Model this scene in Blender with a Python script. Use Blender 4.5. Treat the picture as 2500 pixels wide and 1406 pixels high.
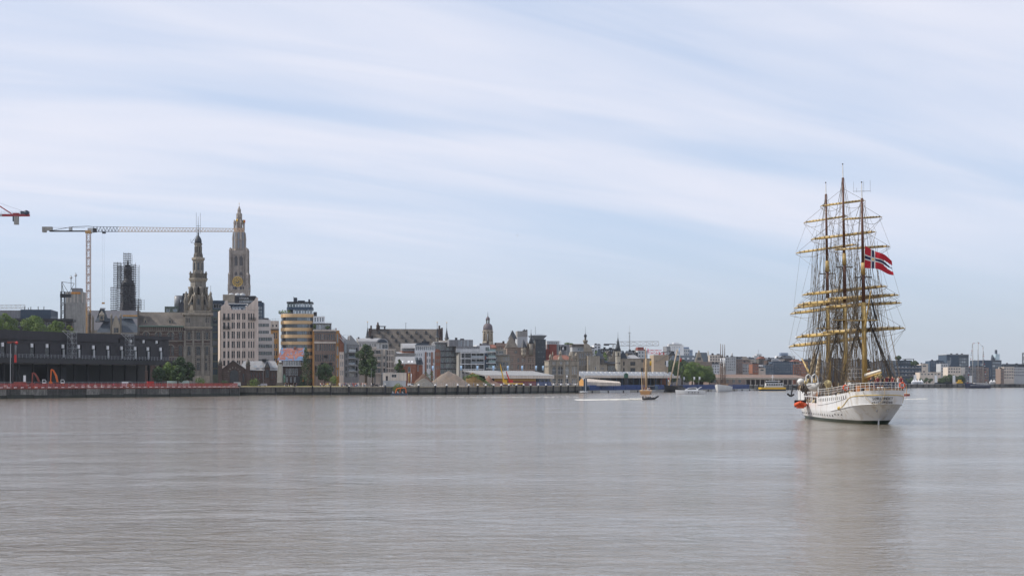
import bpy, bmesh, math, random
from mathutils import Vector, Matrix
random.seed(7)
R = math.radians
for o in list(bpy.data.objects): bpy.data.objects.remove(o)
scene = bpy.context.scene
col = scene.collection
# ------------------------------------------------------------------ camera
F = 4000.0; HZ = 932.0; CH = 6.0          # focal length in photo pixels, horizon row, eye height
cam_d = bpy.data.cameras.new('camera'); cam = bpy.data.objects.new('camera', cam_d); col.objects.link(cam)
cam.location = (0, 0, CH); cam.rotation_euler = (R(90), 0, 0)
cam_d.sensor_width = 36; cam_d.lens = 36 * F / 2500; cam_d.shift_y = (HZ - 703) / 2500
cam_d.clip_start = 1; cam_d.clip_end = 60000
scene.camera = cam
# ------------------------------------------------------------------ sky, sun, exposure
SUN = Vector((-0.82, -0.04, 0.80)).normalized()
w = bpy.data.worlds.new('World'); scene.world = w; w.use_nodes = True
nt = w.node_tree; N = nt.nodes; L = nt.links; N.clear()
def nd(t, **k):
    n = N.new(t)
    for a, b in k.items(): setattr(n, a, b)
    return n
def mth(op, a, b=None, c=None):
    n = nd('ShaderNodeMath', operation=op)
    for i, x in enumerate((a, b, c)):
        if x is None: continue
        if isinstance(x, (int, float)): n.inputs[i].default_value = x
        else: L.new(x, n.inputs[i])
    return n.outputs[0]
SX, SY = 7.7, 6.1
sky = nd('ShaderNodeTexSky', sky_type='NISHITA', sun_disc=False)
sky.sun_elevation = math.asin(SUN.z); sky.sun_rotation = math.atan2(SUN.x, SUN.y)
sky.altitude = 0; sky.air_density = 1.0; sky.dust_density = 0.6; sky.ozone_density = 2.0
tc = nd('ShaderNodeTexCoord')
sx = nd('ShaderNodeSeparateXYZ'); L.new(tc.outputs['Generated'], sx.inputs[0])
zc = mth('MAXIMUM', sx.outputs[2], 0.0)
den = mth('ADD', zc, 0.22)
cb = nd('ShaderNodeCombineXYZ')
L.new(mth('DIVIDE', sx.outputs[0], den), cb.inputs[0]); L.new(mth('DIVIDE', sx.outputs[1], den), cb.inputs[1])
def cloud(scale, rot, loc, lo, hi, det=5.0, dist=0.5):
    m0 = nd('ShaderNodeMapping'); L.new(cb.outputs[0], m0.inputs[0]); m0.inputs['Rotation'].default_value = (0, 0, R(rot))
    m = nd('ShaderNodeMapping'); L.new(m0.outputs[0], m.inputs[0])
    m.inputs['Scale'].default_value = scale; m.inputs['Location'].default_value = loc
    n = nd('ShaderNodeTexNoise'); L.new(m.outputs[0], n.inputs['Vector'])
    n.inputs['Scale'].default_value = 1.0; n.inputs['Detail'].default_value = det; n.inputs['Roughness'].default_value = 0.5
    n.inputs['Distortion'].default_value = dist
    r = nd('ShaderNodeMapRange', interpolation_type='SMOOTHSTEP'); L.new(n.outputs[0], r.inputs[0])
    r.inputs[1].default_value = lo; r.inputs[2].default_value = hi
    return r.outputs[0]
c1 = cloud((0.6, 2.3, 1), -30, (SX, SY, 0), 0.30, 0.60, 3.0)
c2 = cloud((1.3, 6.0, 1), -27, (9.0, 4.2, 0), 0.35, 0.70, 6.0, 0.8)
cov = mth('ADD', mth('MULTIPLY', c1, 0.66), mth('MULTIPLY', c2, 0.28))
# the veil thins close to the horizon, where the far air itself is pale
fade = nd('ShaderNodeMapRange', interpolation_type='SMOOTHSTEP'); L.new(zc, fade.inputs[0])
fade.inputs[1].default_value = 0.03; fade.inputs[2].default_value = 0.12; fade.inputs[3].default_value = 0.12; fade.inputs[4].default_value = 1.0
cov = mth('MULTIPLY', cov, fade.outputs[0])
tn = nd('ShaderNodeMix', data_type='RGBA', blend_type='MULTIPLY'); tn.inputs[0].default_value = 1.0; L.new(sky.outputs[0], tn.inputs[6]); tn.inputs[7].default_value = (0.86, 0.92, 1.10, 1)
ve = nd('ShaderNodeMix', data_type='RGBA'); ve.inputs[0].default_value = 0.66; L.new(tn.outputs[2], ve.inputs[6])   # even high veil of thin cloud
vg = nd('ShaderNodeMapRange', interpolation_type='SMOOTHSTEP'); L.new(zc, vg.inputs[0]); vg.inputs[2].default_value = 0.10
vc_ = nd('ShaderNodeMix', data_type='RGBA'); L.new(vg.outputs[0], vc_.inputs[0]); vc_.inputs[6].default_value = (4.9, 5.5, 6.5, 1); vc_.inputs[7].default_value = (5.7, 6.7, 8.4, 1); L.new(vc_.outputs[2], ve.inputs[7])
mx = nd('ShaderNodeMix', data_type='RGBA'); L.new(cov, mx.inputs[0]); L.new(ve.outputs[2], mx.inputs[6])
mx.inputs[7].default_value = (7.3, 7.45, 8.4, 1)
bg = nd('ShaderNodeBackground'); L.new(mx.outputs[2], bg.inputs[0]); bg.inputs[1].default_value = 0.115
out = nd('ShaderNodeOutputWorld'); L.new(bg.outputs[0], out.inputs[0])
sun_d = bpy.data.lights.new('sun', 'SUN'); sun_d.energy = 3.9; sun_d.angle = R(0.6); sun_d.color = (1, 0.94, 0.85)
sun = bpy.data.objects.new('sun', sun_d); col.objects.link(sun); sun.location = (-200, 40, 300)
sun.rotation_euler = SUN.to_track_quat('Z', 'Y').to_euler()
vs = scene.view_settings; vs.view_transform = 'Standard'; vs.look = 'None'; vs.gamma = 1; vs.exposure = 0.0; vs.use_curve_mapping = False
# ------------------------------------------------------------------ helpers: places
G = 3.8                                     # quay level above the water
def kx(px): return (px - 1250.0) / F
def P(px, py, D): return Vector((kx(px) * D, D, CH + (HZ - py) / F * D))
def zz(py, D): return CH + (HZ - py) / F * D
# ------------------------------------------------------------------ helpers: mesh building
class MB:
    def __init__(s): s.v = []; s.f = []; s.m = []; s.mi = 0; s.sm = []
    def mat(s, i): s.mi = i; return s
    def add(s, vs, fs, smooth=False):
        b = len(s.v); s.v += [tuple(v) for v in vs]
        for f in fs: s.f.append([b + i for i in f]); s.m.append(s.mi); s.sm.append(smooth)
        return s
    def quad(s, a, b, c, d): return s.add([a, b, c, d], [(0, 1, 2, 3)])
    def box(s, x0, y0, z0, x1, y1, z1):
        if x0 > x1: x0, x1 = x1, x0
        if y0 > y1: y0, y1 = y1, y0
        if z0 > z1: z0, z1 = z1, z0
        return s.add([(x0,y0,z0),(x1,y0,z0),(x1,y1,z0),(x0,y1,z0),(x0,y0,z1),(x1,y0,z1),(x1,y1,z1),(x0,y1,z1)],
                     [(0,3,2,1),(4,5,6,7),(0,1,5,4),(1,2,6,5),(2,3,7,6),(3,0,4,7)])
    def prism(s, poly, axis, lo, hi):       # poly in the two other axes, extruded along axis
        n = len(poly)
        def q(p, t): return (t, p[0], p[1]) if axis == 'x' else ((p[0], t, p[1]) if axis == 'y' else (p[0], p[1], t))
        vs = [q(p, lo) for p in poly] + [q(p, hi) for p in poly]
        fs = [tuple(range(n))[::-1], tuple(range(n, 2 * n))] + [(i, (i + 1) % n, n + (i + 1) % n, n + i) for i in range(n)]
        return s.add(vs, fs)
    def tube(s, p0, p1, r0, r1=None, n=6):
        p0 = Vector(p0); p1 = Vector(p1); r1 = r0 if r1 is None else r1
        d = (p1 - p0)
        if d.length < 1e-6: return s
        d.normalize(); a = d.orthogonal().normalized(); b = d.cross(a)
        vs = []
        for p, r in ((p0, r0), (p1, r1)):
            for i in range(n):
                t = 2 * math.pi * i / n; vs.append(p + a * (r * math.cos(t)) + b * (r * math.sin(t)))
        fs = [(i, (i + 1) % n, n + (i + 1) % n, n + i) for i in range(n)] + [tuple(range(n))[::-1], tuple(range(n, 2 * n))]
        return s.add(vs, fs, n > 6)
    def path(s, pts, r, n=5):
        for a, b in zip(pts[:-1], pts[1:]): s.tube(a, b, r, r, n)
        return s
    def lathe(s, prof, n=12, c=(0, 0), rot=0.0, smooth=True, sx=1, sy=1):
        vs = []
        for r, z in prof:
            for i in range(n):
                t = 2 * math.pi * i / n + rot; vs.append((c[0] + sx * r * math.cos(t), c[1] + sy * r * math.sin(t), z))
        fs = []
        for k in range(len(prof) - 1):
            for i in range(n): fs.append((k*n+i, k*n+(i+1) % n, (k+1)*n+(i+1) % n, (k+1)*n+i))
        fs += [tuple(range(n))[::-1], tuple((len(prof)-1)*n+i for i in range(n))]
        return s.add(vs, fs, smooth)
    def loft(s, rings, close=True, caps=True, smooth=True):
        n = len(rings[0]); vs = [p for r in rings for p in r]; fs = []
        for k in range(len(rings) - 1):
            for i in range(n if close else n - 1):
                fs.append((k*n+i, k*n+(i+1) % n, (k+1)*n+(i+1) % n, (k+1)*n+i))
        if caps: fs += [tuple(range(n))[::-1], tuple((len(rings)-1)*n+i for i in range(n))]
        return s.add(vs, fs, smooth)
    def ball(s, c, r, n=8, m=5, sz=1.0):
        prof = [(max(1e-3, r * math.sin(math.pi * k / m)), c[2] - r * sz * math.cos(math.pi * k / m)) for k in range(m + 1)]
        return s.lathe(prof, n, (c[0], c[1]))
    def mesh(s, name, mats):
        me = bpy.data.meshes.new(name); me.from_pydata(s.v, [], s.f)
        for m in (mats if isinstance(mats, (list, tuple)) else [mats]): me.materials.append(m)
        me.polygons.foreach_set('material_index', s.m); me.polygons.foreach_set('use_smooth', s.sm)
        me.update(); return me
    def build(s, name, mats, parent=None, loc=None, rz=0.0):
        return link(name, s.mesh(name, mats), parent, loc, rz)
def link(name, me, parent=None, loc=None, rz=0.0):
    o = bpy.data.objects.new(name, me); col.objects.link(o); o.parent = parent
    if loc is not None: o.location = loc
    if rz: o.rotation_euler = (0, 0, rz)
    return o
def tag(o, label=None, cat=None, group=None, kind=None):
    if label: o['label'] = label
    if cat: o['category'] = cat
    if group: o['group'] = group
    if kind: o['kind'] = kind
    return o
def thing(name, label, cat, loc=(0, 0, 0), rz=0.0, group=None):
    o = bpy.data.objects.new(name, None); col.objects.link(o); o.empty_display_size = 1
    o.location = loc; o.rotation_euler = (0, 0, rz)
    return tag(o, label, cat, group)
def copy_tree(o, parent=None):
    c = o.copy(); col.objects.link(c); c.parent = parent
    for ch in list(o.children): copy_tree(ch, c)
    return c
# ------------------------------------------------------------------ helpers: materials
MC = {}
def mat(name, c, rough=0.75, var=0.18, scale=0.35, metal=0.0, ior=1.45, bump=0.0, streak=0.0, c2=None, rnd=0.0, tint=None):
    if name in MC: return MC[name]
    m = bpy.data.materials.new(name); MC[name] = m; m.use_nodes = True
    t = m.node_tree; n = t.nodes; l = t.links; b = n['Principled BSDF']
    b.inputs['Roughness'].default_value = rough; b.inputs['Metallic'].default_value = metal; b.inputs['IOR'].default_value = ior
    tco = n.new('ShaderNodeTexCoord'); oi = n.new('ShaderNodeObjectInfo')
    off = n.new('ShaderNodeVectorMath'); off.operation = 'ADD'; l.new(tco.outputs['Object'], off.inputs[0])
    ml = n.new('ShaderNodeVectorMath'); ml.operation = 'SCALE'; ml.inputs[0].default_value = (37, 91, 53); l.new(oi.outputs['Random'], ml.inputs['Scale']); l.new(ml.outputs[0], off.inputs[1])
    no = n.new('ShaderNodeTexNoise'); no.inputs['Scale'].default_value = scale; no.inputs['Detail'].default_value = 6; no.inputs['Roughness'].default_value = 0.65
    l.new(off.outputs[0], no.inputs['Vector'])
    mr = n.new('ShaderNodeMapRange'); mr.inputs[1].default_value = 0.3; mr.inputs[2].default_value = 0.7; mr.inputs[3].default_value = 1 - var; mr.inputs[4].default_value = 1 + var
    l.new(no.outputs[0], mr.inputs[0]); val = mr.outputs[0]
    if streak:
        mp = n.new('ShaderNodeMapping'); mp.inputs['Scale'].default_value = (1.4, 1.4, 0.10); l.new(off.outputs[0], mp.inputs[0])
        n2 = n.new('ShaderNodeTexNoise'); n2.inputs['Scale'].default_value = 1.0; n2.inputs['Detail'].default_value = 4; l.new(mp.outputs[0], n2.inputs['Vector'])
        m2 = n.new('ShaderNodeMapRange'); m2.inputs[1].default_value = 0.35; m2.inputs[2].default_value = 0.7; m2.inputs[3].default_value = 1.0 + streak * 0.4; m2.inputs[4].default_value = 1 - streak
        l.new(n2.outputs[0], m2.inputs[0])
        mu = n.new('ShaderNodeMath'); mu.operation = 'MULTIPLY'; l.new(val, mu.inputs[0]); l.new(m2.outputs[0], mu.inputs[1]); val = mu.outputs[0]
    if rnd:
        m3 = n.new('ShaderNodeMapRange'); m3.inputs[3].default_value = 1 - rnd; m3.inputs[4].default_value = 1 + rnd; l.new(oi.outputs['Random'], m3.inputs[0])
        mu = n.new('ShaderNodeMath'); mu.operation = 'MULTIPLY'; l.new(val, mu.inputs[0]); l.new(m3.outputs[0], mu.inputs[1]); val = mu.outputs[0]
    base = n.new('ShaderNodeMix'); base.data_type = 'RGBA'
    base.inputs[6].default_value = (*c, 1); base.inputs[7].default_value = (*(c2 or c), 1)
    if c2:
        n4 = n.new('ShaderNodeTexNoise'); n4.inputs['Scale'].default_value = scale * 0.6; n4.inputs['Detail'].default_value = 3
        of2 = n.new('ShaderNodeVectorMath'); of2.operation = 'ADD'; of2.inputs[1].default_value = (17, 5, 29); l.new(off.outputs[0], of2.inputs[0]); l.new(of2.outputs[0], n4.inputs['Vector'])
        m4 = n.new('ShaderNodeMapRange'); m4.inputs[1].default_value = 0.42; m4.inputs[2].default_value = 0.6; l.new(n4.outputs[0], m4.inputs[0]); l.new(m4.outputs[0], base.inputs[0])
    mixc = n.new('ShaderNodeVectorMath'); mixc.operation = 'SCALE'; l.new(base.outputs[2], mixc.inputs[0]); l.new(val, mixc.inputs['Scale'])
    l.new(mixc.outputs[0], b.inputs['Base Color'])
    if bump:
        bp = n.new('ShaderNodeBump'); bp.inputs['Strength'].default_value = bump; bp.inputs['Distance'].default_value = 0.2; l.new(no.outputs[0], bp.inputs['Height']); l.new(bp.outputs[0], b.inputs['Normal'])
    return m
def glass(name, c=(0.03, 0.04, 0.05), ior=1.9, rough=0.06, light=0.25):
    if name in MC: return MC[name]
    m = bpy.data.materials.new(name); MC[name] = m; m.use_nodes = True
    t = m.node_tree; n = t.nodes; l = t.links; b = n['Principled BSDF']
    b.inputs['Roughness'].default_value = rough; b.inputs['IOR'].default_value = ior
    oi = n.new('ShaderNodeObjectInfo'); r = n.new('ShaderNodeValToRGB'); l.new(oi.outputs['Random'], r.inputs[0])
    e = r.color_ramp.elements; e[0].position = 0; e[0].color = (c[0]*0.5, c[1]*0.5, c[2]*0.5, 1); e[1].position = 0.7; e[1].color = (*c, 1)
    x = r.color_ramp.elements.new(0.85); x.color = (c[0]+light*0.4, c[1]+light*0.4, c[2]+light*0.38, 1); x = r.color_ramp.elements.new(1.0); x.color = (c[0]+light, c[1]+light*0.95, c[2]+light*0.85, 1)
    l.new(r.outputs[0], b.inputs['Base Color'])
    no = n.new('ShaderNodeTexNoise'); no.inputs['Scale'].default_value = 0.8; tco = n.new('ShaderNodeTexCoord'); l.new(tco.outputs['Object'], no.inputs['Vector'])
    bp = n.new('ShaderNodeBump'); bp.inputs['Strength'].default_value = 0.06; l.new(no.outputs[0], bp.inputs['Height']); l.new(bp.outputs[0], b.inputs['Normal'])
    return m
# ------------------------------------------------------------------ palette
M = {}
def pal():
    M['stone'] = mat('grey_stone', (0.205, 0.186, 0.158), 0.85, 0.22, 0.5, streak=0.3)
    M['stone_d'] = mat('dark_stone', (0.11, 0.098, 0.083), 0.85, 0.28, 0.6, streak=0.3)
    M['stone_w'] = mat('warm_stone', (0.315, 0.275, 0.22), 0.85, 0.2, 0.5, streak=0.25)
    M['cath'] = mat('cathedral_stone', (0.31, 0.27, 0.24), 0.85, 0.25, 0.6, streak=0.25)
    M['cream'] = mat('cream_render', (0.62, 0.54, 0.46), 0.8, 0.1, 0.3, streak=0.18)
    M['beige'] = mat('beige_stone', (0.62, 0.52, 0.45), 0.8, 0.12, 0.3, streak=0.18)
    M['brick'] = mat('red_brick', (0.27, 0.115, 0.07), 0.85, 0.2, 0.9, streak=0.15)
    M['brick_d'] = mat('dark_brick', (0.075, 0.05, 0.042), 0.85, 0.25, 0.9, streak=0.2)
    M['brick_b'] = mat('brown_brick', (0.23, 0.17, 0.14), 0.85, 0.18, 0.8, streak=0.15)
    M['orange'] = mat('orange_render', (0.50, 0.27, 0.09), 0.8, 0.14, 0.4, streak=0.2)
    M['yellow'] = mat('yellow_panel', (0.60, 0.41, 0.22), 0.6, 0.06, 0.3, streak=0.06)
    M['slate'] = mat('dark_slate', (0.035, 0.04, 0.05), 0.6, 0.25, 0.5, streak=0.15)
    M['slate_b'] = mat('blue_slate', (0.05, 0.065, 0.085), 0.6, 0.22, 0.5, streak=0.15)
    M['tile'] = mat('weathered_roof_tile', (0.10, 0.088, 0.078), 0.8, 0.25, 0.25, streak=0.2, c2=(0.145, 0.125, 0.105))
    M['tile_r'] = mat('red_roof_tile', (0.20, 0.085, 0.06), 0.8, 0.2, 0.5)
    M['zinc'] = mat('zinc_roof', (0.28, 0.28, 0.285), 0.45, 0.12, 0.3, streak=0.12)
    M['grey'] = mat('grey_render', (0.20, 0.20, 0.21), 0.75, 0.12, 0.3, streak=0.15)
    M['lgrey'] = mat('light_grey_panel', (0.44, 0.45, 0.46), 0.6, 0.08, 0.3, streak=0.1)
    M['dgrey'] = mat('charcoal_panel', (0.024, 0.022, 0.027), 0.55, 0.2, 0.4, streak=0.2)
    M['black'] = mat('black_steel', (0.012, 0.012, 0.014), 0.5, 0.2, 0.6)
    M['white'] = mat('white_panel', (0.72, 0.73, 0.74), 0.55, 0.06, 0.4, streak=0.08)
    M['navy'] = mat('navy_panel', (0.035, 0.06, 0.095), 0.5, 0.15, 0.4)
    M['green'] = mat('dark_green_frame', (0.075, 0.10, 0.085), 0.55, 0.12, 0.4)
    M['concrete'] = mat('concrete', (0.30, 0.29, 0.27), 0.85, 0.15, 0.5, streak=0.2)
    M['steel'] = mat('galvanised_steel', (0.36, 0.38, 0.40), 0.45, 0.1, 0.5, metal=0.4)
    M['rust'] = mat('rust_red', (0.22, 0.05, 0.035), 0.6, 0.2, 0.5)
    M['red'] = mat('red_paint', (0.50, 0.03, 0.025), 0.45, 0.15, 0.5)
    M['orangep'] = mat('orange_paint', (0.62, 0.13, 0.02), 0.45, 0.12, 0.5)
    M['yellowp'] = mat('yellow_paint', (0.66, 0.40, 0.03), 0.45, 0.12, 0.5)
    M['blue'] = mat('blue_paint', (0.03, 0.065, 0.20), 0.5, 0.15, 0.5, streak=0.15)
    M['lblue'] = mat('pale_blue_cloth', (0.40, 0.58, 0.80), 0.8, 0.08, 0.5)
    M['copper'] = mat('copper_patina', (0.10, 0.19, 0.15), 0.7, 0.15, 0.6)
    M['gold'] = mat('gilding', (0.70, 0.45, 0.10), 0.35, 0.1, 1.0, metal=0.6)
    M['dirt'] = mat('gravel_earth', (0.24, 0.19, 0.15), 0.95, 0.2, 0.6, bump=0.6, c2=(0.20, 0.165, 0.14))
    M['dirt_r'] = mat('reddish_earth', (0.24, 0.14, 0.10), 0.95, 0.2, 0.6, bump=0.6)
    M['rubble'] = mat('grey_rubble', (0.26, 0.24, 0.21), 0.9, 0.2, 1.5, rnd=0.35)
    M['leaf'] = mat('green_leaves', (0.075, 0.13, 0.024), 0.7, 0.45, 0.35, c2=(0.115, 0.17, 0.03))
    M['leaf_d'] = mat('dark_green_leaves', (0.032, 0.062, 0.02), 0.7, 0.45, 0.35, c2=(0.055, 0.09, 0.025))
    M['leaf_y'] = mat('yellow_green_leaves', (0.13, 0.17, 0.025), 0.7, 0.4, 0.4)
    M['bark'] = mat('tree_bark', (0.09, 0.07, 0.05), 0.9, 0.25, 1.5)
    M['wood'] = mat('varnished_wood', (0.42, 0.22, 0.085), 0.45, 0.15, 0.8)
    M['gl'] = glass('window_glass', (0.018, 0.024, 0.032)); M['gl_b'] = glass('blue_window_glass', (0.05, 0.09, 0.13), 2.2, 0.05, 0.12)
    M['gl_g'] = glass('green_window_glass', (0.025, 0.06, 0.06), 2.0, 0.05, 0.10); M['gl_l'] = glass('pale_window_glass', (0.16, 0.20, 0.24), 2.2, 0.08, 0.2)
    M['gl_d'] = glass('dark_window_glass', (0.012, 0.014, 0.018), 1.6, 0.1, 0.06)
    M['clear'] = glass('skylight_glass', (0.20, 0.22, 0.24), 2.0, 0.1, 0.2)
pal()
# ------------------------------------------------------------------ water
def make_water():
    m = bpy.data.materials.new('river_water'); m.use_nodes = True
    t = m.node_tree; n = t.nodes; l = t.links; b = n['Principled BSDF']
    b.inputs['Roughness'].default_value = 0.10; b.inputs['IOR'].default_value = 1.33
    tco = n.new('ShaderNodeTexCoord')
    def noi(sc, det, ro, scl=(1, 1, 1), rot=0, dist=0.0):
        mp = n.new('ShaderNodeMapping'); mp.inputs['Scale'].default_value = scl; mp.inputs['Rotation'].default_value = (0, 0, R(rot)); l.new(tco.outputs['Object'], mp.inputs[0])
        x = n.new('ShaderNodeTexNoise'); x.inputs['Scale'].default_value = sc; x.inputs['Detail'].default_value = det; x.inputs['Roughness'].default_value = ro; x.inputs['Distortion'].default_value = dist
        l.new(mp.outputs[0], x.inputs['Vector']); return x.outputs[0]
    def mm(op, a, c):
        x = n.new('ShaderNodeMath'); x.operation = op
        for i, q in enumerate((a, c)):
            if isinstance(q, (int, float)): x.inputs[i].default_value = q
            else: l.new(q, x.inputs[i])
        return x.outputs[0]
    big = noi(0.045, 3, 0.5, (0.5, 1.0, 1), 8)            # patches where the wind roughens the surface
    pr = n.new('ShaderNodeMapRange'); pr.inputs[1].default_value = 0.35; pr.inputs[2].default_value = 0.65; pr.inputs[3].default_value = 0.4; pr.inputs[4].default_value = 1.35; l.new(big, pr.inputs[0])
    h0 = noi(0.12, 3, 0.5, (0.8, 1.0, 1), 7, 0.5)
    h1 = noi(0.8, 4, 0.6, (0.75, 1.0, 1), -5, 0.9)
    h2 = noi(2.6, 4, 0.6, (0.8, 1.0, 1), 12, 0.8)
    hh = mm('ADD', mm('ADD', mm('MULTIPLY', h0, 0.30), mm('MULTIPLY', mm('MULTIPLY', h1, 0.18), pr.outputs[0])), mm('MULTIPLY', mm('MULTIPLY', h2, 0.045), pr.outputs[0]))
    bp = n.new('ShaderNodeBump'); bp.inputs['Strength'].default_value = 1.0; bp.inputs['Distance'].default_value = 1.0; l.new(hh, bp.inputs['Height']); l.new(bp.outputs[0], b.inputs['Normal'])
    silt = noi(0.02, 4, 0.6, (0.4, 1, 1), 5)
    cr = n.new('ShaderNodeMix'); cr.data_type = 'RGBA'; cr.inputs[6].default_value = (0.145, 0.122, 0.09, 1); cr.inputs[7].default_value = (0.185, 0.158, 0.12, 1); l.new(silt, cr.inputs[0]); l.new(cr.outputs[2], b.inputs['Base Color'])
    mb = MB(); mb.add([(-4000, -900, 0), (4000, -900, 0), (4000, 7000, 0), (-4000, 7000, 0)], [(0, 1, 2, 3)])
    return tag(mb.build('river', m), kind='structure', label='broad silty grey-brown river with small wind ripples')
make_water()
# ------------------------------------------------------------------ ground and quays
QL = [(-260, 548), (0, 585), (150, 612), (300, 640), (450, 672), (582, 706)]       # projecting quay: photo column, distance
QM = [(583.5, 748), (740, 750), (940, 757), (1060, 768), (1150, 790), (1300, 850), (1420, 898)]
QR = [(1421, 902), (1480, 942), (1600, 992), (1720, 1062), (1860, 1178), (2010, 1340), (2220, 1640), (2500, 1850), (2700, 2000)]
def qpt(q): return Vector((kx(q[0]) * q[1], q[1], 0))
QA = [qpt(q) for q in QL + QM + QR]
def qd(px):                                   # distance of the quay edge in a photo column
    A = QL + QM + QR
    for a, b in zip(A[:-1], A[1:]):
        if a[0] <= px <= b[0] and b[0] > a[0]: return a[1] + (b[1] - a[1]) * (px - a[0]) / (b[0] - a[0])
    return A[-1][1]
gm = mat('quay_paving', (0.30, 0.27, 0.23), 0.9, 0.2, 0.15, c2=(0.24, 0.23, 0.20))
g = MB(); pts = [(p.x, p.y, G) for p in QA] + [(3900, 2600, G), (3900, 6900, G), (-3900, 6900, G), (-3900, 600, G), (-900, 420, G)]
g.add(pts, [tuple(range(len(pts)))])
tag(g.build('ground', gm), kind='structure', label='paved city ground behind the river quays')
stone_q = [mat('quay_stone_dark', (0.075, 0.072, 0.066), 0.85, 0.35, 0.7, streak=0.5), mat('quay_stone_grey', (0.23, 0.22, 0.20), 0.85, 0.4, 0.8, streak=0.6), mat('quay_stone_mid', (0.115, 0.11, 0.10), 0.85, 0.35, 0.7, streak=0.5)]
algae = mat('wet_algae', (0.022, 0.026, 0.018), 0.55, 0.3, 0.8, streak=0.4)
coping = mat('quay_coping', (0.30, 0.26, 0.19), 0.85, 0.2, 0.5)
conc_q = mat('quay_concrete', (0.16, 0.15, 0.13), 0.85, 0.25, 0.5, streak=0.45)
def along(poly):
    out = [0.0]
    for a, b in zip(poly[:-1], poly[1:]): out.append(out[-1] + (b - a).length)
    return out
def at_len(poly, cum, t):
    for i in range(len(cum) - 1):
        if t <= cum[i + 1] or i == len(cum) - 2:
            k = (t - cum[i]) / (cum[i + 1] - cum[i]); return poly[i].lerp(poly[i + 1], k), (poly[i + 1] - poly[i]).normalized()
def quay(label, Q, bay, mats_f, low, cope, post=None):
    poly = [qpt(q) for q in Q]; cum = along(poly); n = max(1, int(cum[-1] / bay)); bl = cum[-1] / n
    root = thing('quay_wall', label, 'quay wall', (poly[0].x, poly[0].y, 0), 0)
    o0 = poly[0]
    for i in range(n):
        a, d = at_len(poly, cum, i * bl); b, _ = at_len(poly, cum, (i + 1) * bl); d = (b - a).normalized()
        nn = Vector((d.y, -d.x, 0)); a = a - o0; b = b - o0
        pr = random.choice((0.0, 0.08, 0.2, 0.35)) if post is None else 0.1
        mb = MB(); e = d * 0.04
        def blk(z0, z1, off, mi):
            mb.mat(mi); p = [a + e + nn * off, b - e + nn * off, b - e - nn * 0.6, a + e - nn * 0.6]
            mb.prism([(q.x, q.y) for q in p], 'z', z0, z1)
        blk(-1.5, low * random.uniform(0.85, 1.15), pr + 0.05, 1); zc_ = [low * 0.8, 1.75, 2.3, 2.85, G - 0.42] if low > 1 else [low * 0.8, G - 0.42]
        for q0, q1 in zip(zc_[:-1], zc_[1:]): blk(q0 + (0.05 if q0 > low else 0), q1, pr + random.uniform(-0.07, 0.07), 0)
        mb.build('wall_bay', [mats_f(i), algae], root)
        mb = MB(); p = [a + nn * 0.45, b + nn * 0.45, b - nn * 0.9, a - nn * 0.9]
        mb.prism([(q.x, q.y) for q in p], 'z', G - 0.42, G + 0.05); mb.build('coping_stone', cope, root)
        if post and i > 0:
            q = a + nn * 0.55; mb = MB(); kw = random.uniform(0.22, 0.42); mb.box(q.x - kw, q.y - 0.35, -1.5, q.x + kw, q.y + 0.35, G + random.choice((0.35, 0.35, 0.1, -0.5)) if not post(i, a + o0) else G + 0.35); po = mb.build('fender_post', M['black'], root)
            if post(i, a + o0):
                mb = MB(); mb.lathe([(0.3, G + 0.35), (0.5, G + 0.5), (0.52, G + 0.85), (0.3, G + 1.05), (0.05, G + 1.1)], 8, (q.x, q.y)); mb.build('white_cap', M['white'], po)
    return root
lightbays = set([1, 5, 6, 8, 13, 19])
quay('dark stained stone quay wall with rough bays under the red barrier', QL, 6.5, lambda i: stone_q[1] if i in lightbays or random.random() < 0.12 else stone_q[random.choice((0, 0, 2))], 1.2, M['rust'])
quay('low grey concrete quay wall with white capped fender posts in front of the earth heaps', QM, 8.2, lambda i: conc_q, 1.3, coping, lambda i, p: p.x > -50)
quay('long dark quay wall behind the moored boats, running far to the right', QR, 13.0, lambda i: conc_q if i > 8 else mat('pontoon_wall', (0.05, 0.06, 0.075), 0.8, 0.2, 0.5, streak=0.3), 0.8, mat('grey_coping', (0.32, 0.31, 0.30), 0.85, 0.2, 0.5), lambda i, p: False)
# the return of the projecting quay
a, b = qpt(QL[-1]), qpt(QM[0]); mb = MB(); d = (b - a).normalized(); nn = Vector((d.y, -d.x, 0))
mb.prism([((a + d * 0.4 + nn * 0.3).x, (a + d * 0.4 + nn * 0.3).y), ((b + nn * 0.3).x, (b + nn * 0.3).y), ((b - nn * 0.5).x, (b - nn * 0.5).y), ((a + d * 0.4 - nn * 0.5).x, (a + d * 0.4 - nn * 0.5).y)], 'z', -1.5, G - 0.02)
tag(mb.build('quay_wall', stone_q[0]), 'short dark return wall where the stone quay steps back', 'quay wall')
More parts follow.
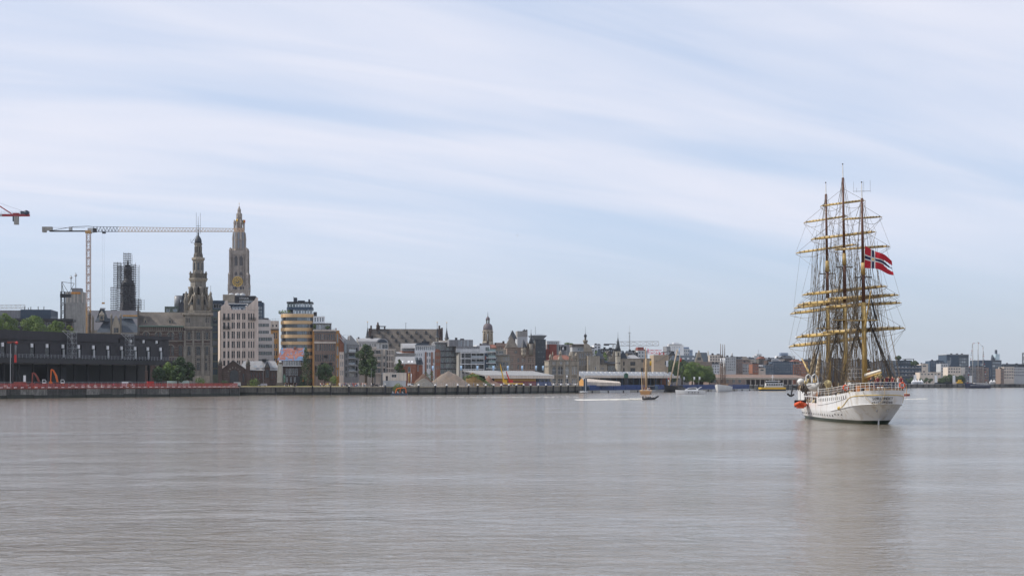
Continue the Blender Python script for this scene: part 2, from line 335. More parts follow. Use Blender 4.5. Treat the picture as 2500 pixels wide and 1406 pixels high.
# ------------------------------------------------------------------ buildings
WM = {}
def window_mesh(w, h, st, mf, mg):
    key = (round(w, 2), round(h, 2), st, mf.name, mg.name)
    if key in WM: return WM[key]
    nx, nz, r, fr = {'plain': (1, 1, .22, .09), 'two': (2, 1, .22, .08), 'cross': (2, 2, .22, .08), 'tall': (1, 2, .22, .08), 'band': (max(1, round(w / 1.3)), 1, .14, .07), 'grid': (max(1, round(w / 1.1)), max(1, round(h / 1.4)), .2, .07), 'wide': (3, 1, .18, .07), 'none': (1, 1, .35, .0)}[st]
    mb = MB(); mb.mat(1); mb.quad((0, r, 0), (w, r, 0), (w, r, h), (0, r, h))
    mb.mat(0)
    if fr:
        y0, y1 = r - 0.07, r - 0.003
        for i in range(nx + 1):
            x = w * i / nx; x0 = max(0, x - fr / 2 if 0 < i < nx else (0 if i == 0 else w - fr)); mb.box(x0, y0, 0, x0 + fr, y1, h)
        for j in range(nz + 1):
            z = h * j / nz; z0 = 0 if j == 0 else (h - fr if j == nz else z - fr / 2); mb.box(fr, y0 + 0.004, z0, w - fr, y1 - 0.001, z0 + fr)
    WM[key] = mb.mesh('window', [mf, mg]); return WM[key]
def rc(cols, rows): return [(c[0], r[0], c[1], r[1]) for c in cols for r in rows]
def spread(a, b, n, fill=0.6, start=0.5):     # n equal windows between a and b
    p = (b - a) / n; return [(a + p * (i + 0.5 - fill / 2), a + p * (i + 0.5 + fill / 2)) for i in range(n)]
class Bld:
    def __init__(s, name, label, cat, px0, px1, D, a=20, depth=14, base=G, group=None):
        s.D = D; s.a = R(a); s.s = D / F; s.base = base; s.depth = depth; s.px0 = px0; s.px1 = px1
        s.X0 = kx(px0) * D; s.root = thing(name, label, cat, (s.X0, D, base), s.a, group)
        s.w = s.u(px1)
    def u(s, px): k = kx(px); return (k * s.D - s.X0) / (math.cos(s.a) - k * math.sin(s.a))
    def sc(s, u): return (s.D + u * math.sin(s.a)) / F
    def z(s, py, u=0.0): return CH + (HZ - py) * s.sc(u) - s.base
    def body(s, ztop, ops=(), px0=None, px1=None, u0=None, u1=None, v0=0.0, depth=None, z0=0.0, mw=None, mf=None, mg=None, st='plain', left=(), right=(), name='wall', px=True, arch=False, sill=None):
        u0 = s.u(px0) if px0 is not None else (u0 if u0 is not None else 0.0); u1 = s.u(px1) if px1 is not None else (u1 if u1 is not None else s.w)
        d = depth or s.depth; mb = MB(); wins = []; tops = []
        O = []
        for o in ops:
            sty = o[4] if len(o) > 4 else st
            if px:
                a = s.u(o[0]); b = s.u(o[2]); za = s.z(o[3], a); zb = s.z(o[1], a)
            else: a, za, b, zb = o[:4]
            a = max(a, u0 + 0.05); b = min(b, u1 - 0.05); zb = min(zb, ztop - 0.05); za = max(za, z0 + 0.05)
            if b - a > 0.2 and zb - za > 0.2: O.append((a - u0, za, b - u0, zb, sty))
        faces = [(O, u1 - u0, lambda u, n, z: (u0 + u, v0 + n, z), lambda u: (u0 + u, v0), 0.0),
                 (list(left), d, lambda u, n, z: (u0 + n, v0 + d - u, z), lambda u: (u0, v0 + d - u), -math.pi / 2),
                 (list(right), d, lambda u, n, z: (u1 - n, v0 + u, z), lambda u: (u1, v0 + u), math.pi / 2)]
        for OP, W, mp, pos, rz in faces:
            OP = [tuple(o) + (() if len(o) > 4 else (st,)) for o in OP]
            us = sorted({0.0, W} | {round(x, 3) for o in OP for x in (o[0], o[2])}); zs = sorted({z0, ztop} | {round(x, 3) for o in OP for x in (o[1], o[3])})
            for i in range(len(us) - 1):
                uc = (us[i] + us[i + 1]) / 2; run = None
                for j in range(len(zs) - 1):
                    c = (zs[j] + zs[j + 1]) / 2
                    hole = any(o[0] < uc < o[2] and o[1] < c < o[3] for o in OP)
                    if not hole: run = zs[j] if run is None else run
                    if run is not None and (hole or j == len(zs) - 2):
                        e = zs[j] if hole else zs[j + 1]
                        mb.quad(mp(us[i], 0, run), mp(us[i + 1], 0, run), mp(us[i + 1], 0, e), mp(us[i], 0, e)); run = None
            for o in OP:
                a, za, b, zb, sty = o; r = 0.4
                mb.quad(mp(a, 0, za), mp(b, 0, za), mp(b, r, za), mp(a, r, za)); mb.quad(mp(a, r, zb), mp(b, r, zb), mp(b, 0, zb), mp(a, 0, zb))
                mb.quad(mp(a, 0, za), mp(a, r, za), mp(a, r, zb), mp(a, 0, zb)); mb.quad(mp(b, r, za), mp(b, 0, za), mp(b, 0, zb), mp(b, r, zb))
                if arch:
                    W2 = (b - a) / 2; K = 6; pl = [(a + W2 - W2 * math.cos(math.pi * k / K / 2), zb - W2 + W2 * math.sin(math.pi * k / K / 2)) for k in range(K + 1)]
                    for sgn in (0, 1):
                        q = [(p[0] if not sgn else a + b - p[0], p[1]) for p in pl] + [((a if not sgn else b), zb)]
                        mb.add([mp(x, 0.02, z) for x, z in q], [tuple(range(len(q)))])
                x, y = pos(a); wo = link('window', window_mesh(b - a, zb - za, sty, mf or M['white'], mg or M['gl']), s.root, (x, y, za), rz)
                if sill is not None and rz == 0.0: mb.box(x - 0.1, y - 0.12, za - 0.18, x + (b - a) + 0.1, y - 0.002, za - 0.02)
        mb.quad((u1, v0 + d, z0), (u0, v0 + d, z0), (u0, v0 + d, ztop), (u1, v0 + d, ztop)); mb.quad((u0, v0, ztop), (u1, v0, ztop), (u1, v0 + d, ztop), (u0, v0 + d, ztop))
        return mb.build(name, mw or M['cream'], s.root)
    def box(s, name, m, u0, v0, z0, u1, v1, z1, parent=None): return MB().box(u0, v0, z0, u1, v1, z1).build(name, m, parent or s.root)
    def band(s, name, m, z0, z1, out=0.25, u0=None, u1=None, d=None, v0=0.0):
        u0 = 0 if u0 is None else u0; u1 = s.w if u1 is None else u1; d = d or s.depth
        return s.box(name, m, u0 - out, v0 - out, z0, u1 + out, v0 + d + out * 0.5, z1)
    def gable(s, name, m, u0, u1, v0, v1, z0, z1, ridge='u', over=0.3, ins=0.0):
        mb = MB()
        if ridge == 'u':
            vm = (v0 + v1) / 2; A = [(u0 - over, v0 - over, z0), (u1 + over, v0 - over, z0), (u1 + over, v1 + over, z0), (u0 - over, v1 + over, z0), (u0 - over + ins, vm, z1), (u1 + over - ins, vm, z1)]
            mb.add(A, [(0, 1, 5, 4), (2, 3, 4, 5), (0, 4, 3), (1, 2, 5), (3, 2, 1, 0)])
        else:
            um = (u0 + u1) / 2; A = [(u0 - over, v0 - over, z0), (u1 + over, v0 - over, z0), (u1 + over, v1 + over, z0), (u0 - over, v1 + over, z0), (um, v0 - over + ins, z1), (um, v1 + over - ins, z1)]
            mb.add(A, [(0, 1, 4), (1, 2, 5, 4), (2, 3, 5), (3, 0, 4, 5), (3, 2, 1, 0)])
        return mb.build(name, m, s.root)
    def pyramid(s, name, m, cu, cv, hw, z0, z1, parent=None, hv=None, n=4):
        mb = MB(); hv = hv or hw
        if n == 4: mb.add([(cu-hw, cv-hv, z0), (cu+hw, cv-hv, z0), (cu+hw, cv+hv, z0), (cu-hw, cv+hv, z0), (cu, cv, z1)], [(0,1,4),(1,2,4),(2,3,4),(3,0,4),(3,2,1,0)])
        else: mb.lathe([(hw, z0), (hw * 0.02, z1)], n, (cu, cv), math.pi / n, False)
        return mb.build(name, m, parent or s.root)
    def lathe(s, name, m, prof, n, cu, cv, parent=None, rot=0.0, smooth=True): return MB().lathe(prof, n, (cu, cv), rot, smooth).build(name, m, parent or s.root)
    def bars(s, name, m, segs, r, parent=None, n=4):
        mb = MB()
        for a, b in segs: mb.tube(a, b, r, r, n)
        return mb.build(name, m, parent or s.root)
    def vent(s, u, v, z, w=1.6, d=1.6, h=1.4, m=None): return s.box('roof_vent', m or M['dgrey'], u, v, z, u + w, v + d, z + h)
# ------------------------------------------------------------------ trees and shrubs
def foliage(mb, c, rx, ry, rz, n, size, rng):
    for _ in range(n):
        while True:
            d = Vector((rng.uniform(-1, 1), rng.uniform(-1, 1), rng.uniform(-1, 1)))
            if 0.05 < d.length <= 1: break
        d.normalize(); k = rng.uniform(0.72, 1.0); p = Vector((c[0] + d.x * rx * k, c[1] + d.y * ry * k, c[2] + d.z * rz * k))
        nn = (d + Vector((rng.gauss(0, .55), rng.gauss(0, .55), rng.gauss(0, .55) + 0.2))).normalized(); a = nn.orthogonal().normalized(); b = nn.cross(a)
        t = rng.uniform(0, 6.28); a, b = a * math.cos(t) + b * math.sin(t), b * math.cos(t) - a * math.sin(t)
        s = size * rng.uniform(0.6, 1.3); mb.add([p - a * s - b * s * .4, p + a * s * .2 - b * s * .7, p + a * s + b * s * .3, p - a * s * .1 + b * s * .8], [(0, 1, 2, 3)])
def tree(label, px, py_top, D, wpx, py_bot=None, m='leaf', group=None, base=G, dens=1.0, seed=0, lobes=13, low=0.25, cat='tree', name='leafy_tree', shape=1.0):
    rng = random.Random(seed + int(px * 7)); s = D / F; top = zz(py_top, D) - base; rw = wpx * s / 2
    root = thing(name, label, cat, (kx(px) * D, D, base), 0, group)
    z0 = top * low; H = (top - z0); cz = z0 + H / 2
    tr = MB(); r0 = max(0.15, H * 0.035); tr.tube((0, 0, 0), (0.1, 0, z0 + H * .35), r0, r0 * .6, 7)
    mb = MB(); size = max(0.24, 0.62 * s)
    for i in range(lobes):
        t = (i + 0.5) / lobes; zc_ = z0 + H * (0.16 + 0.7 * t); prof = math.sin(math.pi * min(1, max(0.0, (0.12 + 0.86 * t))) ** shape) ** 0.6
        an = i * 2.4 + rng.uniform(-.4, .4); rad = rw * 0.66 * prof * rng.uniform(0.4, 1.2) if t < 0.93 else 0
        lr = rng.uniform(0.24, 0.5) * min(rw, H * .6) * (0.55 + 0.6 * prof); c = (math.cos(an) * rad, math.sin(an) * rad, zc_)
        foliage(mb, c, lr, lr, lr * 0.85, int(dens * 22 * (lr / size) ** 1.35) + 14, size, rng)
        if i % 2 == 0: tr.tube((0.1, 0, z0 + H * .25), c, r0 * .45, r0 * .15, 5)
    foliage(mb, (0, 0, cz), rw * .72, rw * .72, H * .4, int(dens * 150), size, rng)
    zs_ = sorted(v[2] for v in mb.v); zh = zs_[int(len(zs_) * .995)]; xs_ = sorted(abs(v[0]) for v in mb.v); xh = xs_[int(len(xs_) * .985)]
    kz, kr = (top - z0 * .5) / (zh - z0 * .5), rw / xh; mb.v = [(v[0] * kr, v[1] * kr, z0 * .5 + (v[2] - z0 * .5) * kz) for v in mb.v]
    tr.v = [(v[0] * kr, v[1] * kr, v[2]) for v in tr.v]
    tr.build('trunk', M['bark'], root); mb.build('crown', M[m], root)
    return root
def shrub(label, px, py_top, D, wpx, m='leaf', seed=0, base=G, cat='shrub', name='shrub', group=None):
    rng = random.Random(seed + int(px)); s = D / F; top = zz(py_top, D) - base; rw = wpx * s / 2
    root = thing(name, label, cat, (kx(px) * D, D, base), 0, group); mb = MB(); tr = MB()
    for i in range(6):
        an = i * 1.05 + rng.uniform(-.3, .3); c = (math.cos(an) * rw * .45, math.sin(an) * rw * .45, top * rng.uniform(.35, .62)); foliage(mb, c, rw * .55, rw * .55, top * .36, 70, max(.2, .6 * s), rng); tr.tube((0, 0, 0), c, .06, .03, 4)
    foliage(mb, (0, 0, top * .55), rw * .6, rw * .6, top * .45, 90, max(.2, .6 * s), rng)
    tr.build('stems', M['bark'], root); mb.build('foliage', M[m], root); return root
# ================================================================== left bank of the picture
def lattice(mb, p0, p1, w, step, r, up=Vector((0, 0, 1)), tri=False):
    p0 = Vector(p0); p1 = Vector(p1); d = (p1 - p0); Ln = d.length; d.normalize()
    a = d.cross(up)
    a = Vector((1, 0, 0)) if a.length < 1e-3 else a.normalized()
    b = a.cross(d).normalized(); h = w / 2
    cs = [a * h - b * h, -a * h - b * h, b * h] if tri else [a * h + b * h, -a * h + b * h, -a * h - b * h, a * h - b * h]
    for c in cs: mb.tube(p0 + c, p1 + c, r, r, 4)
    n = max(1, int(Ln / step)); m = len(cs)
    for i in range(n):
        q0 = p0 + d * (Ln * i / n); q1 = p0 + d * (Ln * (i + 1) / n)
        for k in range(m):
            c0, c1 = cs[k], cs[(k + 1) % m]
            mb.tube(q0 + (c0 if i % 2 == 0 else c1), q1 + (c1 if i % 2 == 0 else c0), r * .62, r * .62, 4); mb.tube(q1 + c0, q1 + c1, r * .6, r * .6, 4)
# ---- dark hall on the left quay
B = Bld('quay_hall', 'long charcoal quay hall with pleated panels above a black open ground floor', 'hall', -60, 412, 610, 66.5, 34)
zt = 25.8 - G; zd0 = 15.4 - G; zd1 = 13.2 - G; zm = zd0 + 6.6
wp = [7.5, 79, 116, 155, 193, 229, 264, 298, 331, 362, 393]; up_ = [287, 320, 351, 383]
def hw(px, wpx, za, zb): u = B.u(px); k = wpx / 2 * B.sc(u) / math.cos(B.a) * .9; return (u - k * .9, za, u + k, zb)
ops = [hw(p, 8.5, zd0 + .5, zd0 + 5.6) for p in wp] + [hw(p, 7.5, zd0 + 6.9, zd0 + 8.6) for p in up_]
B.body(zt - .6, ops, px=False, z0=zd0, mw=M['dgrey'], mf=M['black'], mg=M['gl_d'], st='none')
for o in ops:
    uu = (o[0] + o[2]) / 2; wd = o[2] - o[0]; big = o[3] - o[1] > 3
    top = o[3] - .05; sh = B.box('shutter', M['white'], o[0] - wd * .02, -.55, top - (1.45 if big else 1.2), o[0] + wd * .42, -.12, top)
    if big and o[0] > 40: B.box('shutter_panel', M['lgrey'], o[0] + wd * .25, -.45, o[1], o[0] + wd * .55, -.1, top - 1.85)
np_ = 13; pw = B.w / np_
for i in range(np_):
    u0 = i * pw + .25; u1 = (i + 1) * pw - .25; rgt = i > 8
    mb = MB(); mb.prism([(u0, .0), (u0, -.15), (u1, -1.5), (u1, 0)], 'z', zm + .35 if not rgt else zm + 2.4, zt); mb.build('cladding_panel', M['dgrey'], B.root)
    B.box('wall_panel', M['dgrey'], u0 + .1, -.06, zm - 1.0, u1 - .1, -.003, zm + .3)
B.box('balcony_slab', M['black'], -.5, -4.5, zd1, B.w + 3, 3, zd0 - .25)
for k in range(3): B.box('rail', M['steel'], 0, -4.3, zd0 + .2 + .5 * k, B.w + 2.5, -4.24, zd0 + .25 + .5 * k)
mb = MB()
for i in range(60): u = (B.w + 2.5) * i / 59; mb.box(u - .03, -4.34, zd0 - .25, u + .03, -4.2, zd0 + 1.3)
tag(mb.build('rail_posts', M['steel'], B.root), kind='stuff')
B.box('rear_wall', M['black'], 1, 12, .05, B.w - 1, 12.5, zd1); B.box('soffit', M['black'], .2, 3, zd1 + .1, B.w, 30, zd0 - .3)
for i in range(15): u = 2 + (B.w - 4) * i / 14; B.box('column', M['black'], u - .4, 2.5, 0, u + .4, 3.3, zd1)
for u in (30, 52): B.box('roller_door', mat('grey_green_door', (0.03, 0.036, 0.04), .6), u, 7, .05, u + 9, 7.3, 8.2)
for px in (160, 301):
    u = B.u(px); t = thing('scaffold_tower', 'light metal scaffold stair against the charcoal hall, ' + ('nearer the drilling rig' if px < 200 else 'above the parked white van'), 'scaffold', B.root.matrix_basis @ Vector((u, -3.2, zd0)), B.a)
    mb = MB(); lattice(mb, (0, 0, 0), (0, 0, 10.4), 2.6, 2.0, .06); mb.build('frame', M['steel'], t)
    for k in range(5): MB().box(-1.2, -1.2, 2 * k + 1.9, 1.2, 1.2, 2 * k + 2).build('platform', M['steel'], t)
    mb = MB(); mb.path([(-1.1, 0, .2), (1.1, 0, 4.2), (-1.1, 0, 8.2), (-6, 0, 10.8), (5, 0, 10.8)], .09, 4); mb.build('stair', M['lgrey'], t)
# ---- trees behind the hall
for i, (px, py, w_, D) in enumerate(((12, 766, 70, 800), (82, 772, 78, 805), (135, 784, 52, 815), (168, 795, 34, 820), (-30, 770, 60, 800))):
    if px > 0: tree(('broad bright green tree above the charcoal hall at the left edge of the picture', 'largest round green tree above the charcoal hall', 'small loose green tree right of the large round tree', 'smallest yellow green treetop left of the orange crane mast')[i], px, py, D, w_, m='leaf_y' if i == 3 else 'leaf', low=.3, seed=i, group='trees behind the charcoal hall', lobes=15)
# ---- flat navy building
B = Bld('office_block', 'flat roofed grey and navy metal clad office block behind the green trees', 'office', -30, 125, 960, 8, 30)
B.body(B.z(757), px1=50, mw=M['grey'], ops=[(44, 768, 48, 774)]); B.body(B.z(755), px0=50.3, v0=-.5, mw=M['navy'])
B.box('lower_roof', M['black'], 0, -6, B.z(784), B.u(181), 10, B.z(778)); B.body(B.z(785), u0=2, u1=B.u(178), v0=-4, depth=8, ops=[(p, 787, p + 9, 797) for p in range(10, 158, 12)], mw=M['dgrey'], mg=M['gl_d'], name='lower_wall'); B.box('brick_panel', M['brick'], B.u(168), -4.2, B.z(802), B.u(179), -4.003, B.z(795))
for i in range(14): u = B.u(52) + i * (B.w - B.u(52)) / 14; B.box('cladding_rib', M['navy'], u, -.62, B.z(778), u + .12, -.5, B.z(756))
for px, h in ((59, 8), (68, 5), (74, 7), (92, 8), (106, 8)): B.bars('antenna', M['black'], [((B.u(px), 2, B.z(755)), (B.u(px), 2, B.z(755 - h)))], .25)
B.bars('roof_railing', M['steel'], [((B.u(126), -3, B.z(773)), (B.u(142), -3, B.z(773))), ((B.u(126), -3, B.z(776)), (B.u(142), -3, B.z(776)))] + [((B.u(p), -3, B.z(778)), (B.u(p), -3, B.z(773))) for p in range(126, 143, 4)], .08)
# ---- concrete tower core
B = Bld('concrete_tower', 'unfinished pale concrete tower core with orange safety net and aerials', 'tower', 158, 204, 1020, 6, 12)
B.body(B.z(740), px0=157, px1=205.5, mw=M['concrete'], name='lower_core'); B.body(B.z(712), px0=160, px1=203, v0=.6, z0=B.z(740), depth=10, mw=M['concrete'], name='upper_core'); B.body(B.z(703), px0=174, px1=197, v0=1.2, z0=B.z(712), depth=8, mw=M['grey'], name='lift_head')
for px in (163, 172, 180, 189, 200): B.box('shutter_seam', M['cream'], B.u(px), .5, B.z(738), B.u(px) + .35, .6, B.z(714))
B.box('letter_banner', mat('orange_banner', (0.55, 0.24, 0.05), .8, .5, 1.2), B.u(174), .2, B.z(717.5), B.u(196), .5, B.z(712.5))  # plain patchy orange band standing for the banner letters
for px, t in ((171, 671), (182.5, 665)):
    B.bars('aerial', M['steel'], [((B.u(px), 4, B.z(706)), (B.u(px), 4, B.z(t)))], .3); B.lathe('aerial_head', M['lgrey'], [(.3, B.z(t + 9)), (.8, B.z(t + 8)), (.8, B.z(t + 4)), (.3, B.z(t + 3))], 6, B.u(px), 4)
t = thing('hoist_mast', 'dark lattice hoist mast with stays beside the concrete tower core', 'hoist', (kx(153.5) * 1000, 1000, G))
mb = MB(); H = zz(688, 1000) - G; lattice(mb, (0, 0, 0), (0, 0, H - 6), 2.2, 2.4, .22); mb.build('mast', M['black'], t)
mb = MB(); mb.tube((-.6, 0, H - 8), (-.6, 0, H), .3, .3); mb.path([(-.6, 0, H), (7, 0, H - 1), (3.6, 0, H - 7), (-.6, 0, H)], .14); mb.tube((-.6, 0, H - 1), (1, 0, H - 8), .14, .14); mb.box(-1.5, -1, H - 9.5, 5, 1, H - 7.5); mb.build('jib_head', M['black'], t)
# ---- church roof and scaffolded tower
B = Bld('church_nave', 'big plain dark grey church roof behind the gabled buildings', 'church', 143, 345, 1040, 5, 40)
B.body(B.z(806), mw=M['stone_w'], ops=rc(spread(185, 215, 3, .5), [(808, 830)]), arch=True, mg=M['gl_d'])
B.gable('roof', mat('grey_lead', (0.10, 0.10, 0.115), .6, .15, .2, streak=.15), 0, B.w, 0, 30, B.z(806), B.z(755), ins=3)
D = 1070; t = thing('church_tower', 'dark domed church tower wrapped in scaffolding', 'church tower', (kx(312) * D, D, G)); s = D / F
def zt_(y): return zz(y, D) - G
mb = MB(); mb.lathe([(20 * s, 0), (20 * s, zt_(752)), (18.5 * s, zt_(750)), (18 * s, zt_(720)), (19.5 * s, zt_(718)), (19.5 * s, zt_(715)), (17.5 * s, zt_(714)), (17.5 * s, zt_(700))], 8, (0, 0), math.pi / 8, False); mb.build('shaft', mat('scaffold_stone', (.11, .11, .125), .8, .2), t)
mb = MB(); mb.lathe([(17.5 * s, zt_(700)), (16.5 * s, zt_(693)), (13.5 * s, zt_(687)), (10 * s, zt_(684)), (9.5 * s, zt_(665)), (10.5 * s, zt_(664)), (10 * s, zt_(655)), (7 * s, zt_(649)), (3 * s, zt_(646)), (1.6 * s, zt_(640)), (.4 * s, zt_(634))], 8, (0, 0), math.pi / 8); mb.build('dome', M['slate'], t)
for k in range(5):
    a = -math.pi / 2 + (k - 2) * math.pi / 4; c, sn = math.cos(a), math.sin(a)
    for y0, y1, rr in ((712, 704, 17.4), (738, 724, 18.1), (682, 668, 9.7)):
        w_ = rr * .17 * s; q = Vector((c, sn, 0)) * rr * s * .925 * 1.0; n_ = Vector((c, sn, 0)); e = Vector((-sn, c, 0))
        mb = MB(); mb.prism([tuple((q + e * w_ + n_ * .12)[:2]), tuple((q - e * w_ + n_ * .12)[:2]), tuple((q - e * w_ - n_ * .3)[:2]), tuple((q + e * w_ - n_ * .3)[:2])], 'z', zt_(y0), zt_(y1)); mb.build('louvre', M['gl_d'], t)
sc = thing('scaffolding', 'tall tube scaffolding round the dark domed church tower', 'scaffold', (kx(312) * D, D, G))
def scaf(x0, x1, y0, y1, d0, d1, nm):
    mb = MB(); xs = [x0 + (x1 - x0) * i / max(1, round((x1 - x0) / 7.5)) for i in range(round((x1 - x0) / 7.5) + 1)]
    for d in (d0, d1):
        for x in xs: mb.tube((x * s, d, zt_(y1)), (x * s, d, zt_(y0) + random.uniform(-.3, 1.2)), .11, .11, 4)
    y = y1
    while y > y0:
        for d in (d0, d1):
            for f in (.28, .55): mb.tube((x0 * s, d, zt_(y - 5.4 * f)), (x1 * s, d, zt_(y - 5.4 * f)), .05, .05, 4)
        MB().box((x0 - random.uniform(0, 1.5)) * s, d0 - .1, zt_(y) - .2, (x1 + random.uniform(0, 1.5)) * s, d0 + 1.3, zt_(y) + .2).build('deck', M['dgrey'], sc); y -= 5.4
    tag(mb.build('poles', M['dgrey'], sc), kind='stuff')
scaf(-36, -22, 704, 758, -6, 6, 0); scaf(-29.5, -12, 642, 704, -5.4, 5.4, 0); scaf(-20, 20, 650, 756, -6.6, 6.6, 0); scaf(13, 24, 645, 752, -5.4, 5.4, 0); scaf(-8.5, 8.5, 621, 648, -2.4, 2.4, 0); scaf(22, 36, 731, 756, -5, 5, 0)
# ---- gabled slate building behind the hall
B = Bld('gabled_building', 'old building with dark slate roofs and an ornate stone gable dormer', 'building', 217, 343, 900, 12, 16)
B.body(B.z(812), mw=M['stone_d'], ops=rc(spread(235, 335, 9, .5), [(820, 840)]), mg=M['gl_d'])
B.gable('roof', M['slate_b'], B.u(236), B.w, 0, 15, B.z(812), B.z(775), ins=5); B.gable('tower_roof', M['slate_b'], B.u(232), B.u(264), 3, 14, B.z(784), B.z(752), ins=5, ridge='u')
B.box('roof_deck', M['zinc'], B.u(243), 7.6, B.z(753), B.u(256), 9.4, B.z(750)); B.box('parapet', M['stone'], -.2, -.4, B.z(814), B.w, .4, B.z(811))
def pinnacle(B, px, y0, y1, wpx, m, v=-.3, top=True):
    s = B.sc(B.u(px)); u = B.u(px); r = wpx * s / 2
    return B.lathe('pinnacle', m, [(r, B.z(y1)), (r, B.z(y0 + 9 * (1 if top else 0))), (r * 1.35, B.z(y0 + 8)), (r * 1.35, B.z(y0 + 6.5)), (r * .8, B.z(y0 + 6)), (r * 1.1, B.z(y0 + 4)), (r * .5, B.z(y0 + 2)), (r * .1, B.z(y0))], 8, u, v)
for px, y0, w_ in ((218.5, 760, 6), (227, 768, 4.5), (272, 764, 4.5), (294.5, 764, 4.5)): pinnacle(B, px, y0, 814, w_, M['stone_d'] if px < 225 else M['stone'])
u0, u1 = B.u(273.5), B.u(293); um = (u0 + u1) / 2
mb = MB(); mb.prism([(u0, B.z(814)), (u1, B.z(814)), (u1, B.z(797)), (um + 1, B.z(777)), (um, B.z(769)), (um - 1, B.z(777)), (u0, B.z(797))], 'y', -.5, 4); dm = mb.build('stone_gable', M['stone_w'], B.root)
for px in (280.5, 286.5): MB().box(B.u(px) - .55, -.62, B.z(812), B.u(px) + .55, -.502, B.z(800)).build('window', M['gl_d'], B.root)
u = B.u(248); B.box('lantern_dormer', M['stone_w'], u - 1.2, 1.5, B.z(781), u + 1.2, 5, B.z(768)); B.pyramid('lantern_cap', M['stone'], u, 3, 1.7, B.z(768), B.z(757)); B.box('window', M['gl_d'], u - .7, 1.4, B.z(779), u + .7, 1.497, B.z(771))
B.box('roof_glazing', M['gl_b'], B.u(300), 6.0, B.z(776), B.u(337), 9, B.z(771)); B.box('roof_cap', M['orange'], B.u(299), 5.6, B.z(771), B.u(338), 9.5, B.z(767))
# ---- pilot house with wing and spire
B = Bld('pilot_house', 'ornate stone and dark brick pilot house with a tall bell tower and dome', 'building', 340, 516, 805, 12, 18)
wing = rc([(348.5, 355.5), (358, 365), (378.5, 385.5), (388, 395), (408.5, 415.5), (418, 425)], [(811, 829), (843, 868), (882, 905)]) + rc([(436, 445)], [(811, 829), (843, 868), (882, 905)])
B.body(B.z(798), wing, px1=450, mw=M['brick_d'], mf=M['stone'], mg=M['gl_d'], st='cross', arch=True)
for y0, y1 in ((797, 794.5), (808, 806.5), (833, 830.5), (872, 870)): B.band('string_course', M['stone'], B.z(y0), B.z(y1), .3, u1=B.u(450) - .31)
for i in range(22): u = B.u(341 + 4.95 * i); B.box('corbel', M['stone'], u, -.28, B.z(806.4), u + .28, -.003, B.z(797.2))
for y in (815, 821, 847, 853, 859):
    for a_, b_ in ((342, 346.5), (367.5, 376.5), (397.5, 406.5), (427, 434), (446.5, 449.5)): B.box('stone_band', M['stone'], B.u(a_), -.05, B.z(y + 1.1), B.u(b_), -.003, B.z(y))
for a_, b_ in ((347, 366.5), (377, 396.5), (407, 426.5), (434.5, 446.5)):
    for yy, yb in ((807.5, 829), (839.5, 868)):
        u0, u1 = B.u(a_), B.u(b_); um = (u0 + u1) / 2; r = (u1 - u0) / 2; K = 10; zb = B.z(yy) - r
        out_ = [(um - r * math.cos(math.pi * k / K), zb + r * math.sin(math.pi * k / K)) for k in range(K + 1)]; inn = [(um - r * .78 * math.cos(math.pi * k / K), zb + r * .78 * math.sin(math.pi * k / K)) for k in range(K + 1)][::-1]
        mb = MB()
        for k in range(K): mb.prism([out_[k], out_[k + 1], inn[K - k - 1], inn[K - k]], 'y', -.14, -.004)
        mb.build('arch', M['stone'], B.root)
B.gable('roof', M['tile'], -.2, B.u(450), 0, 16, B.z(796), B.z(760), over=.35); B.box('gutter', M['copper'], -.2, -.75, B.z(797.2), B.u(449.5), -.36, B.z(795.4))
B.box('chimney_gable', M['stone_d'], -.9, -.4, 0, -.25, 6, B.z(746))
for px in (355, 415):
    u = B.u(px); B.box('dormer', M['stone_w'], u - .9, 1.6, B.z(789), u + .9, 5, B.z(781)); B.gable('dormer_roof', M['stone'], u - 1.1, u + 1.1, 1.5, 5.5, B.z(781), B.z(773), ridge='v', over=.1); B.box('dormer_window', M['gl_d'], u - .4, 1.52, B.z(788), u + .4, 1.597, B.z(782))
uc = B.u(484.5); vc = B.w - B.u(450); hw_ = (B.u(516) - B.u(451)) / 2; vc = hw_ - .8
tw = rc([(455, 458.5), (460.5, 464), (501.5, 505), (507, 510.5)], [(776, 788)]) + rc([(457.5, 465.5), (479, 489), (501.5, 508.5)], [(810, 829), (845, 867)]) + rc([(480, 488), (500.5, 506)], [(874, 881), (885, 904)])
B.body(B.z(765), tw, px0=451, px1=516, v0=-.8, depth=2 * hw_, mw=M['stone'], mf=M['stone'], mg=M['gl_d'], st='cross', arch=True, name='tower_shaft', left=[(4, B.z(829), 6.4, B.z(810)), (4, B.z(788), 6.5, B.z(776))])
for y0, y1, e in ((800, 796.5, .45), (768, 763, .9), (806, 804.5, .2), (841, 839, .25), (836, 831, .06), (935, 917, .5)): B.band('cornice', M['stone_w'] if e > .3 else M['brick_d'], B.z(y0), B.z(y1), e, u0=B.u(451), u1=B.u(516), d=2 * hw_, v0=-.8)
for px in (451.5, 472, 495, 515.5):
    u = B.u(px); B.box('buttress', M['stone'], u - .75, -1.6, 0, u + .75, -.803, B.z(846)); B.box('buttress_cap', M['stone'], u - .5, -1.3, B.z(846), u + .5, -.803, B.z(806))
for a_, b_ in ((468.5, 470.5), (475, 478.5), (489.5, 493), (497.8, 500), (509.5, 512)):
    for k in range(12): y = 848 + k * 4.8; B.box('brick_panel', M['brick_d'], B.u(a_), -.85, B.z(y + 2.6), B.u(b_), -.803, B.z(y))
for a_, b_ in ((453, 456.5), (466.5, 469.5), (474, 478), (490, 494), (497.5, 500.5), (509.5, 513)):
    for y in (812, 817.5, 823): B.box('brick_panel', M['brick_d'], B.u(a_), -.85, B.z(y + 3), B.u(b_), -.803, B.z(y))
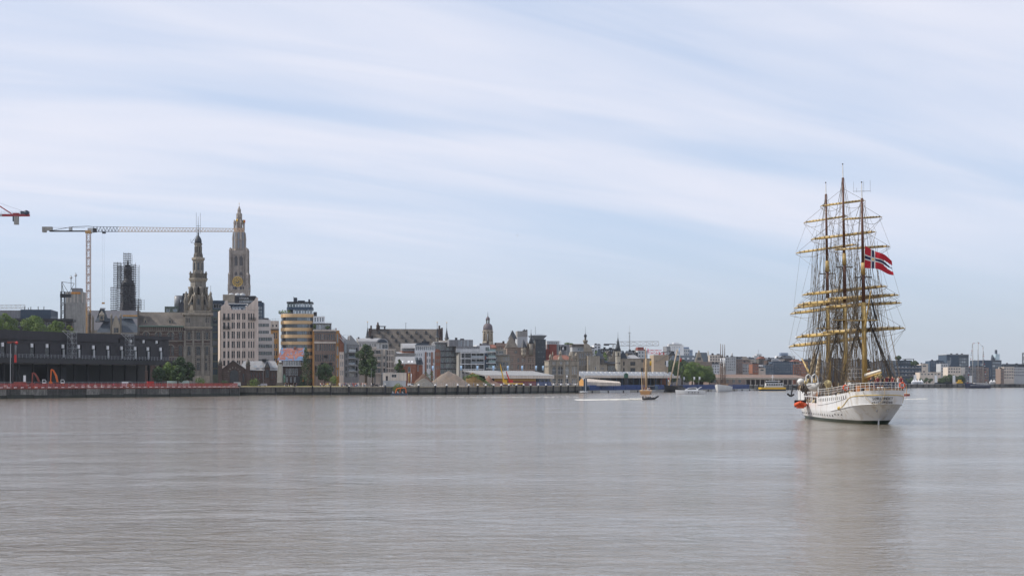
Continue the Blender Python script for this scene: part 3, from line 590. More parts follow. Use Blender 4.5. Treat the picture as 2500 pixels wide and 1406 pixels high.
for px in (453, 459, 465, 476, 484, 492, 503, 508): B.box('hood', M['stone_d'], B.u(px) - .5, -.95, B.z(811), B.u(px) + .5, -.803, B.z(806.6))
# upper stages: octagon, drums, lantern, dome
def oct_(nm, m, pr, n=8, par=None): return B.lathe(nm, m, [(r * .2012 / .924, B.z(y)) for r, y in pr], n, uc, vc, par, math.pi / 8, False)
mb = MB(); nb = 26
for i in range(nb):
    u = B.u(452) + (B.u(515) - B.u(452)) * i / (nb - 1); mb.box(u - .12, -1.3, B.z(763), u + .12, -1.1, B.z(758.6))
mb.box(B.u(451), -1.4, B.z(758.6), B.u(516), -1.0, B.z(757)); mb.build('balustrade', M['stone_w'], B.root)
oct_('tower_octagon', M['stone'], [(24, 765), (24, 752), (21, 735), (19.5, 717.5)]); oct_('octagon_head', M['stone'], [(18.9, 698), (18.6, 684)]); oct_('bell_frame', M['stone_d'], [(3, 718), (3, 698)])
for k in range(8): a = k * math.pi / 4 + math.pi / 8; B.lathe('belfry_pier', M['stone'], [(1.15, B.z(718)), (1.1, B.z(703)), (1.45, B.z(697.5))], 6, uc + math.cos(a) * 17.8 * .2177, vc + math.sin(a) * 17.8 * .2177)
oct_('octagon_cornice', M['stone_w'], [(19, 685), (21, 683), (21, 681), (23, 679), (23, 676.5), (19, 676.2)])
oct_('gallery', M['stone_d'], [(19.2, 676.2), (19.2, 664), (18, 663.5)])
oct_('belfry_drum', M['stone'], [(13.4, 664), (13.2, 632)]); oct_('drum_cornice', M['stone_w'], [(13.2, 633), (15.8, 630), (15.8, 625.5), (11.4, 624.5)])
oct_('attic', M['stone_d'], [(11.4, 624.5), (11.2, 619), (9.4, 613)])
oct_('lantern_core', M['gl_d'], [(5, 613), (5, 598)])
for k in range(8):
    a = k * math.pi / 4; B.box('lantern_post', M['stone'], uc + math.cos(a) * 7.6 * .2 - .35, vc + math.sin(a) * 7.6 * .2 - .35, B.z(613), uc + math.cos(a) * 7.6 * .2 + .35, vc + math.sin(a) * 7.6 * .2 + .35, B.z(598))
oct_('lantern_cornice', M['stone'], [(8.6, 598), (8.6, 594), (10, 592), (10, 590), (8.4, 589.5)])
B.lathe('dome', M['slate'], [(8.6 * .2, B.z(589.5)), (8.6 * .2, B.z(584)), (7.6 * .2, B.z(579)), (5 * .2, B.z(574)), (2.4 * .2, B.z(571)), (1.6 * .2, B.z(567)), (2.6 * .2, B.z(564.5)), (.8 * .2, B.z(562)), (.5 * .2, B.z(540)), (.25 * .2, B.z(522))], 12, uc, vc)
B.bars('aerial', M['black'], [((uc - .95, vc, B.z(586)), (uc - .95, vc, B.z(514))), ((uc + 1.05, vc, B.z(566)), (uc + 1.05, vc, B.z(514))), ((uc - 1, vc, B.z(546)), (uc + 1.1, vc, B.z(546))), ((uc - 1, vc, B.z(557)), (uc + 1.1, vc, B.z(557))), ((uc - 3.6, vc, B.z(588)), (uc, vc, B.z(588))), ((uc - 3.6, vc, B.z(588)), (uc - 3.6, vc, B.z(580))), ((uc - 3.4, vc, B.z(588)), (uc - .5, vc, B.z(569))), ((uc - 2.4, vc, B.z(582)), (uc - 1.6, vc, B.z(582)))], .09)
for k in range(8):
    a = -math.pi / 2 + (k - 3.5) * math.pi / 4 + math.pi / 8; c, sn = math.cos(a), math.sin(a)
    def panel(nm, m, rr, wpx, y0, y1, off=.06):
        q = Vector((uc + c * rr * .2012, vc + sn * rr * .2012, 0)); e = Vector((-sn, c, 0)); n_ = Vector((c, sn, 0)); w_ = wpx * .1
        zb, zt2 = B.z(y1), B.z(y0); K = 6; pl = [(-w_, zb), (w_, zb)] + [(w_ * math.cos(math.pi * j / K), zt2 - w_ + w_ * math.sin(math.pi * j / K)) for j in range(K + 1)]
        vs_ = [tuple(q + e * x + n_ * off) [:2] + (z,) for x, z in pl] + [tuple(q + e * x - n_ * .3)[:2] + (z,) for x, z in pl]; n2 = len(pl)
        mbp = MB(); mbp.add(vs_, [tuple(range(n2)), tuple(range(n2, 2 * n2))[::-1]] + [(j, n2 + j, n2 + (j + 1) % n2, (j + 1) % n2) for j in range(n2)]); mbp.build(nm, m, B.root)
    sh_ = mat('bright_opening', (.55, .58, .62), .6, .05)
    panel('upper_opening', M['gl_d'], 13.3, 5, 638, 656); panel('small_opening', M['gl_d'], 22.6, 5, 728, 742)
    a2 = a + math.pi / 8; q = (uc + math.cos(a2) * 20.6 * .2, vc + math.sin(a2) * 20.6 * .2)
    B.lathe('urn', M['stone'], [(.45, B.z(676)), (.45, B.z(666)), (.75, B.z(664.5)), (.3, B.z(662)), (.4, B.z(660.5)), (.05, B.z(658.5))], 6, q[0], q[1])
    B.lathe('corner_shaft', M['stone_w'], [(.7, B.z(757)), (.6, B.z(722)), (.9, B.z(720)), (.4, B.z(717)), (.1, B.z(711))], 6, uc + math.cos(a2) * 24.5 * .2, vc + math.sin(a2) * 24.5 * .2)
for sx_, sy_ in ((-1, -1), (1, -1), (-1, 1), (1, 1)):
    q = (uc + sx_ * (hw_ - .5), vc + sy_ * (hw_ - .5)); B.lathe('corner_pinnacle', M['stone'], [(1.0, B.z(765)), (.9, B.z(735)), (1.2, B.z(733)), (.8, B.z(725)), (.5, B.z(719)), (.7, B.z(716)), (.1, B.z(709))], 8, *q)
    mb = MB(); p0 = Vector((q[0] - sx_ * .5, q[1] - sy_ * .5, 0)); p1 = Vector((uc + sx_ * 2.8, vc + sy_ * 2.8, 0)); e = Vector((-sy_ * sx_ * 1.0, 1.0, 0)) if False else Vector((-(p1 - p0).y, (p1 - p0).x, 0)).normalized() * .3
    vs_ = []
    for q_, z0_, z1_ in ((p0, 752, 746), (p0.lerp(p1, .5), 742, 735), (p1, 724, 716)):
        for z_ in (z0_, z1_): vs_ += [tuple((q_ + e)[:2]) + (B.z(z_),), tuple((q_ - e)[:2]) + (B.z(z_),)]
    mb.add(vs_, [(0, 2, 6, 4), (1, 5, 7, 3), (2, 3, 7, 6), (0, 4, 5, 1), (4, 6, 10, 8), (5, 9, 11, 7), (6, 7, 11, 10), (4, 8, 9, 5)]); mb.build('flying_buttress', M['stone'], B.root)
B.bars('weather_vane', M['black'], [((uc + hw_ - .5, vc - hw_ + .5, B.z(709)), (uc + hw_ - .5, vc - hw_ + .5, B.z(695)))], .1)
# slate mansard and rooftop plant left of the tower
B2 = Bld('slate_block', 'dark slate mansard block and grey roof plant left of the bell tower', 'building', 402, 462, 905, 8, 14)
B2.body(B2.z(748), px1=436, mw=M['green'], ops=rc([(406, 414), (422, 432)], [(754, 761)]), mg=M['gl_b']); mb = MB(); mb.prism([(B2.u(434), B2.z(766)), (B2.u(447), B2.z(716)), (B2.u(462), B2.z(716)), (B2.u(462), B2.z(766))], 'y', -1, 10); mb.build('mansard', M['slate'], B2.root)
B2.box('block_base', M['brick_d'], 0, .5, 0, B2.w, 12, B2.z(766)); B2.lathe('exhaust', M['zinc'], [(1.7, B2.z(748)), (1.7, B2.z(722)), (.3, B2.z(721))], 10, B2.u(432), 4); B2.box('duct', M['zinc'], B2.u(427), 3, B2.z(731), B2.u(446), 6.5, B2.z(720.5))
# ================================================================== cathedral and the riverfront houses
D = 1270; sC = D / F; t = thing('cathedral_tower', 'tall pale gothic cathedral tower with a gilded clock and pinnacled spire', 'cathedral', (kx(584) * D, D, G), R(3))
def zC(y): return zz(y, D) - G
def ctower(nm, pr, n, rot, m=None, par=None): mb = MB(); mb.lathe([(r * sC, zC(y)) for r, y in pr], n, (0, 0), rot, False); return mb.build(nm, m or M['cath'], par or t)
q4 = math.pi / 4; k2 = math.sqrt(2)
ctower('tower_shaft', [(22.5 * k2, 935), (22.5 * k2, 712), (21.6 * k2, 700), (20.2 * k2, 660), (18.6 * k2, 622)], 4, q4)
ctower('gallery', [(23.4 * k2, 711), (24 * k2, 709), (24 * k2, 699), (22 * k2, 698.5)], 4, q4); ctower('upper_gallery', [(18.8 * k2, 624), (20 * k2, 621), (20 * k2, 613), (14.5 * k2, 612.6)], 4, q4)
ctower('octagon', [(15.6, 618), (14.8, 572), (14.0, 566)], 8, math.pi / 8); ctower('crown_base', [(13.2, 567), (13.6, 558), (11.5, 557)], 8, math.pi / 8, mat('weathered_crown', (.30, .21, .16), .85, .2, .6))
ctower('crown_core', [(5.6, 558), (5.2, 532), (7.0, 531), (6.6, 527), (4.8, 520), (3.6, 516), (4.4, 515), (3.4, 510), (2.0, 508), (2.4, 507), (1.2, 500), (.9, 506)][:10] + [(.5, 503), (.3, 497)], 8, math.pi / 8)
MB().lathe([(.7 * sC, zC(498)), (.7 * sC, zC(497)), (.1, zC(495.5))], 6).build('weathercock', M['gold'], t)
for k in range(8):
    a = k * math.pi / 4 + math.pi / 8; ca, sa = math.cos(a), math.sin(a)
    def fin(r, rad, y0, y1, nm='pinnacle'): mb = MB(); mb.lathe([(rad * sC, zC(y1)), (rad * sC, zC(y0 + (y1 - y0) * .35)), (rad * 1.35 * sC, zC(y0 + (y1 - y0) * .34)), (rad * .3 * sC, zC(y0))], 4, (ca * r * sC, sa * r * sC), .4, False); mb.build(nm, M['cath'], t)
    fin(15.6, 1.9, 568, 620, 'octagon_buttress'); fin(12.2, 2.0, 537, 563); fin(6.2, 1.2, 521, 535); fin(3.9, .5, 511, 520)
    mb = MB(); p = [(ca * r * sC, sa * r * sC, zC(y)) for r, y in ((12, 553), (9.5, 545), (6.5, 537), (4.5, 534))]; mb.path(p, .5, 4); mb.build('flying_rib', M['cath'], t)
    a3 = k * math.pi / 4; c3, s3 = math.cos(a3), math.sin(a3)
    for y0, y1 in ((568, 585), (588, 607)):
        q = Vector((c3, s3, 0)) * 14.1 * sC; e = Vector((-s3, c3, 0)) * 1.9 * sC; n_ = Vector((c3, s3, 0))
        mb = MB(); vs_ = [q + e + n_ * .25, q - e + n_ * .25, q - e - n_ * .4, q + e - n_ * .4]; mb.prism([tuple(v[:2]) for v in vs_], 'z', zC(y1), zC(y0)); mb.build('belfry_opening', mat('pale_tracery', (.20, .22, .26), .5, .15, 2.0), t)
def face(nm, m, x, y0, y1, w_, out_, side=0, arch=True, th=.5):
    r = {0: -math.pi / 2, 1: 0, 2: math.pi}[side]; mb = MB(); zb, zt2 = zC(y1), zC(y0); w2 = w_ * sC / 2; K = 5
    pl = [(-w2, zb), (w2, zb)] + ([(w2, zt2 - w2 * 1.6), (w2 * .55, zt2 - w2 * .5), (0, zt2), (-w2 * .55, zt2 - w2 * .5), (-w2, zt2 - w2 * 1.6)] if arch else [(w2, zt2), (-w2, zt2)])
    mb.prism([(x * sC + p[0], p[1]) for p in pl], 'y', -out_ * sC - .12, -out_ * sC + th)
    o = mb.build(nm, m, t); o.rotation_euler = (0, 0, r + math.pi / 2); return o
gd = mat('dark_lancet', (.022, .026, .04), .35, .2, 1.0)
for sd in (0, 1, 2):
    for x in (-5.4, 6.6):
        face('lancet', gd, x, 626, 661, 6.4, 19.4, sd, th=.9); face('lancet', gd, x, 664, 681, 6.4, 20.3, sd, th=.8); face('blind_arch', gd, x, 700, 708, 5, 24.1, sd, th=.3)
        face('blind_arch', gd, x * 1.9, 701, 707, 3.4, 24.1, sd, th=.3); face('mullion', M['cath'], x, 628, 681, .8, 20.6, sd, False, 1.4)
    face('pier', M['cath'], .6, 622, 684, 2.4, 21.6, sd, False, 1.8)
    for x in (-15, -11.4, 12.6, 16.4):
        face('recess_shade_strip', mat('painted_recess_shade', (.12, .10, .09), .85), x - 1.7, 630, 692, 1.0, 21.7, sd, True, 1.2); face('shaft_rib', M['cath'], x, 622, 698, 1.5, 22.0, sd, False, 2.8); face('shaft_niche', M['cath'], x + 1.6, 640, 650, 1.2, 21.2, sd, True, 1.4)  # dark strips beside the ribs paint in the shade of recesses
for x in (-1, 1):
    for y in (-1, 1):
        for st, (r, y0, y1, rad) in enumerate(((21.5, 665, 720, 4.2), (20.0, 606, 668, 3.2), (23.5, 690, 712, 2.2))):
            mb = MB(); c = (x * r * sC, y * r * sC); mb.lathe([(rad * sC, zC(y1)), (rad * .92 * sC, zC(y0 + 8)), (rad * 1.15 * sC, zC(y0 + 7.5)), (rad * .2 * sC, zC(y0))], 4, c, q4, False); mb.build('corner_buttress', M['cath'], t)
for i in range(7):
    for sd in (0, 1, 2): face('parapet_pinnacle', M['cath'], -18 + 6 * i, 606, 616, 1.1, 20.1, sd, True, .5); face('gallery_pinnacle', M['cath'], -21 + 7 * i, 694, 701, 1.2, 24.1, sd, True, .5)
def disc(nm, m, r0, r1, y, off, n=28):
    mb = MB(); ring = []
    for rr in (r0, r1): ring.append([(-1.2 * sC + rr * sC * math.cos(2 * math.pi * k / n), -24.6 * sC - off, zC(y) + rr * sC * math.sin(2 * math.pi * k / n)) for k in range(n)])
    bk = [[(p[0], p[1] + .4, p[2]) for p in r_] for r_ in ring]
    mb.loft([bk[0], ring[0], ring[1], bk[1]], True, False, False); return mb.build(nm, m, t)
disc('clock_ring', M['gold'], 12.2, 10.6, 689, .3); disc('clock_inner_ring', M['gold'], 6.6, 5.6, 689, .3); disc('clock_face', mat('clock_dark', (.16, .14, .11), .7, .3, 2.), 10.6, .2, 689, .1)
for k in range(12):
    a = k * math.pi / 6; mb = MB(); d_ = Vector((math.cos(a), 0, math.sin(a))); c = Vector((-1.2 * sC, -24.6 * sC - .35, zC(689))); mb.tube(c + d_ * 7.2 * sC, c + d_ * 10 * sC, .3, .3, 4); mb.build('clock_numeral', M['gold'], t)
for a, l_ in ((1.2, 8), (2.5, 5.5)): mb = MB(); c = Vector((-1.2 * sC, -24.6 * sC - .5, zC(689))); mb.tube(c, c + Vector((math.cos(a), 0, math.sin(a))) * l_ * sC, .28, .15, 4); mb.build('clock_hand', M['gold'], t)
def flag(label, px, py, D, wpx, hpx, cols, wave=1.0, pole=None, horiz=False, name='flag'):
    s_ = D / F; f = thing(name, label, 'flag', P(px, py, D)); n = 10; W = wpx * s_; Hh = hpx * s_
    for i, m in enumerate(cols):
        mb = MB(); rows = []
        for j in range(n + 1):
            x = W * j / n; y = math.sin(j * .9) * .06 * W * wave; dz = -abs(W) * .04 * j / n * wave
            a, b = (0 - Hh * i / len(cols), -Hh * (i + 1) / len(cols)) if not horiz else (0, -Hh)
            if horiz: x = W * (i + j / n) / len(cols)
            rows.append([(x, y, a + dz), (x, y, b + dz), (x, y + .03, b + dz), (x, y + .03, a + dz)])
        mb.loft(rows, True, True); mb.build('stripe', m, f)
    if pole is not None: MB().tube((0, 0, -pole * s_), (0, 0, Hh * .25), .07, .05, 5).build('pole', M['lgrey'], f)
    return f
flag('small black, yellow and red flag on the right of the cathedral spire', 592, 537, 1268, 7, 7, [M['black'], M['yellowp'], M['red']], 1, 8, True); flag('small plain yellow flag on the left of the cathedral spire', 581, 535, 1265, -4.5, 6, [M['yellowp']], 1, 9)
# ---- green framed flats
B = Bld('green_flats', 'narrow dark green framed apartment block with large windows beside the bell tower', 'apartments', 512, 547, 850, 8, 16)
rows = [(760, 773), (777, 790), (795, 809), (812.5, 826), (831, 843), (848, 861), (866, 880), (884, 897), (901, 914)]
B.body(B.z(755), rc([(514, 517), (519, 531), (533, 540)], rows), mw=M['green'], mf=M['dgrey'], mg=M['gl_b'], st='two'); B.body(B.z(738), rc([(521, 540)], [(742, 752)]), v0=1.5, depth=12, z0=B.z(755), mw=M['navy'], mg=M['gl_d'], st='band', name='penthouse'); B.box('penthouse_roof', M['navy'], -.3, .8, B.z(738), B.w, 14, B.z(733))
# ---- grey roof block with a sign
B = Bld('signed_block', 'grey rooftop block with a black sign board and white letters below the cathedral', 'office', 546, 634, 1010, 6, 20)
B.body(B.z(737), rc(spread(552, 582, 4, .55), [(742, 750)]), mw=M['concrete']); B.body(B.z(722), rc(spread(584, 618, 7, .8), [(733, 739)]), px0=574, px1=624, v0=-.6, z0=B.z(741), mw=M['dgrey'], mg=M['gl_l'], name='upper_wall'); B.box('parapet', M['stone_w'], -.5, -.4, B.z(737), B.u(573), 14, B.z(719))
for px in (564, 579, 591): B.lathe('roof_cowl', M['lgrey'], [(1.6, B.z(724)), (1.7, B.z(718)), (1.2, B.z(716)), (.3, B.z(715))], 10, B.u(px), 3)
sb = B.box('sign_board', M['black'], B.u(578), -1.1, B.z(731.5), B.u(622), -.7, B.z(725.5))
def text(body, size, m, parent, loc, rot, name='lettering', ext=.03, align='CENTER', sx=1.0):
    c = bpy.data.curves.new(name, 'FONT'); c.body = body; c.size = size; c.extrude = ext; c.align_x = align; c.align_y = 'CENTER'; c.resolution_u = 2
    o = bpy.data.objects.new('tmp', c); col.objects.link(o); bpy.context.view_layer.update(); me = bpy.data.meshes.new_from_object(o.evaluated_get(bpy.context.evaluated_depsgraph_get()))
    bpy.data.objects.remove(o); me.materials.clear(); me.materials.append(m); x = link(name, me, parent, loc); x.rotation_euler = rot; x.scale = (sx, 1, 1); return x
text('STYGUA', 1.5, M['white'], B.root, (B.u(596), -1.15, B.z(728.5)), (R(90), 0, 0))
# ---- beige commercial building
B = Bld('beige_building', 'beige stone commercial building with stepped wave gables and tall paired windows', 'building', 540.5, 630, 815, 14, 24)
cols_ = [(545, 550), (555, 560), (565.5, 569.2), (570.2, 573.6), (578.3, 581.6), (582.6, 585.8), (591.3, 594.4), (595.5, 598.8), (606, 609.3), (612, 615.4), (618.2, 620.8)]
rows = [(765, 780), (787, 802), (809, 826), (833, 849), (857, 874), (880, 893), (900, 914)]
B.body(B.z(756), rc(cols_, rows), mw=M['beige'], mf=M['dgrey'], mg=M['gl_d'], st='tall')
def gpoly(pl, nm, v0=0, v1=1.2): mb = MB(); mb.prism([(B.u(x), B.z(y, B.u(x))) for x, y in pl], 'y', v0 - .003, v1); return mb.build(nm, M['beige'], B.root)
gpoly([(540.5, 756), (565, 756), (564.5, 752), (557, 742), (555.5, 734), (551, 733), (548, 742), (543.5, 745), (540.5, 748)], 'left_gable'); gpoly([(599.5, 756), (630, 756), (630, 726), (625, 727), (622, 732), (611, 742), (604, 750), (599.5, 751)], 'right_gable')
for px in (541.5, 553, 562.5, 575.5, 588.5, 602, 624, 628.5): B.box('pilaster', M['beige'], B.u(px) - .45, -.4, 0, B.u(px) + .45, -.003, B.z(757 if 560 < px < 600 else 748, B.u(px)))
for y in (783.5, 805.5, 829.5, 853, 877): B.box('string_course', M['cream'], .1, -.2, B.z(y), B.w - .1, -.004, B.z(y - 1.2))
mb = MB(); mb.add([(B.u(566), 5, B.z(754)), (B.u(600), 5, B.z(752)), (B.u(612), 14, B.z(737)), (B.u(557), 14, B.z(737)), (B.u(566), 14, B.z(754)), (B.u(600), 14, B.z(752))], [(0, 1, 2, 3), (0, 3, 4), (1, 5, 2), (4, 3, 2, 5), (0, 4, 5, 1)]); mb.build('roof', M['zinc'], B.root)
B.body(B.z(745), rc(spread(567, 600, 4, .8), [(747, 752)]), px0=565, px1=600, v0=3, depth=6, z0=B.z(757), mw=M['navy'], mg=M['gl_b'], name='attic_wall'); B.box('blue_roof', M['navy'], B.u(556), 2.6, B.z(744), B.u(604), 9, B.z(741))
for px in (571, 578, 586, 597): B.lathe('parapet_vent', M['lgrey'], [(.7, B.z(757)), (.75, B.z(753)), (.2, B.z(751.5))], 8, B.u(px), 1.2)
for a_, b_, y in ((606, 624, 778), (544, 562, 778), (544, 562, 800)):
    mb = MB(); n = 14
    for i in range(n + 1): u = B.u(a_) + (B.u(b_) - B.u(a_)) * i / n; mb.box(u - .04, -.9, B.z(y + 2.5), u + .04, -.82, B.z(y - 3))
    mb.box(B.u(a_), -.95, B.z(y + 3.2), B.u(b_), -.41, B.z(y + 2.4)); mb.box(B.u(a_), -.92, B.z(y - 3), B.u(b_), -.8, B.z(y - 3.5)); mb.build('balcony', M['black'], B.root)
# ---- dark glass slab, white banded office, ochre block
B = Bld('glass_slab', 'slim dark glass tower slab behind the white banded office', 'office', 627, 643, 900, 6, 14)
B.body(B.z(738), rc([(629, 634), (635, 640)], [(748, 756), (757.5, 764.5), (766, 773), (774.5, 781.5)]), mw=M['navy'], mf=M['dgrey'], mg=M['gl_l'], st='plain'); B.box('plant_room', M['dgrey'], .4, 2, B.z(738), B.u(638), 8, B.z(734))
B = Bld('banded_office', 'white office with ribbons of teal windows beside the beige gabled building', 'office', 628, 669, 835, 10, 16)
B.body(B.z(780), rc([(629, 634.5), (635, 640.5), (641, 647), (647.5, 652), (652.5, 656.5)], [(789.7, 797.6), (807, 814.2)]), px1=661, z0=B.z(815.5), mw=M['white'], mf=M['navy'], mg=M['gl_g'], st='two', v0=.8, name='upper_wall')
B.body(B.z(815), rc([(630.5, 636), (636.5, 642), (642.5, 648), (648.5, 653.5), (654, 659), (659.5, 664)], [(823.5, 832), (840.5, 849), (858, 866.5)]) + rc([(630, 640), (641, 656)], [(877, 890)]), mw=M['white'], mf=M['navy'], mg=M['gl_g'], st='two'); B.vent(B.u(642), 4, B.z(780), 3, 3, 1); B.bars('rail', M['steel'], [((0, 1, B.z(778)), (B.u(660), 1, B.z(778)))], .06)
B = Bld('ochre_block', 'narrow ochre building squeezed between the white office and the curved yellow building', 'building', 661, 681, 860, 10, 14)
B.body(B.z(783), rc([(664, 668.5), (672.5, 677)], [(792, 798)]), mw=M['cream'], mg=M['gl_d'], z0=B.z(804), name='upper_wall'); B.body(B.z(804), rc([(667, 672), (673.5, 677)], [(812, 827), (839, 850), (856, 868), (874, 886)]), v0=-.5, mw=M['orange'], mg=M['gl_d'], st='tall'); B.box('cornice', M['stone_d'], -.2, -.9, B.z(806), B.w, 4, B.z(803)); B.bars('rail', M['steel'], [((0, 0, B.z(779)), (B.w, 0, B.z(779))), ((B.u(666), 0, B.z(783)), (B.u(666), 0, B.z(777))), ((B.u(672), 0, B.z(783)), (B.u(672), 0, B.z(777)))], .07)
# ---- curved yellow building
D = 815; sY = D / F; t = thing('curved_building', 'rounded yellow office with ribbon windows, dark glass penthouse and roof hedge', 'office', (kx(721) * D, D + 11, G), R(4))
HX, HY = 42.5 * sY, 10.5
def ringp(f, n=44): return [(f * HX * (abs(math.cos(a)) ** .62) * (1 if math.cos(a) > 0 else -1), f * HY * (abs(math.sin(a)) ** .75) * (1 if math.sin(a) > 0 else -1)) for a in [2 * math.pi * k / n for k in range(n)]]
def zY(y): return zz(y, D) - G
bands = [(766, 774), (782.7, 790.6), (799.6, 807.6), (816.5, 824.5), (833.2, 841), (850, 858), (867, 875)]
for i, (y0, y1) in enumerate(bands):
    mb = MB(); mb.prism(ringp(1.0), 'z', zY(y1), zY(y0)); mb.build('spandrel_band', M['yellow'], t)
    yb = bands[i + 1][0] if i < 6 else 884
    pin = ringp(.965); mg_ = (M['gl_l'], M['gl_d'], M['gl_b'])
    core = MB(); core.prism(ringp(.93), 'z', zY(yb), zY(y1)); core.build('core', M['dgrey'], t)
    for k in range(44):
        (x0, y0_), (x1, y1_) = pin[k], pin[(k + 1) % 44]
        if (y0_ + y1_) / 2 > 2: continue
        xm = (x0 + x1) / 2; m_ = M['gl_l'] if xm < -HX * .78 or xm > HX * .6 else (M['gl'] if xm < HX * .08 else M['gl_b'])  # glass tint chosen by position paints in the sky's reflection
        mb = MB(); d_ = Vector((x1 - x0, y1_ - y0_, 0)); e = d_.normalized() * .06; n_ = Vector((-d_.y, d_.x, 0)).normalized() * .12
        a_ = Vector((x0, y0_, 0)) + e; b_ = Vector((x1, y1_, 0)) - e
        if d_.length < .25: continue
        mb.prism([tuple(a_[:2]), tuple(b_[:2]), tuple((b_ + n_)[:2]), tuple((a_ + n_)[:2])], 'z', zY(yb) + .05, zY(y1) - .05); mb.build('pane', m_, t)
mb = MB(); mb.prism(ringp(.97), 'z', 0, zY(884)); mb.build('base', M['brick_b'], t)
mb = MB(); mb.prism(ringp(.99), 'z', zY(766), zY(765)); mb.build('roof_deck', M['lgrey'], t)
mb = MB(); rp = ringp(.97)
for k in range(44): mb.tube((*rp[k], zY(762.5)), (*rp[(k + 1) % 44], zY(762.5)), .06, .06, 4); mb.tube((*rp[k], zY(765)), (*rp[k], zY(762.5)), .04, .04, 4)
mb.build('railing', M['lgrey'], t)
def pent(x0, x1, y0, y1, m, nm, ins=0.0):
    a_ = (x0 - 721) * sY + ins; b_ = (x1 - 721) * sY - ins; mb = MB(); mb.prism([(a_, -4 + ins), (a_ + 1, -5 + ins), (b_ - 1, -5 + ins), (b_, -4 + ins), (b_, 6), (a_, 6)], 'z', zY(y1), zY(y0)); mb.build(nm, m, t)
pent(694, 757.5, 735, 739, M['black'], 'penthouse_roof'); pent(694, 757.5, 748, 755, M['navy'], 'penthouse_band')
for i in range(9): x = 695 + i * 6.9; pent(x + .3, x + 6.5, 739, 748, M['gl_g'] if i < 3 else M['gl_l'], 'penthouse_pane', .15)
for i in range(7): x = 709 + i * 6.9; pent(x + .3, x + 6.5, 755, 765, M['gl_b'] if i % 3 else M['gl_l'], 'penthouse_pane', .15)
pent(694, 709, 755, 765, M['dgrey'], 'penthouse_wall', .2)
for x0, x1, y0 in ((710, 718, 724), (720, 737, 731), (746, 750, 728)): MB().box((x0 - 721) * sY, -1, zY(735), (x1 - 721) * sY, 3, zY(y0)).build('roof_plant', M['slate_b'], t)
MB().tube(((710 - 721) * sY, 0, zY(735)), ((710 - 721) * sY, 0, zY(721)), .15, .1).build('mast', M['black'], t)
hd = thing('roof_hedge', 'clipped green hedge on the terrace of the curved yellow office', 'hedge', (kx(695) * (D + 6), D + 6, zz(765, D) )); mb = MB(); rng = random.Random(3)
for i in range(5): foliage(mb, ((i - 2) * 1.15, 0, .9), .9, 1.2, 1.15, 60, .25, rng)
mb.build('foliage', M['leaf'], hd); MB().box(-2.9, -.6, 0, 2.9, .6, .5).build('planter', M['dgrey'], hd)
# ---- low brick gate building
B = Bld('gate_house', 'low dark brick gate building with a gabled front and grey zinc roof', 'building', 535, 682, 776, 9, 14)
B.body(B.z(902), [(560.5, 901, 582.7, 934, 'none'), (592, 912, 596.5, 933, 'none')], px0=541, px1=602, mw=M['brick_d'], mg=M['gl_d'], arch=True, name='gate_wall')
u0, u1 = B.u(541), B.u(602); um = B.u(570); mb = MB(); mb.prism([(u0, B.z(902)), (u1, B.z(902)), (um, B.z(879))], 'y', .0, 1); mb.build('gable', M['brick_d'], B.root)
for sg in (-1, 1):
    e = u0 - .4 if sg < 0 else u1 + .4; mb = MB(); mb.prism([(um, B.z(878.3)), (e, B.z(902.5)), (e, B.z(904)), (um, B.z(880.3))], 'y', -.6, 13); mb.build('gate_roof', M['zinc'] if sg > 0 else M['slate'], B.root)
for i in range(13):
    a = math.pi * (i + .5) / 13; r = 13.6 * .194; mb = MB(); c, s_ = math.cos(a), math.sin(a); e = Vector((-s_, 0, c)) * .24
    p0 = Vector((B.u(571.6) + c * 2.5, 0, B.z(911.5) + s_ * 2.5)); p1 = Vector((B.u(571.6) + c * 3.2, 0, B.z(911.5) + s_ * 3.2)); mb.prism([((p0 + e).x, (p0 + e).z), ((p0 - e).x, (p0 - e).z), ((p1 - e).x, (p1 - e).z), ((p1 + e).x, (p1 + e).z)], 'y', -.1, -.004); mb.build('arch_stone', M['stone'] if i % 2 else M['brick_d'], B.root)
for y in (907, 912, 917, 922, 927): B.box('stone_band', M['stone_d'], B.u(542), -.05, B.z(y + 1), B.u(559), -.003, B.z(y)); B.box('stone_band', M['stone_d'], B.u(598), -.05, B.z(y + 1), B.u(601.5), -.003, B.z(y))
for px in (537.5, 605.5):
    u = B.u(px); B.box('pier', M['brick_d'], u - .95, -.8, 0, u + .95, 1.2, B.z(893)); B.box('pier_cap', M['stone_d'], u - 1.15, -1, B.z(893), u + 1.15, 1.4, B.z(890)); B.lathe('pier_dome', M['stone_d'], [(.9, B.z(890)), (1.0, B.z(886)), (.8, B.z(882)), (.4, B.z(880)), (.35, B.z(878)), (.05, B.z(875))], 10, u, .2)
B.body(B.z(904), [(p, 909, p + 4.2, 926) for p in (612, 618.5, 625, 631.5, 638, 663, 669.5)], px0=610, px1=682, v0=1.2, depth=11, mw=M['brick_d'], mf=M['rust'], mg=M['gl_d'], st='tall', arch=True, name='wing_wall')
B.gable('wing_roof', M['zinc'], B.u(585), B.w, 1.0, 12, B.z(904), B.z(880.5), ins=2.2)
mb = MB(); mb.add([(B.u(600), .4, B.z(893)), (B.u(645), .4, B.z(893)), (B.u(650), 4.5, B.z(881)), (B.u(585), 4.5, B.z(881))], [(0, 1, 2, 3)])
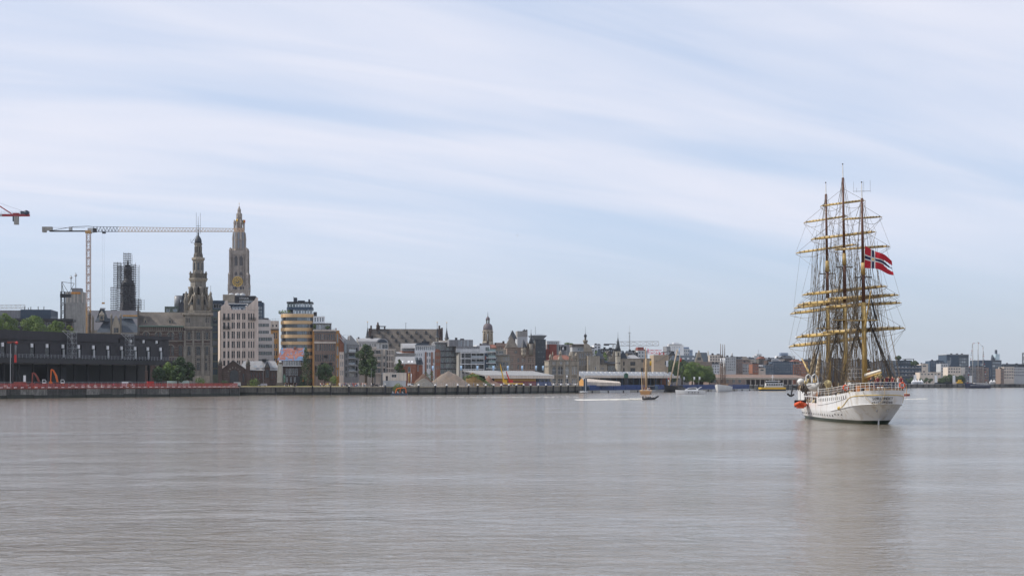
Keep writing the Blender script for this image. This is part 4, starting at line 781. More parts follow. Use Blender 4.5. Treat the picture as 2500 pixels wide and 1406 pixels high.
gu = B.u(652.5); B.box('cross_wing', M['brick_d'], B.u(646), -.6, 0, B.u(659), 5, B.z(897)); mb = MB(); mb.prism([(B.u(645), B.z(897.2)), (gu, B.z(881)), (B.u(660), B.z(897.2))], 'y', -.9, 5); mb.build('cross_gable', M['slate_b'], B.root); mb = MB(); mb.prism([(B.u(648), B.z(896.9)), (gu, B.z(886)), (B.u(657), B.z(896.9))], 'y', -.97, -.91); mb.build('gable_panel', M['stone_d'], B.root); B.box('cross_window', M['gl_d'], gu - .8, -.66, B.z(922), gu + .8, -.603, B.z(902))
for px in (619, 634, 665): mb = MB(); u = B.u(px); mb.add([(u, .62, B.z(899)), (u + 1.6, .62, B.z(899)), (u + 1.6, 1.9, B.z(893.6)), (u, 1.9, B.z(893.6))], [(0, 1, 2, 3)]); o_ = mb.build('skylight', M['clear'], B.root); o_.location = (0, .55, .45)
B.vent(B.u(640), 4.5, B.z(881), 2, 2, 1.1)
# ---- monument
D = 766; t = thing('monument', 'grey stone obelisk monument with a green bronze figure at its side', 'monument', (kx(684) * D, D, G)); zz_ = lambda y: zz(y, D) - G
mb = MB(); mb.lathe([(2.6, 0), (2.6, .9), (2.1, 1.0), (2.1, 1.8)], 4, (0, 0), R(45), False); mb.build('pedestal', M['stone_d'], t)
mb = MB(); mb.lathe([(1.75, 1.8), (1.55, zz_(905)), (1.3, zz_(893)), (1.25, zz_(890)), (.9, zz_(888.5)), (.5, zz_(887))], 4, (0, 0), R(40), False); mb.build('obelisk', M['concrete'], t); MB().ball((0, 0, zz_(887)), .9, 8, 6, .8).build('finial', M['stone_d'], t)
mb = MB(); mb.lathe([(.35, 1.8), (.5, 2.6), (.45, 3.4), (.6, 4.2), (.55, 4.9), (.2, 5.1), (.28, 5.4), (.22, 5.75), (.02, 5.9)], 8, (2.0, -.3)); mb.tube((2.3, -.3, 4.8), (2.6, -.8, 3.9), .16, .12); mb.tube((1.7, -.3, 4.8), (1.5, -.9, 5.3), .16, .12); mb.build('bronze_figure', M['copper'], t); MB().box(1.3, -1, 0, 2.8, .5, 1.8).build('figure_base', M['stone_d'], t)
# ================================================================== painted house to the castle tower
B = Bld('mural_house', 'brick house with a steep red and blue painted roof and ivy on its side', 'house', 677, 752, 790, 8, 13)
B.body(B.z(894), rc([(697.5 + 4.4 * i, 700.7 + 4.4 * i) for i in range(7)], [(899, 917)]) + rc([(698, 703), (708, 713), (717, 722), (724, 728)], [(920, 933)]), px0=679, px1=738, mw=M['brick_d'], mf=M['lgrey'], mg=M['gl'], st='tall')
rm = bpy.data.materials.new('painted_roof'); rm.use_nodes = True; n_ = rm.node_tree.nodes; l_ = rm.node_tree.links; tc_ = n_.new('ShaderNodeTexCoord'); no_ = n_.new('ShaderNodeTexNoise'); no_.inputs['Scale'].default_value = .36; no_.inputs['Detail'].default_value = 5; no_.inputs['Distortion'].default_value = 1.2; l_.new(tc_.outputs['Object'], no_.inputs['Vector'])
cr_ = n_.new('ShaderNodeValToRGB'); e = cr_.color_ramp.elements; e[0].position = .45; e[0].color = (.13, .25, .42, 1); e[1].position = .50; e[1].color = (.30, .10, .07, 1); x = e.new(.62); x.color = (.42, .20, .15, 1); x = e.new(.70); x.color = (.16, .22, .34, 1); l_.new(no_.outputs[0], cr_.inputs[0]); l_.new(cr_.outputs[0], n_['Principled BSDF'].inputs['Base Color']); n_['Principled BSDF'].inputs['Roughness'].default_value = .7
u0, u1 = B.u(677), B.u(742); zr = B.z(849); ze = B.z(880); mb = MB(); mb.add([(u0, -1, ze), (u1, -1, ze), (B.u(748), 5.5, zr), (B.u(686), 5.5, zr), (u0 - 1, -2, B.z(892)), (B.u(748), 12, ze), (u0, 12, ze)], [(0, 1, 2, 3), (2, 5, 6, 3), (0, 3, 6), (1, 5, 2)]); mb.build('roof', rm, B.root)
mb = MB(); mb.add([(u0 - .3, -1.1, ze), (B.u(686), 5.5, zr + .05), (u0 - .3, 6, ze), (u0 - .3, 6, B.z(893)), (u0 - .3, -1.2, B.z(893))], [(0, 1, 2), (0, 2, 3, 4)]); mb.build('roof_side', mat('blue_roof_paint', (.16, .30, .50), .7), B.root)
B.box('chimney', M['brick'], B.u(717), 4.5, zr - 1.2, B.u(723), 6.5, B.z(846))
for i in range(9): mb = MB(); f = i / 9; B.bars('roof_batten', M['rust'], [((u0 + (B.u(686) - u0) * f, -1.05 + 6.5 * f, ze + (zr - ze) * f + .05), (u1 + (B.u(748) - u1) * f, -1.05 + 6.5 * f, ze + (zr - ze) * f + .05))], .05)
for i in range(7): a_ = 691 + 6.1 * i; B.box('attic_frame', M['lgrey'], B.u(a_), -1.3, B.z(892.5), B.u(a_) + .22, -.9, B.z(880.5)); link('window', window_mesh(B.u(a_ + 6) - B.u(a_) - .3, 2.1, 'two', M['white'], M['gl']), B.root, (B.u(a_) + .25, -1.2, B.z(892)))
B.box('attic_sill', M['white'], B.u(689), -1.4, B.z(894), B.u(736), .2, B.z(892.6)); B.box('porch', M['dgrey'], B.u(722), -2.5, 0, B.u(746), -.3, B.z(919)); B.box('poster', M['orangep'], B.u(737), -2.7, B.z(932), B.u(742), -2.503, B.z(923))
iv = thing('ivy', 'tall cone of dark ivy covering the gable end of the painted house', 'ivy', (kx(749) * 788, 788, G)); rng = random.Random(8); mb = MB()
for k in range(26): f = k / 25; hw2 = (17 * (1 - f) ** .55 + 1.2) * .197; foliage(mb, (rng.uniform(-.3, .3) * hw2 - .4, rng.uniform(-.5, 1.5), f * (zz(856, 788) - G) + .8), hw2 * .95, 1.2, 1.2, 52, .3, rng)
mb.build('foliage', M['leaf_d'], iv); MB().tube((0, .3, 0), (0, .3, 8), .2, .1).build('stem', M['bark'], iv)
# ---- brown block
B = Bld('brown_block', 'brown brick warehouse block with tall windows and stepped white penthouses', 'apartments', 764, 829, 815, 11, 18)
c9 = [(769.6 + 5.45 * i, 772.8 + 5.45 * i) for i in range(9)]
B.body(B.z(806), rc(c9, [(815.5, 829.5), (840, 856), (865, 882), (892, 909)]), px0=767.5, px1=820.5, mw=M['brick_b'], mf=M['dgrey'], mg=M['gl'], st='tall'); B.body(B.z(807), px1=767.3, mw=M['orange'], v0=.5, name='left_flank'); B.body(B.z(806), rc([(822.5, 826)], [(815, 837), (845, 867), (875, 897), (902, 918)]), px0=820.7, v0=.4, mw=M['orange'], mg=M['gl_l'], name='right_flank')  # orange of both flanks also holds the sunlight on the side walls
B.box('cornice', M['cream'], B.u(765), -.8, B.z(808), B.u(821), 2, B.z(805)); B.box('string_course', M['cream'], B.u(767), -.3, B.z(838), B.u(820), -.003, B.z(834)); B.box('string_course', M['grey'], B.u(767), -.25, B.z(812), B.u(820), -.003, B.z(809.5))
B.body(B.z(789), rc(spread(772, 806, 5, .8), [(792, 803)]), px0=765, px1=810, v0=2, depth=12, z0=B.z(806), mw=M['grey'], mg=M['gl_l'], st='two', name='terrace_wall'); B.body(B.z(771), rc(spread(768, 793, 4, .6), [(774, 785)]), px0=766, px1=795, v0=4, depth=9, z0=B.z(789), mw=M['white'], mg=M['gl_b'], name='penthouse_wall')
B.box('terrace_slab', M['lgrey'], B.u(763.5), 1.2, B.z(789.5), B.u(811), 14, B.z(788)); B.bars('railing', M['steel'], [((B.u(796), 2, B.z(785)), (B.u(809), 2, B.z(785))), ((B.u(765), 0, B.z(803)), (B.u(820), 0, B.z(802)))] + [((B.u(p), 0, B.z(806)), (B.u(p), 0, B.z(802.5))) for p in range(812, 822, 2)], .06); B.vent(B.u(768), 6, B.z(771), 1.6, 2, 2.2); B.box('chimney', M['rust'], B.u(821), 3, B.z(806), B.u(823), 5, B.z(800))
for px, y in ((791, 868), (783, 886), (803, 886)): B.box('balcony', M['black'], B.u(px), -1, B.z(y + 5), B.u(px + 8), -.02, B.z(y - 1))
sh1 = shrub('potted dark shrubs on the left terrace of the brown block', 768, 790, 816, 7, 'leaf_d', base=zz(804, 815)); sh2 = shrub('potted dark shrub on the right terrace of the brown block', 800, 795, 816, 12, 'leaf_d', base=zz(804, 815))
# ---- grey gabled flats
B = Bld('gabled_flats', 'grey and pink apartment building with steep zinc roofs and stacked balconies', 'apartments', 829, 877, 815, 10, 15)
B.body(B.z(859), rc([(831, 833.5), (835.5, 838)], [(865, 876), (883, 895), (904, 916)]), px1=839.5, mw=M['beige'], mg=M['gl'], st='tall'); mb = MB(); mb.prism([(0, B.z(859)), (B.u(839.5), B.z(859)), (B.u(839.5), B.z(836)), (0, B.z(811))], 'y', .6, 14); mb.build('party_wall', M['brick'], B.root)
mb = MB(); mb.add([(-.2, -.2, B.z(824)), (B.u(839.5), -.2, B.z(838)), (B.u(853), 4, B.z(832)), (0, 7, B.z(810))], [(0, 1, 2, 3)]); mb.build('left_roof', M['zinc'], B.root)
B.body(B.z(840), rc([(843, 848), (852, 866), (868.5, 873)], [(849, 858), (864, 873), (879, 889), (895, 905), (910, 920)]), px0=839.6, mw=M['grey'], mf=M['dgrey'], mg=M['gl'], st='two', v0=.4)
mb = MB(); mb.prism([(B.u(839), B.z(840)), (B.u(877.5), B.z(842)), (B.u(868), B.z(831)), (B.u(857), B.z(818)), (B.u(854), B.z(819)), (B.u(853), B.z(831)), (B.u(845), B.z(829))], 'y', .2, 14); mb.build('roof', M['zinc'], B.root)
for y in (860, 875, 891, 907): B.box('balcony_slab', M['lgrey'], B.u(851), -1.4, B.z(y), B.u(868), .38, B.z(y - 1.4)); B.box('balcony_glass', M['gl_l'], B.u(851.5), -1.35, B.z(y - 1.5), B.u(867.5), -1.25, B.z(y - 6))
B.box('awning', M['white'], B.u(852), -1.6, B.z(856), B.u(869), .3, B.z(855)); B.box('glass_bay', M['gl_l'], B.u(841), -.5, B.z(862), B.u(846), .3, B.z(836)); B.bars('roof_rail', M['steel'], [((B.u(840), 5, B.z(817)), (B.u(855), 5, B.z(817))), ((B.u(841), 5, B.z(828)), (B.u(841), 5, B.z(817)))], .06)
# ---- street trees
tree('dark round tree in front of the brown warehouse block', 793, 887, 792, 40, m='leaf_d', low=.15); shrub('light green bush at the foot of the grey gabled flats', 815, 914, 775, 22, 'leaf', 2)
tree('tall dark green tree between the grey gabled flats and the curved roof flats', 893, 842, 800, 46, m='leaf_d', low=.12, lobes=18); tree('small dark tree beside the red brick house', 975, 878, 812, 24, m='leaf_d', low=.1); tree('young tree half hiding the right side of the tall dark tree', 908, 868, 792, 24, m='leaf_d', low=.15)
for i, (px, py, w_, D) in enumerate(((388, 894, 32, 690), (410, 884, 42, 700), (440, 871, 46, 706), (461, 884, 30, 708), (434, 892, 34, 690))):
    tree(('low dark tree at the right end of the charcoal hall', 'bright green round tree in front of the charcoal hall', 'tallest dark tree in front of the bell tower', 'dark tree touching the right side of the bell tower', 'light green tree in the middle of the bell tower group')[i], px, py, D, w_, m=('leaf_d', 'leaf', 'leaf_d', 'leaf_d', 'leaf_d')[i], low=.1, seed=i + 40, group='trees before the pilot house')
shrub('scruffy green bush left of the bell tower base', 489, 920, 702, 26, 'leaf', 5); shrub('low bush left of the gate house door', 548, 927, 752, 22, 'leaf_d', 6); shrub('bright round bush in front of the gate house wing', 619, 921, 760, 34, 'leaf', 7); shrub('weed growing from the stone quay edge', 314, 936, 655, 10, 'leaf_y', 8, base=G - 1.5)
# ---- curved roof flats
B = Bld('barrel_roof_flats', 'pale apartment building with a grey barrel roof and stone balconies', 'apartments', 876, 967, 835, 10, 20)
B.body(B.z(852), rc(spread(879, 919, 7, .7), [(856, 865)]) + rc([(913, 929)], [(855, 865)]) + rc([(914, 920), (921, 929)], [(870, 878), (885, 895), (899, 910)]) + rc(spread(879, 912, 5, .6), [(884, 894), (900, 910)]) + rc([(936, 940)], [(869, 876), (884, 894), (899, 909)]) + rc([(944, 947), (949, 951.5), (953.5, 956), (958, 960.5)], [(855, 866), (869, 881), (884, 897), (900, 908)]), mw=M['cream'], mf=M['dgrey'], mg=M['gl'], st='two')
for y in (865.5, 869, 882.5, 898, 913): B.box('balcony_slab', M['cream'], -.2, -.9, B.z(y), B.u(931), -.003, B.z(y - 1.8))
for px in (914, 930.5, 940.5, 963): B.box('pier', M['concrete'], B.u(px), -.7, 0, B.u(px) + .7, -.004, B.z(853))
mb = MB(); n = 14; mb.prism([(B.u(950), B.z(853)), (B.u(962), B.z(853)), (B.u(966), B.z(857)), (B.u(966), 0), (B.u(950), 0)], 'y', -1.6, -.01)
B.body(B.z(833), rc(spread(878, 920, 7, .7), [(838, 846)]) + rc([(926, 932)], [(836, 851)]) + rc([(934, 948)], [(840, 851)]), px0=877, px1=949, v0=2.5, depth=12, z0=B.z(852), mw=M['lgrey'], mf=M['white'], mg=M['gl'], st='two', name='attic_wall'); B.box('terrace_rail', M['cream'], B.u(876), -.3, B.z(852), B.u(919), .1, B.z(846))
def barrel(B, nm, px0, px1, y0, y1, v0, v1, m): a_, b_ = B.u(px0), B.u(px1); r_ = (b_ - a_) / 2; K = 12; mb = MB(); mb.prism([(a_ + r_ - r_ * math.cos(math.pi * k / K), B.z(y1) + (B.z(y0) - B.z(y1)) * math.sin(math.pi * k / K)) for k in range(K + 1)], 'y', v0, v1); return mb.build(nm, m, B.root)
mb = MB(); K = 8; v_ = [(2.2 + 10 * (1 - math.cos(math.pi / 2 * k / K)) * .8, B.z(835) + (B.z(824) - B.z(835)) * math.sin(math.pi / 2 * k / K)) for k in range(K + 1)] + [(14, B.z(824)), (14, B.z(835))]; mb.prism(v_, 'x', B.u(875), B.u(932)); mb.build('barrel_roof', M['zinc'], B.root); barrel(B, 'end_arch', 920, 949, 825, 836, 2.0, 13, M['zinc']); barrel(B, 'arch_panel', 923, 946, 828, 836, 1.9, 2.0, M['slate_b'])
for px, y in ((876, 822), (907, 819), (910, 818), (893, 829)): B.vent(B.u(px), 6, B.z(832), .8, 1.2, B.z(y) - B.z(832))
# ---- butchers hall
B = Bld('butchers_hall', 'old hall with a huge weathered tile roof full of small dormers and slim turrets', 'hall', 893, 1092, 1090, 9, 26)
B.body(B.z(872), mw=M['stone_d'], ops=rc(spread(900, 1088, 14, .3), [(878, 890)]), mg=M['gl_d']); hz_ = B.z(801)
B.gable('roof', M['tile'], B.u(905), B.u(1082), 0, 26, B.z(874), hz_, over=.2)
def rv(f): return 13 * f - .2
for j, (y, pxs) in enumerate(((810, (928, 950, 974, 997, 1020, 1044)), (820, (937, 960, 984, 1007, 1030, 1054)), (830.5, (946, 969, 993, 1016, 1039)), (841.5, (954, 978, 1000, 1024, 1046)))):
    for px in pxs:
        u = B.u(px); z_ = B.z(y + 3, u); f = (z_ - B.z(874)) / (hz_ - B.z(874)); v = rv(f); w_ = .95
        mb = MB(); mb.add([(u - w_, v - .5, z_), (u + w_, v - .5, z_), (u + w_ * .9, v - .5, z_ + 1.0), (u, v - .5, z_ + 2.4), (u - w_ * .9, v - .5, z_ + 1.0), (u - w_, v + .6, z_ + .3), (u + w_, v + .6, z_ + .3), (u, v + 1.4, z_ + 2.4)], [(0, 1, 2, 3, 4), (1, 6, 2), (0, 4, 5), (2, 6, 7, 3), (4, 3, 7, 5)]); d_ = mb.build('dormer', M['tile'], B.root); mb = MB(); mb.add([(u - .7, v - .53, z_ + .1), (u + .7, v - .53, z_ + .1), (u + .62, v - .53, z_ + 1.1), (u, v - .53, z_ + 2.0), (u - .62, v - .53, z_ + 1.1)], [(0, 1, 2, 3, 4)]); mb.build('dormer_window', M['gl_d'], d_)
for px, steps in ((905, 1), (1079, 1)):
    for k in range(6): B.box('stepped_gable', M['brick_d'], B.u(px) - .5, 13 - (6 - k) * 2.1, B.z(874), B.u(px) + .9, 13 + (6 - k) * 2.1, B.z(836 - k * 7.2))
B.box('gable_chimney', M['brick_d'], B.u(907.5), 11, B.z(812), B.u(911), 14, B.z(793)); B.box('gable_chimney', M['brick_d'], B.u(1074), 6, B.z(830), B.u(1077.5), 9, B.z(793))
for px, y in ((1071, 801), (1081, 798)): B.box('gable_chimney', M['brick_d'], B.u(px), 8, B.z(835), B.u(px + 3.6), 11, B.z(y))
def turret(B, px, y_tip, y_base, y_bot, wpx, v, ms, mr, tip=10):
    u = B.u(px); s_ = B.sc(u); r = wpx * s_ / 2
    B.lathe('turret', ms, [(r * .85, B.z(y_bot)), (r * .85, B.z(y_base + 1.5)), (r * 1.05, B.z(y_base))], 8, u, v, None, .39, False)
    B.lathe('turret_spire', mr, [(r * 1.3, B.z(y_base)), (r * .8, B.z(y_base - (y_base - y_tip) * .18)), (r * .35, B.z(y_base - (y_base - y_tip) * .6)), (r * .06, B.z(y_tip))], 8, u, v, None, .39, False); B.bars('finial', M['black'], [((u, v, B.z(y_tip)), (u, v, B.z(y_tip - tip)))], .13); B.lathe('vane', M['gold'], [(.1, B.z(y_tip - tip)), (.55, B.z(y_tip - tip - 1)), (.1, B.z(y_tip - tip - 2.2))], 6, u, v)
turret(B, 897, 797, 824, 872, 9, -.5, M['stone_d'], M['slate']); turret(B, 1067, 797, 823, 872, 9, -1.2, M['stone'], M['slate']); turret(B, 1091.5, 797, 826, 872, 10, 2, M['stone'], M['slate'])
u = B.u(926); B.lathe('bell_turret', M['brick_d'], [(1.3, B.z(808)), (1.0, B.z(795)), (1.3, B.z(793)), (.5, B.z(790)), (.7, B.z(788)), (.2, B.z(784))], 8, u, 13); B.box('roof_platform', M['brick_d'], B.u(928), 12, B.z(802), B.u(931), 16, B.z(794)); B.box('roof_platform', M['brick_d'], B.u(942), 12, B.z(802), B.u(944.5), 16, B.z(794)); B.box('platform_roof', M['slate'], B.u(927), 11.5, B.z(796), B.u(946), 16, B.z(794.2)); B.bars('weather_vane', M['black'], [((B.u(995), 13, hz_), (B.u(995), 13, B.z(786))), ((B.u(994), 13, B.z(787)), (B.u(997), 13, B.z(787)))], .15)
# ---- red brick row in front of it
B = Bld('brick_house', 'small red brick house with a grey metal roof and rooflights', 'house', 968, 1033, 815, 9, 12)
B.body(B.z(888), [(986, 888.5, 989, 893), (996, 895, 1002, 908)], px0=975, px1=1016, mw=M['brick'], mg=M['gl']); B.gable('roof', M['zinc'], B.u(968), B.u(1015), 0, 11, B.z(888), B.z(870), over=.3, ins=.4)
for px in (971, 979, 995, 1003): mb = MB(); u = B.u(px); mb.add([(u, .9, B.z(886)), (u + 1.1, .9, B.z(886)), (u + 1.3, 2.0, B.z(881.5)), (u + .25, 2.0, B.z(881.5))], [(0, 1, 2, 3)]); o_ = mb.build('rooflight', M['white'], B.root); o_.location = (0, -.25, .25)
B.body(B.z(890), [(1020, 893, 1023, 906)], px0=1016.5, px1=1033, v0=2, depth=9, mw=M['brick'], mg=M['gl'], name='side_wall'); B.gable('side_gable', M['slate_b'], B.u(1016), B.u(1024.5), 1, 11, B.z(889), B.z(871), ridge='v', over=.1); B.gable('side_gable', M['slate_b'], B.u(1025), B.u(1033.5), 1, 11, B.z(889), B.z(872), ridge='v', over=.1)
B = Bld('white_flats', 'white and brick apartment house with curved grey roof and glazed bays', 'apartments', 968, 1066, 850, 9, 16)
B.body(B.z(856), mw=M['brick'], px0=982, px1=1014); B.body(B.z(863), px1=1014, v0=-.6, mw=M['lgrey'], name='lower_wall'); mb = MB(); v_ = [(-1.2, B.z(850)), (.5, B.z(844)), (3, B.z(839.5)), (6, B.z(837.5)), (12, B.z(837.5)), (12, B.z(850))]; mb.prism(v_, 'x', B.u(983), B.u(1034)); mb.build('curved_roof', M['zinc'], B.root); mb = MB(); mb.prism([(-2, B.z(863)), (4, B.z(858.5)), (4, B.z(864)), (-2, B.z(864))], 'x', B.u(968), B.u(1014)); mb.build('lean_to_roof', M['zinc'], B.root); B.body(B.z(850), px0=982, px1=1014, v0=-.2, z0=B.z(857), depth=11, mw=M['grey'], ops=rc([(984, 993)], [(851.5, 855.5)]), name='dormer_wall')
B.body(B.z(843), rc(spread(1014, 1064, 10, .82), [(846, 855)]) + rc(spread(1013, 1031, 4, .6), [(862, 870)]) + rc([(1041, 1045), (1046.5, 1051)], [(860, 870), (876, 885), (890, 900)]) + rc([(1015, 1020), (1023, 1028), (1056, 1060)], [(876, 886), (890, 900)]), px0=1012, px1=1062, v0=-1, mw=M['white'], mf=M['white'], mg=M['gl_b'], st='two', name='bay_wall')
for px in (1037, 1052): B.box('brick_pier', M['brick'], B.u(px), -1.8, 0, B.u(px) + .75, -1.003, B.z(859))
barrel(B, 'arched_roof', 1014, 1048, 836, 843, -1.2, 10, M['slate_b']); B.box('roof_slab', M['lgrey'], B.u(1012), -1.5, B.z(844), B.u(1064), 6, B.z(842.4)); B.vent(B.u(1031), 2, B.z(838), 4, 3, 1.2)
mb = MB(); mb.prism([(B.u(1061.5), 0), (B.u(1074), 0), (B.u(1074), B.z(855)), (B.u(1067), B.z(851)), (B.u(1061.5), B.z(857))], 'y', -1.6, 8); mb.build('brick_gable', M['brick'], B.root)
for px in (1063.5, 1068.5):
    for y in (860, 876, 892): B.box('gable_window', M['brick_b'], B.u(px), -1.66, B.z(y + 9), B.u(px) + .8, -1.603, B.z(y))
# ---- glass apartment houses
B = Bld('grey_frame_flats', 'grey framed apartment house with tall dark panes beside the brick gable', 'apartments', 1062, 1122, 890, 9, 18)
B.body(B.z(836), rc([(1065, 1071), (1073, 1077), (1079, 1082.5), (1088, 1097), (1099, 1103), (1105, 1108), (1109.5, 1113)], [(840, 855)]) + rc([(1076, 1084), (1088, 1096), (1097, 1102), (1104, 1108), (1109, 1113), (1114.5, 1120)], [(858.5, 869), (873, 884), (887.5, 898), (901.5, 911)]), mw=M['grey'], mf=M['lgrey'], mg=M['gl_g'], st='two'); B.box('roof_slab', M['lgrey'], -.4, -1, B.z(836.5), B.w + .3, 8, B.z(834.8)); B.vent(B.u(1074), 3, B.z(834.8), 4, 2, .9, M['cream'])
for y in (857, 871, 885.5, 900): B.box('floor_slab', M['dgrey'], B.u(1075), -.5, B.z(y + 1.2), B.w, -.003, B.z(y - .6))
B = Bld('balcony_flats', 'long pale grey apartment block with wide white balconies and recessed upper storeys', 'apartments', 1120, 1183, 880, 9, 18)
B.body(B.z(861), rc([(1126, 1133), (1136, 1149), (1150.5, 1157), (1158, 1161), (1161.5, 1170), (1171, 1180)], [(863, 873), (876, 886.5), (890, 900), (902.5, 911)]), mw=M['concrete'], mf=M['dgrey'], mg=M['gl_d'], st='two')
for y in (861, 875, 888.5, 901.5): B.box('balcony_slab', M['white'], B.u(1124), -1.2, B.z(y + .9), B.u(1181), -.003, B.z(y - .7))
for px in (1125, 1133.7, 1149.3, 1161, 1180.5): B.box('balcony_fin', M['lgrey'], B.u(px), -1.1, 0, B.u(px) + .3, -.004, B.z(861))
for y in (873, 887): B.box('balcony_glass', M['gl_l'], B.u(1150), -1.15, B.z(y), B.u(1180), -1.08, B.z(y - 4.5))
B.body(B.z(845), rc(spread(1127, 1171, 9, .55), [(847, 852)]), px0=1116, px1=1172, v0=1.5, depth=12, z0=B.z(861), mw=M['grey'], mg=M['gl_d'], name='upper_wall'); B.box('upper_parapet', M['lgrey'], B.u(1114), .6, B.z(859.5), B.u(1172), 1.4, B.z(851)); B.body(B.z(829), rc([(1121, 1124), (1126, 1130), (1134, 1137), (1138, 1140), (1142, 1147), (1150.5, 1152), (1153, 1155)], [(831, 844)]), px0=1098, px1=1156.5, v0=3, depth=11, z0=B.z(845), mw=M['grey'], mg=M['gl_l'], name='penthouse_wall'); B.vent(B.u(1114), 5, B.z(829), 1.2, 1.2, 1.2); B.vent(B.u(1127), 5, B.z(829), 2, 2, .7)
B = Bld('glass_corner_flats', 'white cubic apartment block with green glass balconies', 'apartments', 1165, 1210, 905, 9, 16)
B.body(B.z(843), rc([(1185, 1194)], [(847, 857)]), px0=1164, px1=1196, mw=M['white'], mf=M['white'], mg=M['gl_g'], st='two', name='cube_wall', depth=12, z0=B.z(862)); B.body(B.z(862), px0=1180, px1=1190, mw=M['navy'], depth=12, name='core_wall'); B.body(B.z(860), rc([(1187, 1193), (1195, 1207)], [(861, 871), (875, 884), (888, 897), (901, 910)]), px0=1186, mw=M['dgrey'], mf=M['white'], mg=M['gl_g'], st='two', v0=.6)
for y in (857, 872, 885, 898): B.box('balcony_slab', M['white'], B.u(1187), -1.2, B.z(y + 2), B.w, .58, B.z(y)); B.box('balcony_glass', mat('pale_green_glass', (.30, .40, .38), .2, .05), B.u(1192), -1.15, B.z(y), B.w - .2, -1.08, B.z(y - 5))
B.box('orange_panel', M['rust'], B.u(1184), -.06, B.z(878), B.u(1187), -.003, B.z(869))
B = Bld('beige_flats', 'beige terraced flats with white framed windows behind the orange mobile crane', 'apartments', 1200, 1246, 915, 9, 16)
B.body(B.z(866), rc([(1208, 1214), (1229, 1231.5), (1234, 1238.5), (1241, 1243.5)], [(871, 880)]) + rc([(1222, 1233), (1235, 1240), (1208, 1217)], [(884, 894)]) + rc([(1208, 1228), (1230, 1240)], [(898, 907)]), mw=M['stone_w'], mf=M['white'], mg=M['gl'], st='two'); B.body(B.z(852), rc([(1212, 1218), (1219.5, 1230)], [(856, 864)]), px0=1204, px1=1237, v0=2, depth=10, z0=B.z(866), mw=M['stone_w'], mg=M['gl'], st='two', name='upper_wall'); B.box('terrace', M['concrete'], B.u(1204), -.9, B.z(882.5), B.u(1222), -.003, B.z(880)); B.box('terrace', M['concrete'], B.u(1200), -.8, B.z(867), B.u(1244), 2, B.z(865))
for i, (px0, px1, y, m_) in enumerate(((1194, 1216, 840, 'tile_r'), (1212, 1236, 836, 'brick_d'), (1228, 1250, 838, 'tile_r'), (1178, 1196, 836, 'dgrey'), (1156, 1180, 842, 'lgrey'))):
    B = Bld('old_house', ('house with a flat red roof right below the domed church tower', 'dark old house with stepped chimneys between red roofs', 'old house with red roof against the castle-like house', 'low dark roofed house left of the domed church tower', 'pale roof house behind the white cubic flats')[i], 'house', px0, px1, 1010, 7, 10, group='old houses behind the quay flats')
    B.body(B.z(y + 9), rc(spread(px0 + 1, px1 - 1, 4, .4), [(y + 11, y + 16)]), mw=M['brick_b'] if i != 4 else M['white'], mg=M['gl']); B.gable('roof', M[m_], 0, B.w, 0, 10, B.z(y + 9), B.z(y), ins=1); B.box('chimney', M['brick_d'], B.w * .7, 4, B.z(y + 3), B.w * .7 + 1.2, 5.5, B.z(y - 4))
# ---- domed church tower
D = 1300; t = thing('domed_tower', 'pale church tower with a purple-grey dome and lantern', 'church tower', (kx(1191) * D, D, G), R(6)); s = D / F; zD = lambda y: zz(y, D) - G
mb = MB(); mb.lathe([(15 * s, 0), (15 * s, zD(840)), (14.4 * s, zD(838)), (13.4 * s, zD(833))], 8, (0, 0), math.pi / 8, False); mb.build('tower_base', M['stone_w'], t)
for k in range(8):
    a = k * math.pi / 4 + math.pi / 8; mb = MB(); mb.lathe([(3.0 * s, zD(834)), (2.6 * s, zD(814)), (2.9 * s, zD(812))], 6, (math.cos(a) * 10.2 * s, math.sin(a) * 10.2 * s)); mb.build('belfry_pier', M['stone_w'], t)
mb = MB(); mb.lathe([(12.4 * s, zD(814.5)), (12.2 * s, zD(809)), (12.8 * s, zD(807.5)), (12.8 * s, zD(806))], 16); mb.build('belfry_head', M['stone_w'], t)
mb = MB(); mb.lathe([(11.8 * s, zD(806)), (11.8 * s, zD(802)), (11.2 * s, zD(797)), (9.4 * s, zD(793)), (6.5 * s, zD(790.4)), (4.5 * s, zD(789.6))], 16); mb.build('dome', mat('purple_slate', (.105, .085, .095), .6, .15, .3), t)
for k in range(6):
    a = k * math.pi / 3; MB().tube((math.cos(a) * 3.6 * s, math.sin(a) * 3.6 * s, zD(790)), (math.cos(a) * 3.6 * s, math.sin(a) * 3.6 * s, zD(781)), .25, .25).build('lantern_post', M['stone_d'], t)
mb = MB(); mb.lathe([(5.4 * s, zD(781)), (5.2 * s, zD(779)), (4 * s, zD(775.5)), (1.2 * s, zD(773)), (.7 * s, zD(770)), (.3 * s, zD(769))], 12); mb.build('lantern_dome', MC['purple_slate'], t); MB().tube((0, 0, zD(770)), (0, 0, zD(761)), .18, .1).build('finial', M['black'], t)
for k in range(8): a = k * math.pi / 4; MB().ball((math.cos(a) * 12 * s, math.sin(a) * 12 * s, zD(810.5)), .55, 6, 4).build('oculus', M['gl_d'], t)
